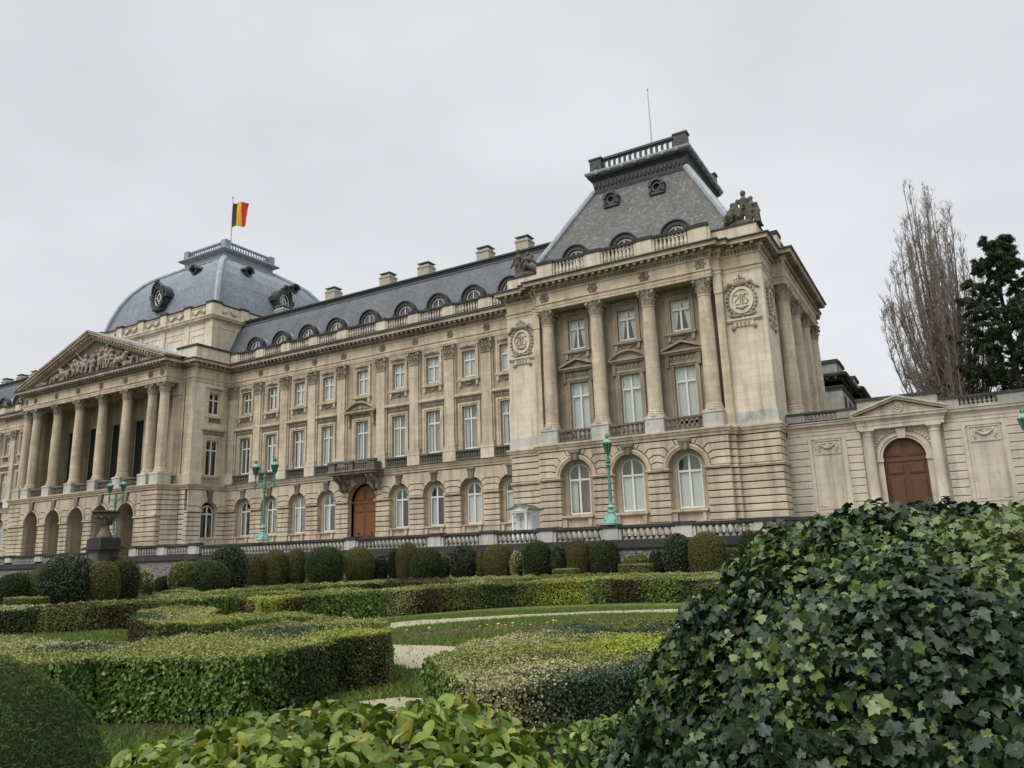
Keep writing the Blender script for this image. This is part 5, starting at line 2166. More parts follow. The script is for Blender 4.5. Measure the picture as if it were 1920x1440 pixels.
tag(o, 'dark stone group of three figures on the outer corner of the pavilion parapet', 'statue')
mb = MB()
mb.box(-1.5, 1.5, -.7, .7, 0, .14)
mb.ell((0, .1, .3), (1.3, .6, .45), 10, 6)
figure(mb, (-.7, 0, .15), 2.9, (.05, 0), ((.2, -.2), (.2, -.3)), False, (-.2, -1), 1.3)
figure(mb, (.25, .0, .2), 2.35, (.1, 0), ((.25, .0), (.2, -.2)), False, (.4, -1), 1.4)
mb.tube([(-.2, 0, .6), (.3, -.15, 1.3), (.95, -.2, .9), (1.35, -.1, .35)], [.25, .38, .3, .14], 8)
mb.tube([(.5, -.1, 1.9), (.9, -.2, 1.7), (1.3, -.1, 1.25)], [.16, .22, .12], 7)
mb.ell((.9, -.2, 2.0), (.2, .2, .24), 8, 6)
mb.tube([(-.95, .1, .2), (-.9, .12, 1.0), (-.75, .1, 1.7)], [.3, .26, .15], 8)
o = mb.build('statue_group', 'stone_statue', None, (22.3, -2.35, 22.72))
fuse(o, .05)
tag(o, 'dark stone group with a tall standing figure on the inner corner of the pavilion parapet', 'statue')

# ------------------------------------------------------------------ gate wall at the right
gw = thing('gate_wall', 'low stone wall with a pedimented gateway beside the pavilion', 'gate wall')
GY = -1.0
mb = MB()
mb.wall(48.9, 55.2, ST, 5.35, GY, (52.0, 1.42, ST, 3.2, 1.42), .55)
for a, b in ((43.95, 48.9), (55.2, 63), (63, 75)):
    mb.box(a, b, GY, GY + .8, ST, 5.35)
mb.build('wall', 'stone_gate', gw)
mb = MB()
for a, b in ((44.0, 45.6), (48.3, 49.35), (54.65, 55.75), (58.4, 61.5), (64.2, 66)):
    rust_courses(mb, a, b, GY - .14, GY - .004, -.9, 5.3, .565, .05)
    mb.box(a, b, GY - .2, GY - .004, ST, -.92)
mb.build('banded_stones', 'stone_gate', gw)
mb = MB()
mb.sweep([(44.2, GY), (49.25, GY), (49.25, GY - .45), (54.75, GY - .45), (54.75, GY), (75, GY)],
         [(-.6, 5.35), (.05, 5.352), (.05, 5.6), (.09, 5.62), (.09, 5.84), (.14, 5.86), (.16, 5.98), (.32, 6.03), (.34, 6.18), (.42, 6.24), (.42, 6.3), (-.6, 6.36)])
mb.build('entablature', 'stone_gate', gw)
mb = MB()
for xc in (46.95, 57.07, 62.9):
    w = 1.34
    for (a, b, c_, d_) in ((-w, w, 5.0, 5.28), (-w, w, -.75, -.45), (-w, -w + .26, -.45, 5.0), (w - .26, w, -.45, 5.0)):
        mb.box(xc + a, xc + b, GY - .1, GY - .005, c_, d_)
    for (a, b, c_, d_) in ((-.95, .95, 3.86, 3.96), (-.95, .95, 4.86, 4.96), (-.95, -.87, 3.96, 4.86), (.87, .95, 3.96, 4.86)):
        mb.box(xc + a, xc + b, GY - .07, GY - .004, c_, d_)
    for (a, b, c_, d_) in ((-.92, .92, -.2, -.14), (-.92, -.84, -.14, 3.85), (.84, .92, -.14, 3.85), (-.92, -.5, -.02, .04), (.5, .92, -.02, .04)):
        mb.box(xc + a, xc + b, GY - .045, GY - .004, c_, d_)
mb.build('panel_frames', 'stone_gate', gw)
for xc in (46.95, 57.07, 62.9):
    mb = MB()
    swag(mb, xc, GY - .04, 4.68, 1.1, .35, .07)
    for sx in (-1, 1):
        mb.tube([(xc + sx * .6, GY - .05, 4.6), (xc + sx * .68, GY - .07, 4.35), (xc + sx * .55, GY - .06, 4.15), (xc + sx * .7, GY - .05, 4.02)], [.04, .06, .05, .03], 5)
        mb.tube([(xc + sx * .1, GY - .05, 4.72), (xc + sx * .3, GY - .07, 4.66), (xc + sx * .5, GY - .05, 4.74)], [.03, .05, .03], 5)
    mb.build('garland_panel', 'stone_gate', gw)
# doorway
mb = MB()
mb.archband(52.0, 3.2, 1.40, 1.58, GY - .12, GY + .1, 0, 18)
mb.archband(52.0, 3.2, 1.58, 1.78, GY - .2, GY + .05, 0, 18)
for sx in (-1, 1):
    a, b = sorted((52.0 + sx * 1.40, 52.0 + sx * 1.78))
    mb.box(a, b, GY - .12, GY + .05, ST, 2.95)
    mb.box(a - .05, b + .05, GY - .24, GY + .05, 2.95, 3.18)
for k in range(9):
    for sx in (-1, 1):
        t_ = 1.43 - k * .115
        mb.ell((52.0 + sx * 2.0 * math.cos(t_), GY - .06, 3.2 + 2.0 * math.sin(t_)), (.12, .08, .1), 6, 4)
mb.prism([(51.76, 4.55), (52.24, 4.55), (52.34, 5.3), (51.66, 5.3)], GY - .3, GY)
mb.build('arch_surround', 'stone_gate', gw)
d = door_part(gw, 'door', 52.0, GY + .42, 2.92, ST, 4.7, 3.06, 1.66, 'wood_dark', False)
cg = MB()
cg.lathe(0, 0, [(.46, -1.5), (.46, -.75), (.47, -.72), (.42, -.6), (.44, -.5), (.38, -.42), (.37, 1.5), (.345, 3.6), (.33, 4.78), (.37, 4.82), (.37, 4.9), (.345, 4.92), (.345, 5.02), (.42, 5.14), (.43, 5.2)], 18)
cg.box(-.48, .48, -.48, .48, 5.2, 5.345)
cg.box(-.52, .52, -.52, .52, ST, -1.5)
cgm = cg.mesh('column', 'stone_gate', 40)
for x in (49.85, 54.1):
    put('column', cgm, gw, (x, GY - .42, 0))
mb = MB()
P0, P1 = (48.95, 6.3), (55.05, 6.3)
for s_ in (-1, 1):
    xe = 52.0 + s_ * 3.1
    for a, b, y in ((.0, .16, GY - .75), (.16, .28, GY - .9)):
        q = [(xe, 6.33 + a), (52.0, 7.35 + a), (52.0, 7.35 + b), (xe, 6.33 + b)]
        mb.prism(q if s_ < 0 else q[::-1], y, GY + .2)
mb.prism([(49.3, 6.37), (54.7, 6.37), (52.0, 7.28)], GY - .4, GY + .2)
mb.archband(52.0, 6.74, .22, .34, GY - .5, GY - .4, 0, 16, 0, 2 * PI)
for k in range(5):
    t_ = PI / 2 + 2 * PI * k / 5
    mb.ell((52.0 + .11 * math.cos(t_), GY - .46, 6.74 + .11 * math.sin(t_)), (.08, .06, .08), 6, 4)
for s_ in (-1, 1):
    for p, q in (((52 + s_ * .6, 6.5), (52 + s_ * 2.0, 6.5)), ((52 + s_ * .6, 6.93), (52 + s_ * 2.0, 6.5)), ((52 + s_ * .6, 6.5), (52 + s_ * .6, 6.93))):
        mb.tube([(p[0], GY - .41, p[1]), (q[0], GY - .41, q[1])], .025, 4)
mb.build('pediment', 'stone_gate', gw)
mb = MB()
mb.box(49.35, 54.6, GY - .1, GY + .7, 6.37, 7.5)
a_ = MB()
for a, b in ((44.25, 45.6), (47.9, 49.3), (54.65, 55.85), (58.15, 61)):
    mb.box(a, b, GY - .12, GY + .4, 6.36, 6.98)
for a, b in ((45.6, 47.9), (55.85, 58.15), (61, 64)):
    balusters(a_, a + .05, b - .05, GY + .1, 6.46, 6.98, .29, .12)
    a_.box(a, b, GY - .1, GY + .3, 6.36, 6.46)
mb.build('attic', 'stone_grey', gw)
a_.build('balustrade', 'stone_grey', gw)
mb = MB()
mb.box(49.25, 54.7, GY - .2, GY + .8, 7.505, 7.72)
for a, b in ((44.25, 49.24), (54.71, 75)):
    mb.box(a, b, GY - .2, GY + .5, 6.985, 7.15)
mb.box(44.3, 49.2, GY - .3, GY - .14, 6.36, 6.42)
mb.build('coping', 'stone_black', gw)

# ------------------------------------------------------------------ building behind the pavilion
rb = thing('rear_building', 'grey stone building with dark cornice rising behind the gate wall', 'building')
mb = MB()
mb.box(30, 44.2, 40, 75, ST, 17.4)
mb.box(44.2, 45.0, 52, 75, ST, 17.4)
mb.build('wall', 'stone_grey', rb)
mb = MB()
RP = [(30, 40), (44.2, 40), (44.2, 52), (45.0, 52), (45.0, 75)]
mb.sweep(RP, [(-.2, 16.0), (.12, 16.05), (.12, 16.3), (.2, 16.35), (.2, 16.6), (0, 16.65), (0, 17.2), (.2, 17.3), (.25, 17.6), (.8, 17.75), (.9, 18.05), (.5, 18.3), (-.5, 18.5)])
for p, q in zip(RP, RP[1:]):
    modillions(mb, p, q, 17.42, 17.74, .2, .7, .35, 1.0)
mb.build('cornice', 'stone_black', rb)
mb = MB()
mb.box(33, 43.9, 40.3, 41.1, 18.4, 19.7)
mb.box(43.1, 44.0, 41.1, 46, 18.4, 19.7)
mb.box(43.6, 44.6, 53, 57.5, 18.4, 19.7)
mb.box(41.6, 41.8, 40.22, 40.3, 18.45, 19.7)
mb.build('parapet', 'stone_grey', rb)
mb = MB()
mb.box(32.8, 44.1, 40.1, 41.3, 19.705, 20.1)
mb.box(42.9, 44.2, 41.3, 46.2, 19.705, 20.1)
mb.box(43.4, 44.8, 52.8, 57.7, 19.705, 20.1)
mb.build('parapet_coping', 'stone_black', rb)
for y in (42.2, 47.2, 55):
    mb = MB()
    for a, b, c_, d_ in ((-.75, -.6, 10, 15.2), (.6, .75, 10, 15.2), (-.75, .75, 15.2, 15.4)):
        mb.box(a, b, -.08, 0, c_, d_)
    o = mb.build('window', 'stone_black', rb, (44.2 if y < 50 else 45.0, y, 0), PI / 2)
    mb = MB()
    mb.box(-.6, .6, -.04, -.01, 10, 15.2)
    put('pane', mb.mesh('pane', 'unlit_room'), o)

# ------------------------------------------------------------------ terrace balustrade
TY = -12.0


def pier_mesh(zt):
    mb = MB()
    mb.cbox(-.58, .58, -.30, .30, -1.95, zt - .2, .02)
    mb.box(-.78, -.585, -.2, .2, -1.95, zt - .2)
    mb.box(.585, .78, -.2, .2, -1.95, zt - .2)
    return mb.mesh('pier', 'stone_white')


def cap_mesh(zt):
    mb = MB()
    mb.box(-.7, .7, -.38, .38, zt - .19, zt + .05)
    return mb.mesh('pier_cap', 'stone_black')


bz = MB()
bz.lathe(0, 0, baluster_prof(.68, .165), 10)
bz.box(-.16, .16, -.16, .16, -.06, 0)
bal_me = bz.mesh('baluster', 'stone_grey', 50)


def terrace(x0, x1, zt, piers, root, spots):
    mb = MB()
    mb.box(x0, x1, TY - .27, TY + .27, zt - .21, zt - .02)
    mb.box(x0, x1, TY - .22, TY + .22, zt - .28, zt - .215)
    mb.build('rail', 'stone_black', root)
    mb = MB()
    zb = zt - .95
    mb.box(x0, x1, TY - .34, TY + .36, zb - .28, zb - .06)
    mb.box(x0, x1, TY - .42, TY + .36, zb - .62, zb - .285)
    mb.box(x0, x1, TY - .36, TY + .36, zb - .72, zb - .625)
    mb.build('plinth', 'stone_black', root)
    mb = MB()
    mb.box(x0, x1, TY - .25, TY + .36, G - .5, zb - .725)
    mb.build('retaining_wall', 'rubble', root)
    pm, cm = pier_mesh(zt), cap_mesh(zt)
    for x in piers:
        o = put('pier', pm, root, (x, TY, 0))
        put('pier_cap', cm, o)
    ed = [x0 - .8] + sorted(piers) + [x1 + .8]
    for a, b in zip(ed, ed[1:]):
        a, b = a + .85, b - .85
        if b - a < .4:
            continue
        k = max(1, int(round((b - a) / .43)))
        for i in range(k):
            spots.append((a + (b - a) * (i + .5) / k, TY, zb + 0.0))


tb = thing('terrace_balustrade', 'long stone balustrade with dark rail along the palace forecourt, right of the urn', 'balustrade')
spots = []
terrace(-9.9, 60, -.93, [9.7, 18.6, 23.55, 28.6, 33.7, 38.95, 44.1, 49.15, 54.2], tb, spots)
terrace(-21.9, -9.9, -.74, [-20.6, -15.9, -10.9], tb, spots)
spots.sort(key=lambda p: (p[0] - 54.8) ** 2 + (p[1] + 61.7) ** 2)
spots = [p for p in spots if p[0] < 51]
for p in spots[:100]:
    put('baluster', bal_me, tb, p)
if len(spots) > 100:
    mb = MB()
    for p in spots[100:]:
        mb.lathe(p[0], p[1], [(r, p[2] + z) for r, z in baluster_prof(.68, .165)], 8)
    o = mb.build('far_balusters', 'stone_grey', tb, smooth=50)
    o['kind'] = 'stuff'
tb2 = thing('terrace_balustrade', 'lower stretch of dark-railed stone balustrade left of the urn', 'balustrade')
sp2 = []
terrace(-75, -29, -1.12, [-33.5, -38.7, -45.3, -51, -57], tb2, sp2)
for p in [q for q in sp2 if q[0] > -58][:90]:
    put('baluster', bal_me, tb2, p)

# ------------------------------------------------------------------ lamps
lb = MB()
lb.lathe(0, 0, [(.58, 0), (.6, .12), (.55, .2), (.52, .3), (.45, .42), (.40, .52), (.27, .70), (.25, .82), (.29, .86), (.29, .92), (.17, 1.0), (.16, 1.1), (.30, 1.22), (.24, 1.32), (.13, 1.42), (.16, 1.5), (.125, 1.58)], 8)
for k in range(4):
    t_ = PI / 4 + PI / 2 * k
    lb.tube([(.52 * math.cos(t_), .52 * math.sin(t_), .1), (.5 * math.cos(t_), .5 * math.sin(t_), .35), (.28 * math.cos(t_), .28 * math.sin(t_), .72)], [.1, .1, .05], 6)
lb_me = lb.mesh('lamp_base', 'verdigris_pale', 30)


def post_mesh(h):
    mb = MB()
    mb.lathe(0, 0, [(.13, 1.55), (.12, 2.4), (.10, h - .9), (.10, h - .75), (.2, h - .7), (.21, h - .62), (.11, h - .56), (.10, h - .5), (.16, h - .44), (.17, h - .3), (.15, h - .22), (.17, h - .15), (.09, h - .08), (.09, h)], 10)
    for k in range(4):
        t_ = PI / 2 * k + .5
        mb.ell((.15 * math.cos(t_), .15 * math.sin(t_), h - .34), (.06, .06, .1), 6, 4)
    return mb.mesh('lamp_post', 'verdigris', 40)


ln = MB()
ln.lathe(0, 0, [(.05, 0), (.12, .06), (.07, .14), (.10, .2), (.16, .28), (.19, .36)], 8)
for k in range(8):
    t_ = 2 * PI * k / 8
    ln.tube([(.18 * math.cos(t_), .18 * math.sin(t_), .34), (.33 * math.cos(t_), .33 * math.sin(t_), .98)], .022, 4)
ln.lathe(0, 0, [(.34, .96), (.38, 1.0), (.38, 1.05), (.34, 1.08)], 8)
ln_me = ln.mesh('lantern', 'verdigris', 30)
lr = MB()
lr.lathe(0, 0, [(.36, 1.08), (.33, 1.16), (.22, 1.28), (.11, 1.34), (.10, 1.4)], 10)
for k in range(8):
    t_ = 2 * PI * (k + .5) / 8
    lr.ell((.36 * math.cos(t_), .36 * math.sin(t_), 1.1), (.05, .05, .06), 5, 4)
lr_me = lr.mesh('lantern_roof', 'verdigris_pale', 30)
lc = MB()
lc.lathe(0, 0, [(.11, 1.4), (.12, 1.46), (.14, 1.5)], 8)
for k in range(6):
    t_ = 2 * PI * k / 6
    lc.tube([(.13 * math.cos(t_), .13 * math.sin(t_), 1.48), (.16 * math.cos(t_), .16 * math.sin(t_), 1.58), (.03 * math.cos(t_), .03 * math.sin(t_), 1.68)], [.03, .035, .02], 5)
lc.ell((0, 0, 1.73), (.045, .045, .06), 6, 4)
lc_me = lc.mesh('crown_finial', 'verdigris', 30)
lg = MB()
lg.lathe(0, 0, [(.165, .36), (.31, .96)], 8)
lg_me = lg.mesh('lantern_glass', 'lamp_glass')


def lantern(parent, loc):
    o = put('lantern', ln_me, parent, loc)
    put('lantern_roof', lr_me, o)
    put('crown_finial', lc_me, o)
    put('lantern_glass', lg_me, o)


def single_lamp(x, y, z, label):
    t_ = thing('street_lamp', label, 'street lamp', (x, y, z), 0, 'green lamps of the terrace')
    put('lamp_base', lb_me, t_)
    put('lamp_post', post1, t_)
    lantern(t_, (0, 0, 4.72))


post1, post2 = post_mesh(4.8), post_mesh(5.2)
single_lamp(33.75, TY, -.9, 'green single-lantern lamp on the balustrade in front of the pavilion')
single_lamp(59.25, -3.6, -.95, 'green single-lantern lamp cut by the right edge, in front of the gate wall')


def double_lamp(x, y, z, label):
    t_ = thing('street_lamp', label, 'street lamp', (x, y, z), 0, 'green lamps of the terrace')
    put('lamp_base', lb_me, t_)
    put('lamp_post', post2, t_)
    mb = MB()
    for s_ in (-1, 1):
        mb.tube([(0, 0, 5.2), (s_ * .35, 0, 5.12), (s_ * .7, 0, 5.2), (s_ * 1.0, 0, 5.45), (s_ * 1.28, 0, 5.55)], [.09, .075, .07, .06, .06], 7)
        mb.tube([(s_ * .3, 0, 5.15), (s_ * .55, 0, 5.42), (s_ * .8, 0, 5.3)], [.04, .05, .03], 6)
        mb.lathe(s_ * 1.28, 0, [(.03, 4.75), (.07, 4.85), (.05, 5.0), (.11, 5.12), (.12, 5.25), (.08, 5.38), (.14, 5.5), (.13, 5.62), (.08, 5.72), (.07, 5.95)], 8)
    mb.lathe(0, 0, [(.1, 5.2), (.17, 5.3), (.12, 5.45), (.16, 5.6), (.10, 5.75), (.15, 5.9), (.17, 6.02), (.06, 6.2)], 9)
    put('lamp_arms', mb.mesh('lamp_arms', 'verdigris', 40), t_)
    for s_ in (-1, 1):
        lantern(t_, (s_ * 1.28, 0, 5.9))


double_lamp(-1.35, TY, -.82, 'green two-lantern lamp on the balustrade in front of the palace wing')
double_lamp(-29.2, -9.2, -.5, 'green two-lantern lamp rising behind the stone urn')

# ------------------------------------------------------------------ urn on its pedestal
un = thing('stone_urn', 'wide mossy stone urn on a stepped pedestal in the terrace balustrade', 'urn', (-25.75, TY - .3, 0))
mb = MB()
mb.box(-1.15, 1.15, -1.1, 1.1, -3.0, -.95)
mb.box(-.8, .8, -1.16, -1.1, -2.2, -1.15)
for a in (-1.05, .95):
    mb.box(a, a + .1, -1.2, -1.1, -2.9, -.98)
mb.box(-1.25, 1.25, -1.22, 1.22, -1.2, -.98)
mb.build('pedestal', 'stone_ledge', un)
mb = MB()
mb.box(-1.2, 1.2, -1.15, 1.15, -5, -3.0)
mb.box(-1.9, 1.9, -1.5, 1.3, -.945, -.72)
mb.box(-1.6, 1.6, -1.3, 1.2, -.715, -.6)
mb.box(-1.3, 1.3, -1.15, 1.1, -.595, .18)
mb.box(-1.18, 1.18, -1.05, 1.0, .185, .32)
mb.build('plinth_steps', 'stone_black', un)
mb = MB()
mb.lathe(0, 0, [(.78, .32), (.8, .5), (.72, .62), (.62, .85), (.5, 1.05), (.42, 1.4), (.40, 1.6), (.55, 1.75), (.55, 1.85), (.68, 2.15), (1.0, 2.55), (1.22, 2.8), (1.32, 2.9)], 20)
for k in range(10):
    t_ = 2 * PI * k / 10
    mb.tube([(1.08 * math.cos(t_), 1.08 * math.sin(t_), 2.72), (1.1 * math.cos(t_ + .3), 1.1 * math.sin(t_ + .3), 2.5), (1.08 * math.cos(t_ + .63), 1.08 * math.sin(t_ + .63), 2.72)], [.07, .11, .07], 6)
    mb.tube([(.6 * math.cos(t_), .6 * math.sin(t_), 1.75), (.68 * math.cos(t_), .68 * math.sin(t_), 2.1), (.85 * math.cos(t_), .85 * math.sin(t_), 2.4)], [.12, .12, .05], 6)
mb.build('bowl', 'stone_ledge', un, smooth=40)
mb = MB()
mb.lathe(0, 0, [(1.15, 2.88), (1.4, 2.98), (1.47, 3.08), (1.4, 3.22), (1.2, 3.16), (.9, 3.1)], 22)
r = random.Random(3)
for k in range(70):
    t_ = r.uniform(0, 2 * PI)
    rr = r.uniform(1.0, 1.4)
    mb.ell((rr * math.cos(t_), rr * math.sin(t_), 3.16), (r.uniform(.05, .16), r.uniform(.05, .16), r.uniform(.03, .09)), 6, 4)
mb.build('rim', 'moss_stone', un, smooth=40)

# ------------------------------------------------------------------ sentry box
sb = thing('sentry_box', 'white wooden sentry box with gabled porch in front of the palace wall', 'sentry box', (24.45, -8.2, ST))
mb = MB()
mb.box(-.72, .72, .05, 1.5, 0, 2.2)
mb.build('body', 'sentry_white', sb)
mb = MB()
mb.box(-.76, .76, -.75, 1.52, -.0, .12)
mb.box(-.80, .80, -.78, 1.55, 2.2, 2.32)
mb.box(-.86, .86, -.84, 1.6, 2.325, 2.42)
mb.prism([(-.86, 2.425), (.86, 2.425), (0, 2.78)], -.7, .0)
for s_ in (-1, 1):
    q = [(s_ * .98, 2.40), (0, 2.80), (0, 2.88), (s_ * .98, 2.48)]
    mb.prism(q if s_ < 0 else q[::-1], -.92, -.75)
mb.build('porch', 'sentry_white', sb)
cm_ = MB()
cm_.box(-.12, .12, -.12, .12, .12, .3)
cm_.lathe(0, 0, [(.11, .3), (.10, 2.05), (.13, 2.12)], 12)
cm_.box(-.13, .13, -.13, .13, 2.1, 2.195)
cmm = cm_.mesh('porch_column', 'sentry_white')
for sx in (-.6, .6):
    put('porch_column', cmm, sb, (sx, -.6, 0))
mb = MB()
for s_ in (-1, 1):
    mb.add([(s_ * 1.02, -.96, 2.46), (0, -.96, 2.89), (0, 1.7, 2.89), (s_ * 1.02, 1.7, 2.46)], [(0, 1, 2, 3)])
    mb.add([(s_ * 1.02, -.96, 2.40), (0, -.96, 2.83), (0, 1.7, 2.83), (s_ * 1.02, 1.7, 2.40)], [(0, 1, 2, 3)])
    mb.add([(s_ * 1.02, -.96, 2.46), (s_ * 1.02, -.96, 2.40), (s_ * 1.02, 1.7, 2.40), (s_ * 1.02, 1.7, 2.46)], [(0, 1, 2, 3)])
mb.prism([(-.86, 2.43), (.86, 2.43), (0, 2.79)], 1.5, 1.56)
mb.build('roof', 'slate', sb)
for face, n, w0 in (('f', 2, .42), ('s', 3, 1.2)):
    mb, pm = MB(), MB()
    st = w0 * 2 / n if face == 'f' else w0 / n
    base = -w0 if face == 'f' else 0
    for i in range(n):
        a = base + st * i + .05
        b = base + st * (i + 1) - .05
        pm.box(a + .06, b - .06, -.008, -.002, .95, 2.0)
        for q in ((a, a + .07, .9, 2.05), (b - .07, b, .9, 2.05), (a + .07, b - .07, .9, .97), (a + .07, b - .07, 1.98, 2.05), (a + .07, b - .07, 1.42, 1.47), ((a + b) / 2 - .02, (a + b) / 2 + .02, .97, 1.42)):
            mb.box(q[0], q[1], -.04, -.0085, q[2], q[3])
        mb.box(a, b, -.05, -.0085, .25, .75)
    if face == 'f':
        o = put('window', mb.mesh('window', 'sentry_white'), sb, (0, .05, 0))
    else:
        o = put('window', mb.mesh('window', 'sentry_white'), sb, (.72, .18, 0), PI / 2)
    put('pane', pm.mesh('pane', 'glass'), o)

# ------------------------------------------------------------------ garden: lawn, paths, beds
def ragged(pts, seed, amp=.11, st=.22):
    r = random.Random(seed)
    out = []
    for (x1, y1), (x2, y2) in zip(pts, pts[1:] + pts[:1]):
        n = max(1, int(math.hypot(x2 - x1, y2 - y1) / st))
        for i in range(n):
            out.append((x1 + (x2 - x1) * i / n + r.uniform(-amp, amp), y1 + (y2 - y1) * i / n + r.uniform(-amp, amp)))
    return out


def flat(name, pts, z, mat, label=None):
    if mat in ('gravel', 'soil'):
        pts = ragged(pts, len(pts))
    mb = MB()
    tri = tessellate_polygon([[Vector((x, y, 0)) for x, y in pts]])
    mb.add([(x, y, z) for x, y in pts], [tuple(t) for t in tri])
    o = mb.build(name, mat)
    return structure(o, label)


flat('lawn', [(26, -53), (38, -53.5), (46.6, -54.0), (48.6, -54.1), (50.0, -52), (56, -40), (60, -20), (44, -19.5), (26, -22), (20, -40)], G + .004, 'lawn')
PATH = [(40.0, -45.2), (40.9, -43.3), (42.8, -41.4), (44.9, -39.9), (47.1, -38.8), (50.5, -38.2), (50.5, -39.5), (47.8, -39.9), (45.5, -40.6), (43.6, -42.0), (42.1, -44.0), (41.4, -45.9)]
flat('gravel_path', PATH, G + .012, 'gravel')
flat('gravel_path', [(43.2, -48.4), (45.2, -48.1), (46.2, -48.6), (47.2, -50.4), (46.4, -50.9), (45.0, -50.3)], G + .012, 'gravel')
flat('gravel_path', [(47.4, -53.5), (47.8, -53.0), (48.9, -52.8), (49.0, -53.2), (48.2, -53.7)], G + .012, 'gravel')
flat('flower_bed', [(42.6, -46.4), (43.7, -45.0), (45.4, -43.7), (47.9, -42.6), (48.3, -43.3), (45.9, -44.4), (44.3, -45.7), (43.3, -47.0)], G + .02, 'soil')
rng = np.random.default_rng(11)


def inside(P, poly):
    x, y = P[:, 0], P[:, 1]
    r = np.zeros(len(P), bool)
    n = len(poly)
    for i in range(n):
        x1, y1 = poly[i]
        x2, y2 = poly[(i + 1) % n]
        c = ((y1 > y) != (y2 > y)) & (x < (x2 - x1) * (y - y1) / (y2 - y1 + 1e-12) + x1)
        r ^= c
    return r


# grass blades on the parts of the lawn the garden opens to view
GA = [(41, -48.5), (39.2, -46.5), (39.2, -44), (41.2, -40.6), (44, -38.4), (50, -37.2), (50.5, -43), (48.5, -48), (49, -53.5), (46.5, -53.8), (44.5, -51)]
GB = [(29, -51.5), (29, -48.5), (34, -47.6), (36.5, -47.8), (36.2, -50), (33, -51.5)]
pts = []
for poly, n in ((GA, 90000), (GB, 12000)):
    a = np.array(poly)
    P = rng.uniform(a.min(0), a.max(0), (n * 2, 2))
    P = P[inside(P, poly)][:n]
    for pp in ([PATH, [(43.2, -48.4), (45.2, -48.1), (46.2, -48.6), (47.2, -50.4), (46.4, -50.9), (45.0, -50.3)], [(47.4, -53.5), (47.8, -53.0), (48.9, -52.8), (49.0, -53.2), (48.2, -53.7)],
                [(42.6, -46.4), (43.7, -45.0), (45.4, -43.7), (47.9, -42.6), (48.3, -43.3), (45.9, -44.4), (44.3, -45.7), (43.3, -47.0)]]):
        P = P[~(inside(P, pp) & (rng.random(len(P)) < .975))]
    pts.append(P)
P = np.concatenate(pts)
h = .055 * rng.uniform(.6, 1.6, len(P))
an = rng.uniform(0, 6.28, len(P))
w = .016
V = np.zeros((len(P), 3, 3))
V[:, 0] = np.c_[P[:, 0] - w * np.cos(an), P[:, 1] - w * np.sin(an), np.full(len(P), G)]
V[:, 1] = np.c_[P[:, 0] + w * np.cos(an), P[:, 1] + w * np.sin(an), np.full(len(P), G)]
V[:, 2] = np.c_[P[:, 0] + rng.normal(0, .025, len(P)), P[:, 1] + rng.normal(0, .025, len(P)), G + h]
o = put('lawn_grass', np_mesh('lawn_grass', V.reshape(-1, 3), [(np.arange(len(P) * 3).reshape(-1, 3), 0)], ['grass']))
structure(o, 'short green grass around the flower bed and path', 'stuff')
# low bedding plants with a few pansies
BP = [(42.6, -46.4), (43.7, -45.0), (45.4, -43.7), (47.9, -42.6), (48.3, -43.3), (45.9, -44.4), (44.3, -45.7), (43.3, -47.0)]
P = rng.uniform((42, -47.2), (48.5, -42.4), (3000, 2))
P = P[inside(P, BP)][:900]
P3 = np.c_[P, G + .04 + rng.uniform(0, .05, len(P))]
V, F, _ = leaves(rng, P3, np.tile([0, 0, 1.0], (len(P3), 1)), .06, 'small', .6)
o = put('bedding_plants', np_mesh('bedding_plants', V, [(F, 0)], ['leaf_laurel']))
structure(o, 'sparse low green bedding plants in the soil bed', 'stuff')
mb = MB()
for k in range(5):
    t_ = 2 * PI * k / 5
    mb.ell((.02 * math.cos(t_), .02 * math.sin(t_), .1), (.02, .02, .01), 6, 3)
mb.tube([(0, 0, 0), (0, 0, .1)], .006, 4)
pf = [mb.mesh('pansy', m) for m in ('flag_yellow', 'sentry_white')]
for i in range(14):
    p = P[i * 37]
    o = put('pansy', pf[i % 3 == 0], None, (p[0], p[1], G + .02))
    tag(o, 'small yellow pansy in the soil bed' if i % 3 else 'small white pansy in the soil bed', 'flower', 'yellow pansies in the soil bed' if i % 3 else 'white pansies in the soil bed')


# ------------------------------------------------------------------ hedges
def pick(rng, P, seeds):
    """material index of the nearest seed (with some raggedness)"""
    S = np.array([s[:2] for s in seeds])
    Q = P[:, :2] + rng.normal(0, .24, (len(P), 2)) + .3 * np.c_[snoise(P * 1.7, 3), snoise(P * 1.7, 4)]
    d = ((Q[:, None, :] - S[None]) ** 2).sum(2)
    return np.array([s[2] for s in seeds])[d.argmin(1)]


HM = ['leaf_core', 'leaf_laurel', 'leaf_olive', 'leaf_lime', 'leaf_cream', 'leaf_brown', 'leaf_blue', 'leaf_top', 'leaf_yew', 'leaf_yewgreen']
HI = {k: i for i, k in enumerate(HM)}


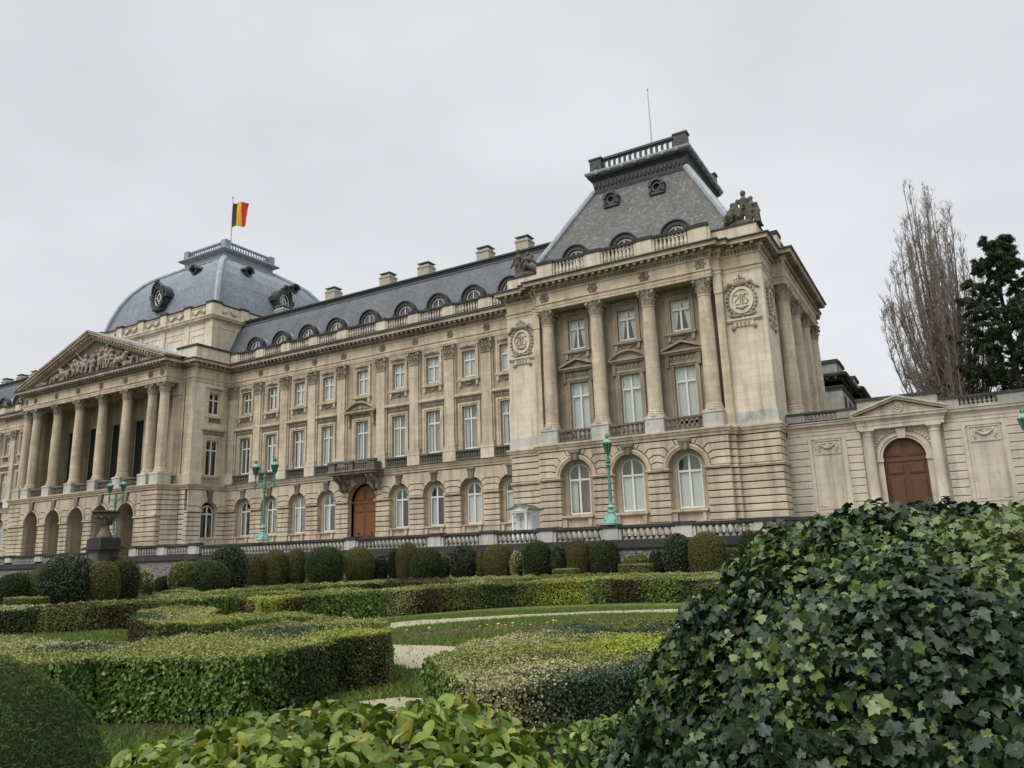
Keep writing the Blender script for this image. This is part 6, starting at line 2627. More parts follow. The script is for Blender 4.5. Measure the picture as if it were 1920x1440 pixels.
def hedge(name, label, poly, zt, seeds_side, seeds_top, size, dens, rag=.03, seed=1, big=(), cull=True):
    rng = np.random.default_rng(seed)
    cen = np.mean(poly, 0)
    area2 = sum(a[0] * b[1] - b[0] * a[1] for a, b in zip(poly, poly[1:] + poly[:1]))
    if area2 < 0:
        poly = poly[::-1]
    n = len(poly)
    eye = np.array([54.8, -61.66, -2.29])
    PS, NS, TS = [], [], []
    tri = tessellate_polygon([[Vector((x, y, 0)) for x, y in poly]])
    for t in tri:
        a, b, c = (np.array(poly[i]) for i in t)
        A = abs((b[0] - a[0]) * (c[1] - a[1]) - (c[0] - a[0]) * (b[1] - a[1])) / 2
        k = int(A * dens * 1.15)
        u, v = rng.random(k), rng.random(k)
        m = u + v > 1
        u[m], v[m] = 1 - u[m], 1 - v[m]
        q = a + np.outer(u, b - a) + np.outer(v, c - a)
        PS.append(np.c_[q, np.full(k, zt)])
        NS.append(np.tile([0, 0, 1.0], (k, 1)))
        TS.append(np.ones(k, int))
    for (x1, y1), (x2, y2) in zip(poly, poly[1:] + poly[:1]):
        ln = math.hypot(x2 - x1, y2 - y1)
        nx, ny = (y2 - y1) / ln, -(x2 - x1) / ln
        facing = ((eye[0] - x1) * nx + (eye[1] - y1) * ny) > -2
        k = int(ln * (zt - G) * dens * (1.25 if facing else .25))
        u = rng.random(k)
        z = G + (zt - G) * rng.random(k) ** .85
        q = np.c_[x1 + u * (x2 - x1), y1 + u * (y2 - y1), z]
        PS.append(q)
        NS.append(np.tile([nx, ny, .25], (k, 1)))
        TS.append(np.zeros(k, int))
    P, N, T = np.concatenate(PS), np.concatenate(NS), np.concatenate(TS)
    bump = snoise(P * 2.2, seed) * rag + snoise(P * 7, seed + 1) * rag * .5
    Nu = N / np.linalg.norm(N, axis=1, keepdims=True)
    P = P + Nu * (bump + rng.normal(-.012, .02, len(P)))[:, None]
    # soften the upper edge
    mi = np.where(T == 1, pick(rng, P, seeds_top), pick(rng, P, seeds_side))
    # leaves of the side run over the edge of the top
    parts = []
    for m in np.unique(mi):
        s_ = mi == m
        lau = (m in big)
        if lau:
            keep = rng.random(s_.sum()) < .6
            V, F, k = leaves(rng, P[s_][keep], Nu[s_][keep], size * 1.75, 'laurel', .55, updir=(0, 0, -.5))
        else:
            V, F, k = leaves(rng, P[s_], Nu[s_], size, 'small', .75)
        parts.append((V, F, int(m)))
    ins = .06
    cv, cf = [], []
    pc = []
    for i in range(n):
        a, b, c = Vector(poly[i - 1]), Vector(poly[i]), Vector(poly[(i + 1) % n])
        d1, d2 = (b - a).normalized(), (c - b).normalized()
        n1, n2 = Vector((-d1.y, d1.x)), Vector((-d2.y, d2.x))
        q = b + (n1 + n2) / max(.5, 1 + n1.dot(n2)) * ins
        pc.append((q.x, q.y))
    for x, y in pc:
        cv.append((x, y, G - .05))
    for x, y in pc:
        cv.append((x, y, zt - ins))
    tris = [tuple(i + n for i in t) for t in tessellate_polygon([[Vector((x, y, 0)) for x, y in pc]])]
    sides = []
    for i in range(n):
        j = (i + 1) % n
        sides += [(i, j, j + n), (i, j + n, i + n)]
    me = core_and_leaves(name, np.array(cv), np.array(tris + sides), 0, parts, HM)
    return tag(put(name, me), label, 'hedge', 'clipped patchwork hedges of the parterre')


la, ol, li, cr_, brn, bl, tp, yw, yg = (HI[k] for k in HM[1:])
H1 = [(45.04, -56.2), (45.07, -55.68), (45.87, -55.34), (47.11, -55.02), (47.04, -54.13), (46.74, -53.0), (47.0, -52.59), (47.07, -52.29), (45.88, -50.89), (45.03, -50.45), (43.71, -50.35), (43.82, -51.66), (44.09, -53.14), (43.79, -54.41), (42.22, -54.48), (40.22, -54.45), (38.13, -54.54), (44.22, -57.09)]
hedge('hedge', 'big near hedge with laurel end face, curving to a leafy corner beside the path', H1, -3.48,
      [(45.0, -56, la), (46.2, -55.2, la), (47.1, -54.95, la), (47.05, -54.2, yw), (46.8, -53.5, yw), (46.75, -53.0, yw), (47.0, -52.65, brn), (47.1, -52.3, ol), (46.4, -51.5, ol), (45, -50.4, brn), (44, -50.8, yw), (41, -55, ol), (44, -57, la)],
      [(44.6, -55.6, tp), (46, -55, tp), (46.8, -54.4, tp), (46, -53.5, tp), (46.6, -52.6, li), (46.9, -52.3, li), (46.2, -51.8, ol), (45.5, -52.5, bl), (45.2, -51.2, tp), (44.6, -50.7, tp), (44.6, -53.6, tp), (44.2, -51.2, ol), (43.5, -54.8, bl), (42.4, -54.8, cr_), (41, -54.8, tp), (39.5, -54.8, cr_), (44.3, -55, tp), (43.6, -56, tp)],
      .036, 3300, .045, 21, big=(la,))
RH = [(48.36, -53.08), (49.36, -54.12), (50.23, -54.65), (50.63, -54.67), (50.81, -54.44), (51.11, -53.9), (51.51, -53.52), (52.34, -53.13), (50.26, -47.37), (49.46, -48.02), (48.49, -49.16), (48.16, -50.48), (48.05, -51.59)]
hedge('hedge', 'near hedge with lime and cream patches on top, between the path and the ivy mound', RH, -3.68,
      [(48.3, -53.0, la), (48.9, -53.7, la), (49.4, -54.2, la), (49.9, -54.5, cr_), (50.5, -54.8, cr_), (50.75, -54.5, bl), (51.1, -53.9, bl), (51.6, -53.5, yg), (52.4, -53.1, la), (48, -51.5, la), (48.3, -50, ol), (49.6, -47.8, ol)],
      [(48.6, -52.8, tp), (49.2, -53.4, tp), (49.0, -52.2, tp), (49.9, -54.0, cr_), (50.3, -53.9, cr_), (50.5, -53.2, cr_), (50.9, -53.9, bl), (51.2, -53.3, bl), (50.6, -52.5, tp), (50.0, -52.4, ol), (49.4, -51.6, tp), (48.5, -51.3, cr_), (48.7, -50.6, cr_), (49.4, -50.6, tp), (50.3, -51.3, li), (50.9, -51.6, li), (50.2, -50.6, li), (49.3, -49.6, bl), (50.0, -49.6, bl), (49.8, -48.5, ol), (51.6, -52.2, bl)],
      .036, 3300, .045, 22, big=(la,))
H2 = [(36.42, -49.57), (38.27, -50.15), (39.97, -50.18), (40.1, -49.68), (40.69, -48.82), (41.3, -47.9), (41.0, -47.4), (38.9, -48.2), (37.6, -48.2), (36.3, -46.7), (32.99, -45.76), (33.87, -47.59)]
hedge('hedge', 'low hedge with a squared brown end, standing behind the big near hedge', H2, -3.7,
      [(36.4, -49.6, brn), (37.2, -49.9, brn), (38.2, -50.1, ol), (39.3, -50.2, yw), (39.9, -50.1, ol), (40.2, -49.5, la), (40.8, -48.6, la), (41.3, -47.8, la), (34, -47.7, brn), (33, -46, ol)],
      [(36.4, -49.2, bl), (37.5, -49.5, tp), (38.6, -49.6, tp), (39.6, -49.8, li), (40.2, -49.2, tp), (40.8, -48.2, tp), (37, -48, cr_), (35.4, -47.2, tp), (36.2, -47.1, li), (34, -46.5, ol), (38.5, -48.7, tp)],
      .048, 1700, .05, 23, big=(la,))
H3 = [(38.1, -47.0), (37.17, -45.23), (37.71, -43.32), (39.46, -42.84), (39.26, -39.07), (41.27, -37.25), (43.01, -36.44), (45.64, -35.44), (47.75, -36.59), (46.86, -33.74), (41.77, -33.77), (39.84, -34.66), (37.35, -36.28), (36.54, -40.44), (35.26, -42.75), (35.27, -44.57)]
H3 = [(38.2, -46.9), (38.1, -45.0), (38.45, -43.4), (39.3, -41.9), (40.2, -39.9), (41.5, -38.4), (43.2, -37.2), (45.3, -36.4), (47.6, -36.3), (47.3, -35.0), (45.0, -34.9), (42.2, -35.8), (40.2, -37.2), (38.6, -39.2), (37.6, -41.4), (36.6, -43.6), (36.1, -46.0)]
hedge('hedge', 'long curved hedge of mixed green, lime and dark brown stretches behind the gravel path', H3, -3.45,
      [(38.2, -46.8, li), (38.1, -46.0, brn), (38.1, -45.0, la), (38.3, -44.0, la), (38.7, -43.0, la), (39.2, -42.1, cr_), (39.6, -41.3, brn), (40.2, -40.0, ol), (40.9, -39.1, yw), (41.5, -38.4, ol), (42.1, -37.9, li), (42.8, -37.4, li), (43.5, -37.1, la), (44.3, -36.7, brn), (45.1, -36.45, brn), (45.8, -36.4, la), (46.5, -36.4, yw), (47.3, -36.3, ol), (47.6, -35.6, li)],
      [(38, -46, li), (37.5, -45, ol), (38, -43.6, tp), (38.8, -41.5, tp), (39.8, -39, tp), (40.6, -38, ol), (42, -37, tp), (43.6, -36.3, li), (45, -35.8, ol), (46.4, -35.7, tp), (47.4, -35.8, cr_), (39.2, -40.4, ol)],
      .058, 1200, .06, 24, big=(la,))
H0 = [(28.6, -52.6), (30.3, -50.3), (31.3, -49.2), (32.3, -48.6), (33.0, -47.3), (33.5, -45.8), (34.0, -43.9), (34.6, -42.0), (33.4, -41.2), (32.4, -42.6), (31.6, -44.6), (30.6, -46.3), (29.4, -47.9), (27.7, -50.56)]
hedge('hedge', 'dark long hedge at the left edge, behind the strip of bright lawn', H0, -3.53,
      [(29, -52, yw), (30.5, -50.1, brn), (31.2, -49.4, yw), (31.9, -48.9, ol), (32.4, -48.4, ol), (32.9, -47.6, brn), (33.2, -46.8, ol), (33.6, -45.6, la), (34, -44, la), (34.6, -42, brn)],
      [(29, -51, brn), (30, -49, cr_), (31, -48, brn), (32, -46.5, ol), (32.6, -45, tp), (33.2, -43.5, ol), (34, -42, tp), (30, -47.5, tp)],
      .058, 1200, .06, 25, big=(la,))
H4 = [(29.82, -43.91), (30.15, -40.89), (30.9, -38.2), (32.6, -35.2), (36.16, -32.88), (40.71, -31.51), (47.5, -31.2), (47.5, -29.9), (40.5, -29.6), (35.4, -31.0), (31.2, -33.4), (29.2, -36.8), (28.6, -40.5), (28.6, -43.5)]
hedge('hedge', 'farthest low clipped hedge band just in front of the row of round bushes', H4, -3.55,
      [(30, -43, ol), (30.2, -40.5, la), (31, -38, ol), (32.6, -35.2, yw), (34.5, -33.8, ol), (36.5, -32.7, tp), (39, -32, ol), (42, -31.4, tp), (45, -31.3, ol)],
      [(30, -42, tp), (30, -39, ol), (31.5, -35, tp), (36, -32, tp), (40, -30.6, ol), (44, -30.5, tp), (33, -33.8, brn)],
      .062, 950, .06, 26)


# ------------------------------------------------------------------ clipped bushes
TM = {'o': 'leaf_yewolive', 'd': 'leaf_yew', 'b': 'leaf_blue', 'g': 'leaf_yewgreen', 'v': 'leaf_cream', 'l': 'leaf_olive', 'r': 'leaf_russet'}


def bush(x, y, zt, w, kind, label, seed, lean=0.0, group='round clipped bushes below the terrace balustrade', flat_=0):
    rng = np.random.default_rng(seed)
    H = zt - G
    R = w / 2
    mat = TM[kind]
    fine = kind in 'odgr'
    ts = np.linspace(0, 1, 60)
    ex = 2.8 if fine else 2.3

    def prof(t):
        t = np.asarray(t, float)
        lo_ = .84 + .16 * np.sin(np.clip(t / .42, 0, 1) * PI / 2)
        hi = np.clip(1 - np.clip((t - .42) / .58, 0, 1) ** ex, 0, 1) ** (1 / 2.1)
        return np.where(t < .42, lo_, hi)
    r_ = prof(ts) * R
    seg = np.hypot(np.diff(r_), np.diff(ts * H))
    A = 2 * PI * (r_[1:] + r_[:-1]) / 2 * seg
    cum = np.concatenate([[0], np.cumsum(A)])
    tot = cum[-1]
    size = .065 if fine else .10
    n = int(tot * (420 if fine else 230))
    t = np.interp(rng.random(n) * tot, cum, ts)
    a = rng.uniform(0, 2 * PI, n)
    rr = prof(t) * R
    dr = (prof(np.clip(t + .01, 0, 1)) - prof(np.clip(t - .01, 0, 1))) * R / (.02 * H)
    N = np.c_[np.cos(a), np.sin(a), -dr]
    N /= np.linalg.norm(N, axis=1, keepdims=True)
    P = np.c_[rr * np.cos(a) + lean * t * H, rr * np.sin(a), t * H]
    off = snoise(P * 1.3 + seed, seed) * .075 + snoise(P * 5, seed + 5) * .035 + rng.normal(0, .018, n)
    P = P + N * off[:, None] - N * .02
    V, F, _ = leaves(rng, P, N, size, 'small', .7 if fine else .85, updir=(0, 0, .6))
    nu, nv = 20, 14
    cv, cf = [], []
    for j in range(nv + 1):
        tt = j / nv
        q = float(prof(tt)) * R * .93
        for k in range(nu):
            b = 2 * PI * k / nu
            cv.append((q * math.cos(b) + lean * tt * H, q * math.sin(b), tt * H * .985 - .02))
    for j in range(nv):
        for k in range(nu):
            k2 = (k + 1) % nu
            p_, q_, r1, s1 = j * nu + k, j * nu + k2, (j + 1) * nu + k2, (j + 1) * nu + k
            cf += [(p_, q_, r1), (p_, r1, s1)]
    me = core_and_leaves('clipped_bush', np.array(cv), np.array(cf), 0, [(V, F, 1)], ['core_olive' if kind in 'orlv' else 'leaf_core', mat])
    return tag(put('clipped_bush', me, None, (x, y, G)), label, 'bush', group)


TOP = [(10.39, -39.2, -2.63, 1.81, 'd', 'dark rounded bush cut by the left edge of the garden', .0),
       (10.6, -38.06, -2.54, 2.07, 'o', 'olive clipped ball beside the dark bush at the left edge', 0),
       (14.72, -38.85, -1.84, 2.89, 'b', 'largest blue-green dome bush, left of the stone urn', 0),
       (15.8, -37.7, -2.19, 1.82, 'o', 'olive upright bush tucked against the largest blue-green dome', 0),
       (15.26, -36.23, -2.17, 1.77, 'd', 'dark green bush directly below the stone urn pedestal', 0),
       (12.3, -32.95, -2.8, 1.17, 'v', 'small cream-leaved bush in front of the rubble wall by the urn', 0),
       (9.42, -29.47, -3.23, 1.5, 'd', 'low dark ball half hidden behind a taller light olive bush', 0),
       (11.17, -29.51, -2.38, 1.81, 'l', 'light olive egg-shaped bush with a tiny box block at its foot', 0),
       (13.82, -29.56, -2.37, 2.7, 'g', 'broad green bush with a sloping shoulder, left of a tall dark dome', -.18),
       (11.39, -26.17, -1.41, 2.59, 'b', 'tall dark dome bush reaching the rail left of the two-lantern lamp', 0),
       (10.31, -22.98, -2.03, 1.47, 'o', 'brownish bush nearest the tall dark dome, shortest of three under the lamp', 0),
       (11.04, -21.71, -1.73, 1.9, 'o', 'brownish bush in the middle of the three under the two-lantern lamp', 0),
       (11.82, -20.4, -1.7, 1.61, 'o', 'narrow flat-sided brownish bush next to the wide green mound', 0),
       (14.4, -20.01, -1.67, 2.85, 'g', 'wide dark green mound bush left of the one below the palace door', 0),
       (14.35, -16.29, -1.76, 2.46, 'o', 'olive barrel bush right below the palace door', -.06),
       (14.61, -14.2, -2.42, 1.33, 'b', 'small blackish ball bush in the gap right of the door', 0),
       (15.99, -14.2, -1.92, .92, 'd', 'narrow dark bush squeezed behind a russet-olive one', 0),
       (18.37, -15.42, -1.61, 1.8, 'r', 'russet-olive bush overlapping a narrow dark one', 0),
       (20.25, -15.77, -2.02, 2.37, 'g', 'green lopsided bush leaning right beside the russet-olive one', .12),
       (20.68, -14.27, -2.41, 1.41, 'l', 'small bright green ball bush left of a bigger blue-black one', 0),
       (22.61, -14.2, -1.88, 2.04, 'b', 'blue-black round bush beside the small bright green ball', 0),
       (24.18, -14.2, -2.31, .76, 'o', 'narrow olive bush behind the bigger olive egg under the sentry box', 0),
       (25.62, -14.2, -1.9, 2.22, 'o', 'big olive egg-shaped bush below the white sentry box', 0),
       (27.2, -14.2, -2.51, .9, 'v', 'small cream-leaved bush right of the sentry box, between two tall bushes', 0),
       (28.9, -14.2, -1.78, 2.15, 'd', 'dark green barrel bush right of the small cream-leaved one', 0),
       (30.57, -14.2, -2.16, 1.18, 'b', 'small blue-green bush between dark barrel and russet bush', 0),
       (32.11, -14.2, -1.75, 1.87, 'r', 'russet-topped bush just left of the single-lantern lamp', 0),
       (34.05, -14.2, -1.89, 2.03, 'd', 'dark green square-shouldered bush beneath the single-lantern lamp', 0),
       (36.22, -14.2, -2.88, 1.96, 'l', 'low yellow-green bush behind a small box block', 0),
       (37.63, -14.2, -2.65, 1.04, 'b', 'small dark bush right of the low yellow-green one', 0),
       (39.1, -14.2, -1.66, 1.96, 'b', 'blue-green tall bush left of the biggest olive one', 0),
       (41.25, -15.16, -1.62, 2.41, 'o', 'biggest yellowish olive bush, below the pavilion corner', 0),
       (42.53, -14.2, -2.63, .8, 'v', 'tiny cream-leaved bush right of the biggest olive one', 0),
       (43.72, -14.2, -1.68, 1.7, 'd', 'dark green dome bush between olive and blue-green ones at right', 0),
       (45.58, -14.2, -1.51, 2.51, 'b', 'wide blue-green bush beside the ivy mound', 0),
       (47.42, -14.2, -1.68, 1.71, 'o', 'olive bush top peeping out above the ivy mound', 0)]
for i, (x, y, zt, w, k, lab, ln_) in enumerate(TOP):
    bush(x, y, zt, w, k, lab, 100 + i, ln_)
# low box blocks
for i, (x0, x1, y, zt, lab) in enumerate([(12.8, 15.4, -40.5, -3.87, 'low clipped box block at the foot of the bushes by the left edge'),
                                          (13.2, 14.8, -38.9 + 2.2, -3.95, 'low clipped box block before the largest blue-green dome'),
                                          (12.7, 14.0, -30.6, -3.98, 'tiny box block below the light olive bush'),
                                          (13.9, 16.1, -32.4, -4.02, 'low leafy box strip right of the cream-leaved bush by the urn'),
                                          (31.2, 32.8, -16.0, -3.72, 'low clipped box block at the foot of the russet-topped bush'),
                                          (35.85, 37.9, -16.0, -3.5, 'low clipped box block before the low yellow-green bush')]):
    o = hedge('box_block', lab, [(x0, y - .45), (x1, y - .45), (x1, y + .45), (x0, y + .45)], zt, [(x0, y, ol), (x1, y, ol)], [(x0, y, tp), (x1, y, tp)], .06, 700, .02, 60 + i)
    o['category'] = 'box hedge'
    o['group'] = 'low box blocks between the bushes'


# ------------------------------------------------------------------ near mounds
def mound(name, label, cat, c, R, Rz, p, kind, size, n, mat, seed, tilt=.6, pale=None, core='leaf_core', depth=.07, twigs=0, up_=(0, 0, -.4), rag=.05):
    rng = np.random.default_rng(seed)
    u = rng.uniform(0, 2 * PI, n)
    t = np.arcsin(rng.uniform(-.25 if c[2] > G + .2 else 0, 1, n))
    ct, st = np.cos(t), np.sin(t)
    k = 2 / p
    q = np.c_[R * ct ** k * np.cos(u), R * ct ** k * np.sin(u), Rz * np.sign(st) * np.abs(st) ** k]
    rr = np.hypot(q[:, 0], q[:, 1]) / R
    g = np.c_[rr ** (p - 1) / R * np.cos(u), rr ** (p - 1) / R * np.sin(u), np.sign(st) * (np.abs(q[:, 2]) / Rz) ** (p - 1) / Rz]
    N = g / np.linalg.norm(g, axis=1, keepdims=True)
    # no leaves where nobody could see them (inside of the bush is solid)
    off = snoise(q * 3, seed) * rag + snoise(q * 9, seed + 1) * rag * .6
    P = q + N * (off - np.abs(rng.normal(0, depth, n)) + depth * .5)[:, None] + np.array(c)
    keep = P[:, 2] > G
    P, N = P[keep], N[keep]
    parts = []
    mats = [core, mat]
    sel = np.ones(len(P), bool)
    if pale:
        pl = (snoise(P * 2.0, seed + 7) + N[:, 2] * 1.3 + rng.normal(0, .4, len(P))) > 1.42
        V, F, _ = leaves(rng, P[pl], N[pl], size * .9, kind, tilt, updir=up_)
        mats.append(pale)
        parts.append((V, F, 2))
        sel = ~pl
    V, F, _ = leaves(rng, P[sel], N[sel], size, kind, tilt, .5, updir=up_)
    parts.append((V, F, 1))
    nu, nv = 36, 18
    cv, cf = [], []
    for j in range(nv + 1):
        tt = -PI / 2 * .3 + (PI / 2 * 1.3) * j / nv
        cc_, ss_ = abs(math.cos(tt)), math.sin(tt)
        for i in range(nu):
            b = 2 * PI * i / nu
            s9 = .955 - depth * .25
            cv.append((c[0] + R * s9 * cc_ ** k * math.cos(b), c[1] + R * s9 * cc_ ** k * math.sin(b), max(G - .05, c[2] + Rz * s9 * math.copysign(abs(ss_) ** k, ss_))))
    for j in range(nv):
        for i in range(nu):
            i2 = (i + 1) % nu
            a_, b_, c_, d_ = j * nu + i, j * nu + i2, (j + 1) * nu + i2, (j + 1) * nu + i
            cf += [(a_, b_, c_), (a_, c_, d_)]
    if c[2] > G + .2:
        base = len(cv)
        for i in range(nu):
            x, y, z = cv[i]
            cv.append((x, y, G - .05))
        for i in range(nu):
            i2 = (i + 1) % nu
            cf += [(base + i, base + i2, i2), (base + i, i2, i)]
    if twigs:
        mb = MB()
        for i in range(twigs):
            j = rng.integers(0, len(P))
            a = Vector(P[j]) - Vector(N[j]) * depth * 1.5
            d = (Vector(N[j]) + Vector(rng.normal(0, .7, 3))).normalized()
            l_ = rng.uniform(.08, .2)
            mb.tube([a, a + d * l_ * .6, a + d * l_ + Vector((0, 0, .01))], [.004, .003, .002], 4)
        mats.append('twig')
        tv = np.array(mb.v)
        tf = []
        for f_ in mb.f:
            for i in range(1, len(f_) - 1):
                tf.append((f_[0], f_[i], f_[i + 1]))
        parts.append((tv, np.array(tf), len(mats) - 1))
    me = core_and_leaves(name, np.array(cv), np.array(cf), 0, parts, mats)
    return tag(put(name, me), label, cat)


mound('ivy_mound', 'huge dark glossy ivy mound filling the right foreground', 'ivy', (54.92, -57.42, -4.35), 2.05, 2.155, 2.2, 'ivy', .040, 110000, 'leaf_ivy', 41, .62, 'leaf_ivypale', 'leaf_core', .10, 350, (0, 0, -.4), .075)
mound('laurel_bush', 'near leafy yellow-green laurel bush at the bottom centre', 'bush', (53.30, -60.10, -3.80), .90, 1.05, 2.5, 'laurel', .043, 46000, 'leaf_near', 42, .8, None, 'leaf_core', .10, 240, (0, 0, .7), .05)
mound('yew_dome', 'smooth dark yew dome in the bottom left corner', 'bush', (51.30, -60.23, -3.906), .83, 1.31, 2.3, 'spike', .021, 170000, 'leaf_yewgreen', 43, 1.1, 'leaf_olive', 'core_olive', .012, 0, (0, 0, .3), .022)


mound('laurel_shrub', 'low dark-leaved laurel shrub in the gap between the cream-patched hedge and the ivy mound', 'bush', (52.05, -55.75, G + .02), .95, .48, 2.0, 'laurel', .085, 2600, 'leaf_laurel', 44, .9, None, 'leaf_core', .12, 40, (0, 0, .8), .08)
# rough grass and leaf litter under the near hedges
pts = []
for (cx, cy, sx, sy, n) in ((47.6, -56.6, 1.9, 1.1, 16000), (50.8, -56.4, 1.6, 1.3, 12000)):
    pts.append(np.c_[rng.normal(cx, sx * .5, n), rng.normal(cy, sy * .5, n)])
P = np.concatenate(pts)
h = .06 * rng.uniform(.4, 1.6, len(P))
an = rng.uniform(0, 6.28, len(P))
V = np.zeros((len(P), 3, 3))
V[:, 0] = np.c_[P[:, 0] - .008 * np.cos(an), P[:, 1] - .008 * np.sin(an), np.full(len(P), G)]
V[:, 1] = np.c_[P[:, 0] + .008 * np.cos(an), P[:, 1] + .008 * np.sin(an), np.full(len(P), G)]
V[:, 2] = np.c_[P[:, 0] + rng.normal(0, .03, len(P)), P[:, 1] + rng.normal(0, .03, len(P)), G + h]
o = put('rough_grass', np_mesh('rough_grass', V.reshape(-1, 3), [(np.arange(len(P) * 3).reshape(-1, 3), 0)], ['leaf_laurel']))
structure(o, 'sparse rough grass on the dark soil beneath the near hedges', 'stuff')
P3 = np.c_[rng.uniform(45.5, 52.5, 700), rng.uniform(-58, -54.3, 700), np.full(700, G + .012)]
V, F, _ = leaves(rng, P3, np.tile([0, 0, 1.0], (700, 1)), .055, 'laurel', .25)
o = put('leaf_litter', np_mesh('leaf_litter', V, [(F, 0)], ['leaf_russet']))
structure(o, 'fallen brown leaves on the soil beneath the near hedges', 'stuff')


# ------------------------------------------------------------------ trees behind the gate wall
def branch(mb, p, d, ln, r, rng, bend=(0, 0, .25), segs=4, n=4, wob=.12):
    pts, rad = [Vector(p)], [r]
    d = Vector(d).normalized()
    for i in range(segs):
        d = (d + Vector(bend) / segs + Vector(rng.normal(0, wob, 3))).normalized()
        pts.append(pts[-1] + d * ln / segs)
        rad.append(r * (1 - .8 * (i + 1) / segs))
    mb.tube(pts, rad, n, cap=False)
    return pts, d


def bare_tree(name, loc, label, H, R, seed, mat='bark', lead=52, z_lo=3.5, tw=58, low=60, low_z=(6, 15), thick=1.0):
    """trunk that breaks into upswept leaders, each set with fine steep twigs"""
    rng = np.random.default_rng(seed)
    t_ = thing(name, label, 'tree', loc)
    tb, cb = MB(), MB()
    tb.tube([(0, 0, -.3), (0.05, 0, 1.5), (.1, .05, 4.0), (.1, .05, 7.5), (.1, .05, 11)], [.95 * thick, .8 * thick, .66 * thick, .5 * thick, .3 * thick], 9)
    for i in range(lead):
        a = 2.399 * i + rng.normal(0, .2)
        q = ((i + .5) / lead) ** .5
        rr = R * q * rng.uniform(.85, 1.1)
        ze = H * (1 - .42 * q ** 1.8) * rng.uniform(.88, 1.0)
        z0 = z_lo + (1 - q) * 7 + rng.uniform(0, 3.0)
        n = 11
        pts = []
        wx, wy = rng.normal(0, .12, 2)
        for k in range(n + 1):
            t = k / n
            o_ = rr * (1 - (1 - t) ** 2.1)
            pts.append(Vector((.1 + math.cos(a) * o_ + wx * math.sin(7 * t), .05 + math.sin(a) * o_ + wy * math.sin(6 * t + 1), z0 + (ze - z0) * t)))
        r0 = (.20 - .09 * q) * thick
        tb.tube(pts, [r0 * (1 - k / n) ** .85 + .012 for k in range(n + 1)], 5)
        for m in range(tw):
            f0 = rng.uniform(.12, 1.0)
            k = min(n - 1, int(f0 * n))
            p = pts[k].lerp(pts[k + 1], f0 * n - k)
            b = rng.uniform(0, 2 * PI)
            ln = (1.0 - .62 * f0) * rng.uniform(1.2, 3.4)
            d = Vector((math.cos(b) * .62, math.sin(b) * .62, rng.uniform(.5, 1.6)))
            p2, d2 = branch(cb, p, d, ln, .045 * (1.15 - f0 * .7), rng, (0, 0, .8), 4, 3, .09)
            for w in range(8):
                j = rng.integers(1, 5)
                b2 = rng.uniform(0, 2 * PI)
                branch(cb, p2[j] if j < 5 else p2[4], Vector((math.cos(b2) * .7, math.sin(b2) * .7, rng.uniform(.2, 1.3))), rng.uniform(.35, 1.25) * (1.15 - .6 * f0), .02, rng, (0, 0, .6), 2, 3, .14)
    for i in range(low):
        a = rng.uniform(0, 2 * PI)
        z0 = rng.uniform(*low_z)
        p2, d2 = branch(cb, (.1 + rng.normal(0, .5), rng.normal(0, .5), z0), (math.cos(a), math.sin(a), rng.uniform(.05, .6)), rng.uniform(.55, 1.05) * R, .06, rng, (0, 0, .45), 6, 4, .11)
        for m in range(20):
            j = rng.integers(1, 7)
            b2 = rng.uniform(0, 2 * PI)
            p3, _ = branch(cb, p2[j], Vector((math.cos(b2), math.sin(b2), rng.uniform(-.2, .9))), rng.uniform(.6, 1.7), .022, rng, (0, 0, .35), 3, 3, .2)
            branch(cb, p3[1], Vector((math.cos(b2 + 1), math.sin(b2 + 1), rng.uniform(0, .9))), rng.uniform(.4, .9), .016, rng, (0, 0, .35), 2, 3, .2)
    tb.build('trunk', mat, t_, smooth=60)
    put('crown', cb.mesh('crown', mat), t_)
    return t_


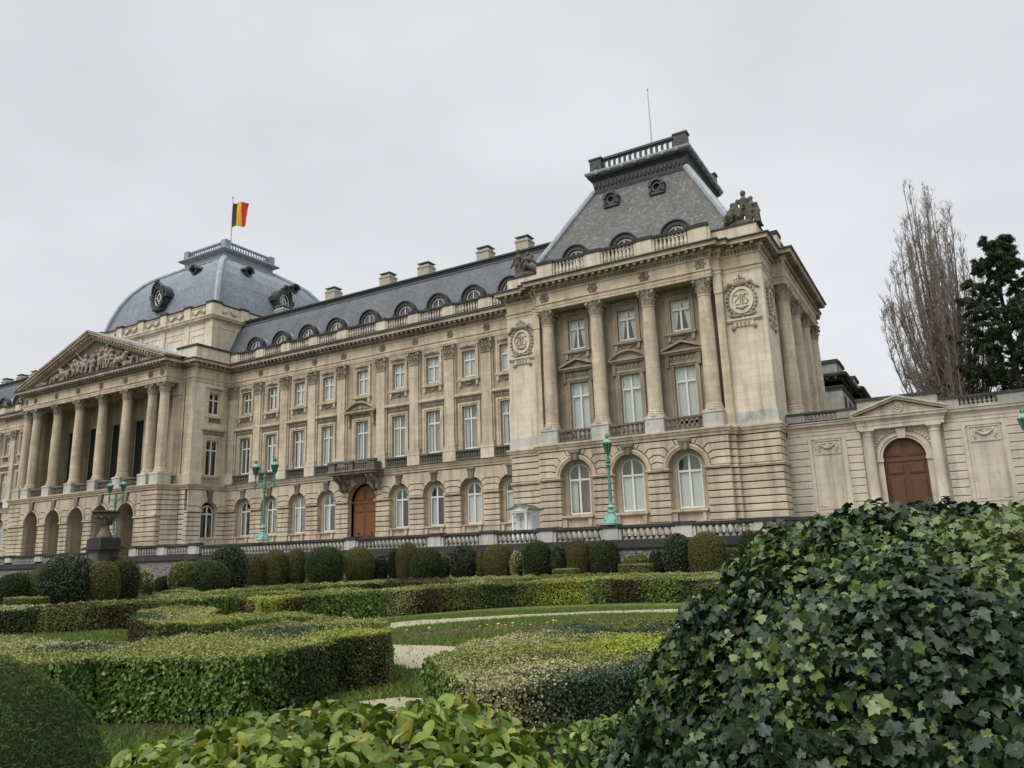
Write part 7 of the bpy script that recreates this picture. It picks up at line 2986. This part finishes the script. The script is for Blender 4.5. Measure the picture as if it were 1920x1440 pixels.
bare_tree('bare_poplar', (55.7, 25, ST), 'tall bare poplar with upswept twigs behind the gate wall', 38.6, 5.0, 5, tw=58, low=95)


def pine(loc, label, H, W, seed, mat, z_start=.28):
    rng = np.random.default_rng(seed)
    t_ = thing('pine_tree', label, 'tree', loc, 0, 'evergreen trees behind the gate wall')
    tb = MB()
    tb.tube([(0, 0, -.3), (.1, 0, H * .4), (-.1, .1, H * .8), (0, 0, H)], [.45, .34, .16, .04], 8)
    PS, NS = [], []
    nb = 56
    for i in range(nb):
        f0 = i / (nb - 1)
        z = H * (z_start + (1 - z_start) * f0)
        a = i * 2.4 + rng.normal(0, .3)
        ln = W * (.22 + .8 * (1 - f0) ** .75) * rng.uniform(.6, 1.08)
        pts, d = branch(tb, (0, 0, z), (math.cos(a), math.sin(a), .12 + .35 * f0), ln, .10 * (1 - f0 * .6), rng, (0, 0, .30), 5, 4, .10)
        for j in range(1, 6):
            for m in range(5 if j > 1 else 1):
                c = np.array(pts[j]) + rng.normal(0, .28 + .05 * ln, 3) * np.array([1, 1, .55])
                k = 90
                q = rng.normal(0, 1, (k, 3))
                q /= np.linalg.norm(q, axis=1, keepdims=True)
                rad = rng.uniform(.2, .48) * (1.15 - .4 * f0)
                q2 = q * rng.uniform(.25, 1, (k, 1)) * np.array([rad, rad, rad * .55])
                PS.append(c + q2)
                NS.append(q + np.array([0, 0, .5]))
    P, N = np.concatenate(PS), np.concatenate(NS)
    V, F, _ = leaves(rng, P, N, .46, 'spike', .5, updir=(0, 0, .9))
    V2 = V.copy()
    tb.build('trunk', 'bark_dark', t_, smooth=60)
    put('crown', np_mesh('crown', V2, [(F, 0)], [mat]), t_)
    return t_


pine((61.3, 22, ST), 'dark black pine with layered boughs right of the bare poplar', 26.6, 7.2, 9, 'needles', .22)
pine((65.2, 27, ST), 'broad blackish evergreen behind the pine at the right edge', 21, 8.0, 10, 'needles_dark', .18)
bare_tree('bare_tree', (64.0, 33, ST), 'dusky bare tree with fine brushwood behind the evergreens', 24, 6.5, 15, 'bark_dark', 20, 3.0, 34, 50, (5, 14))
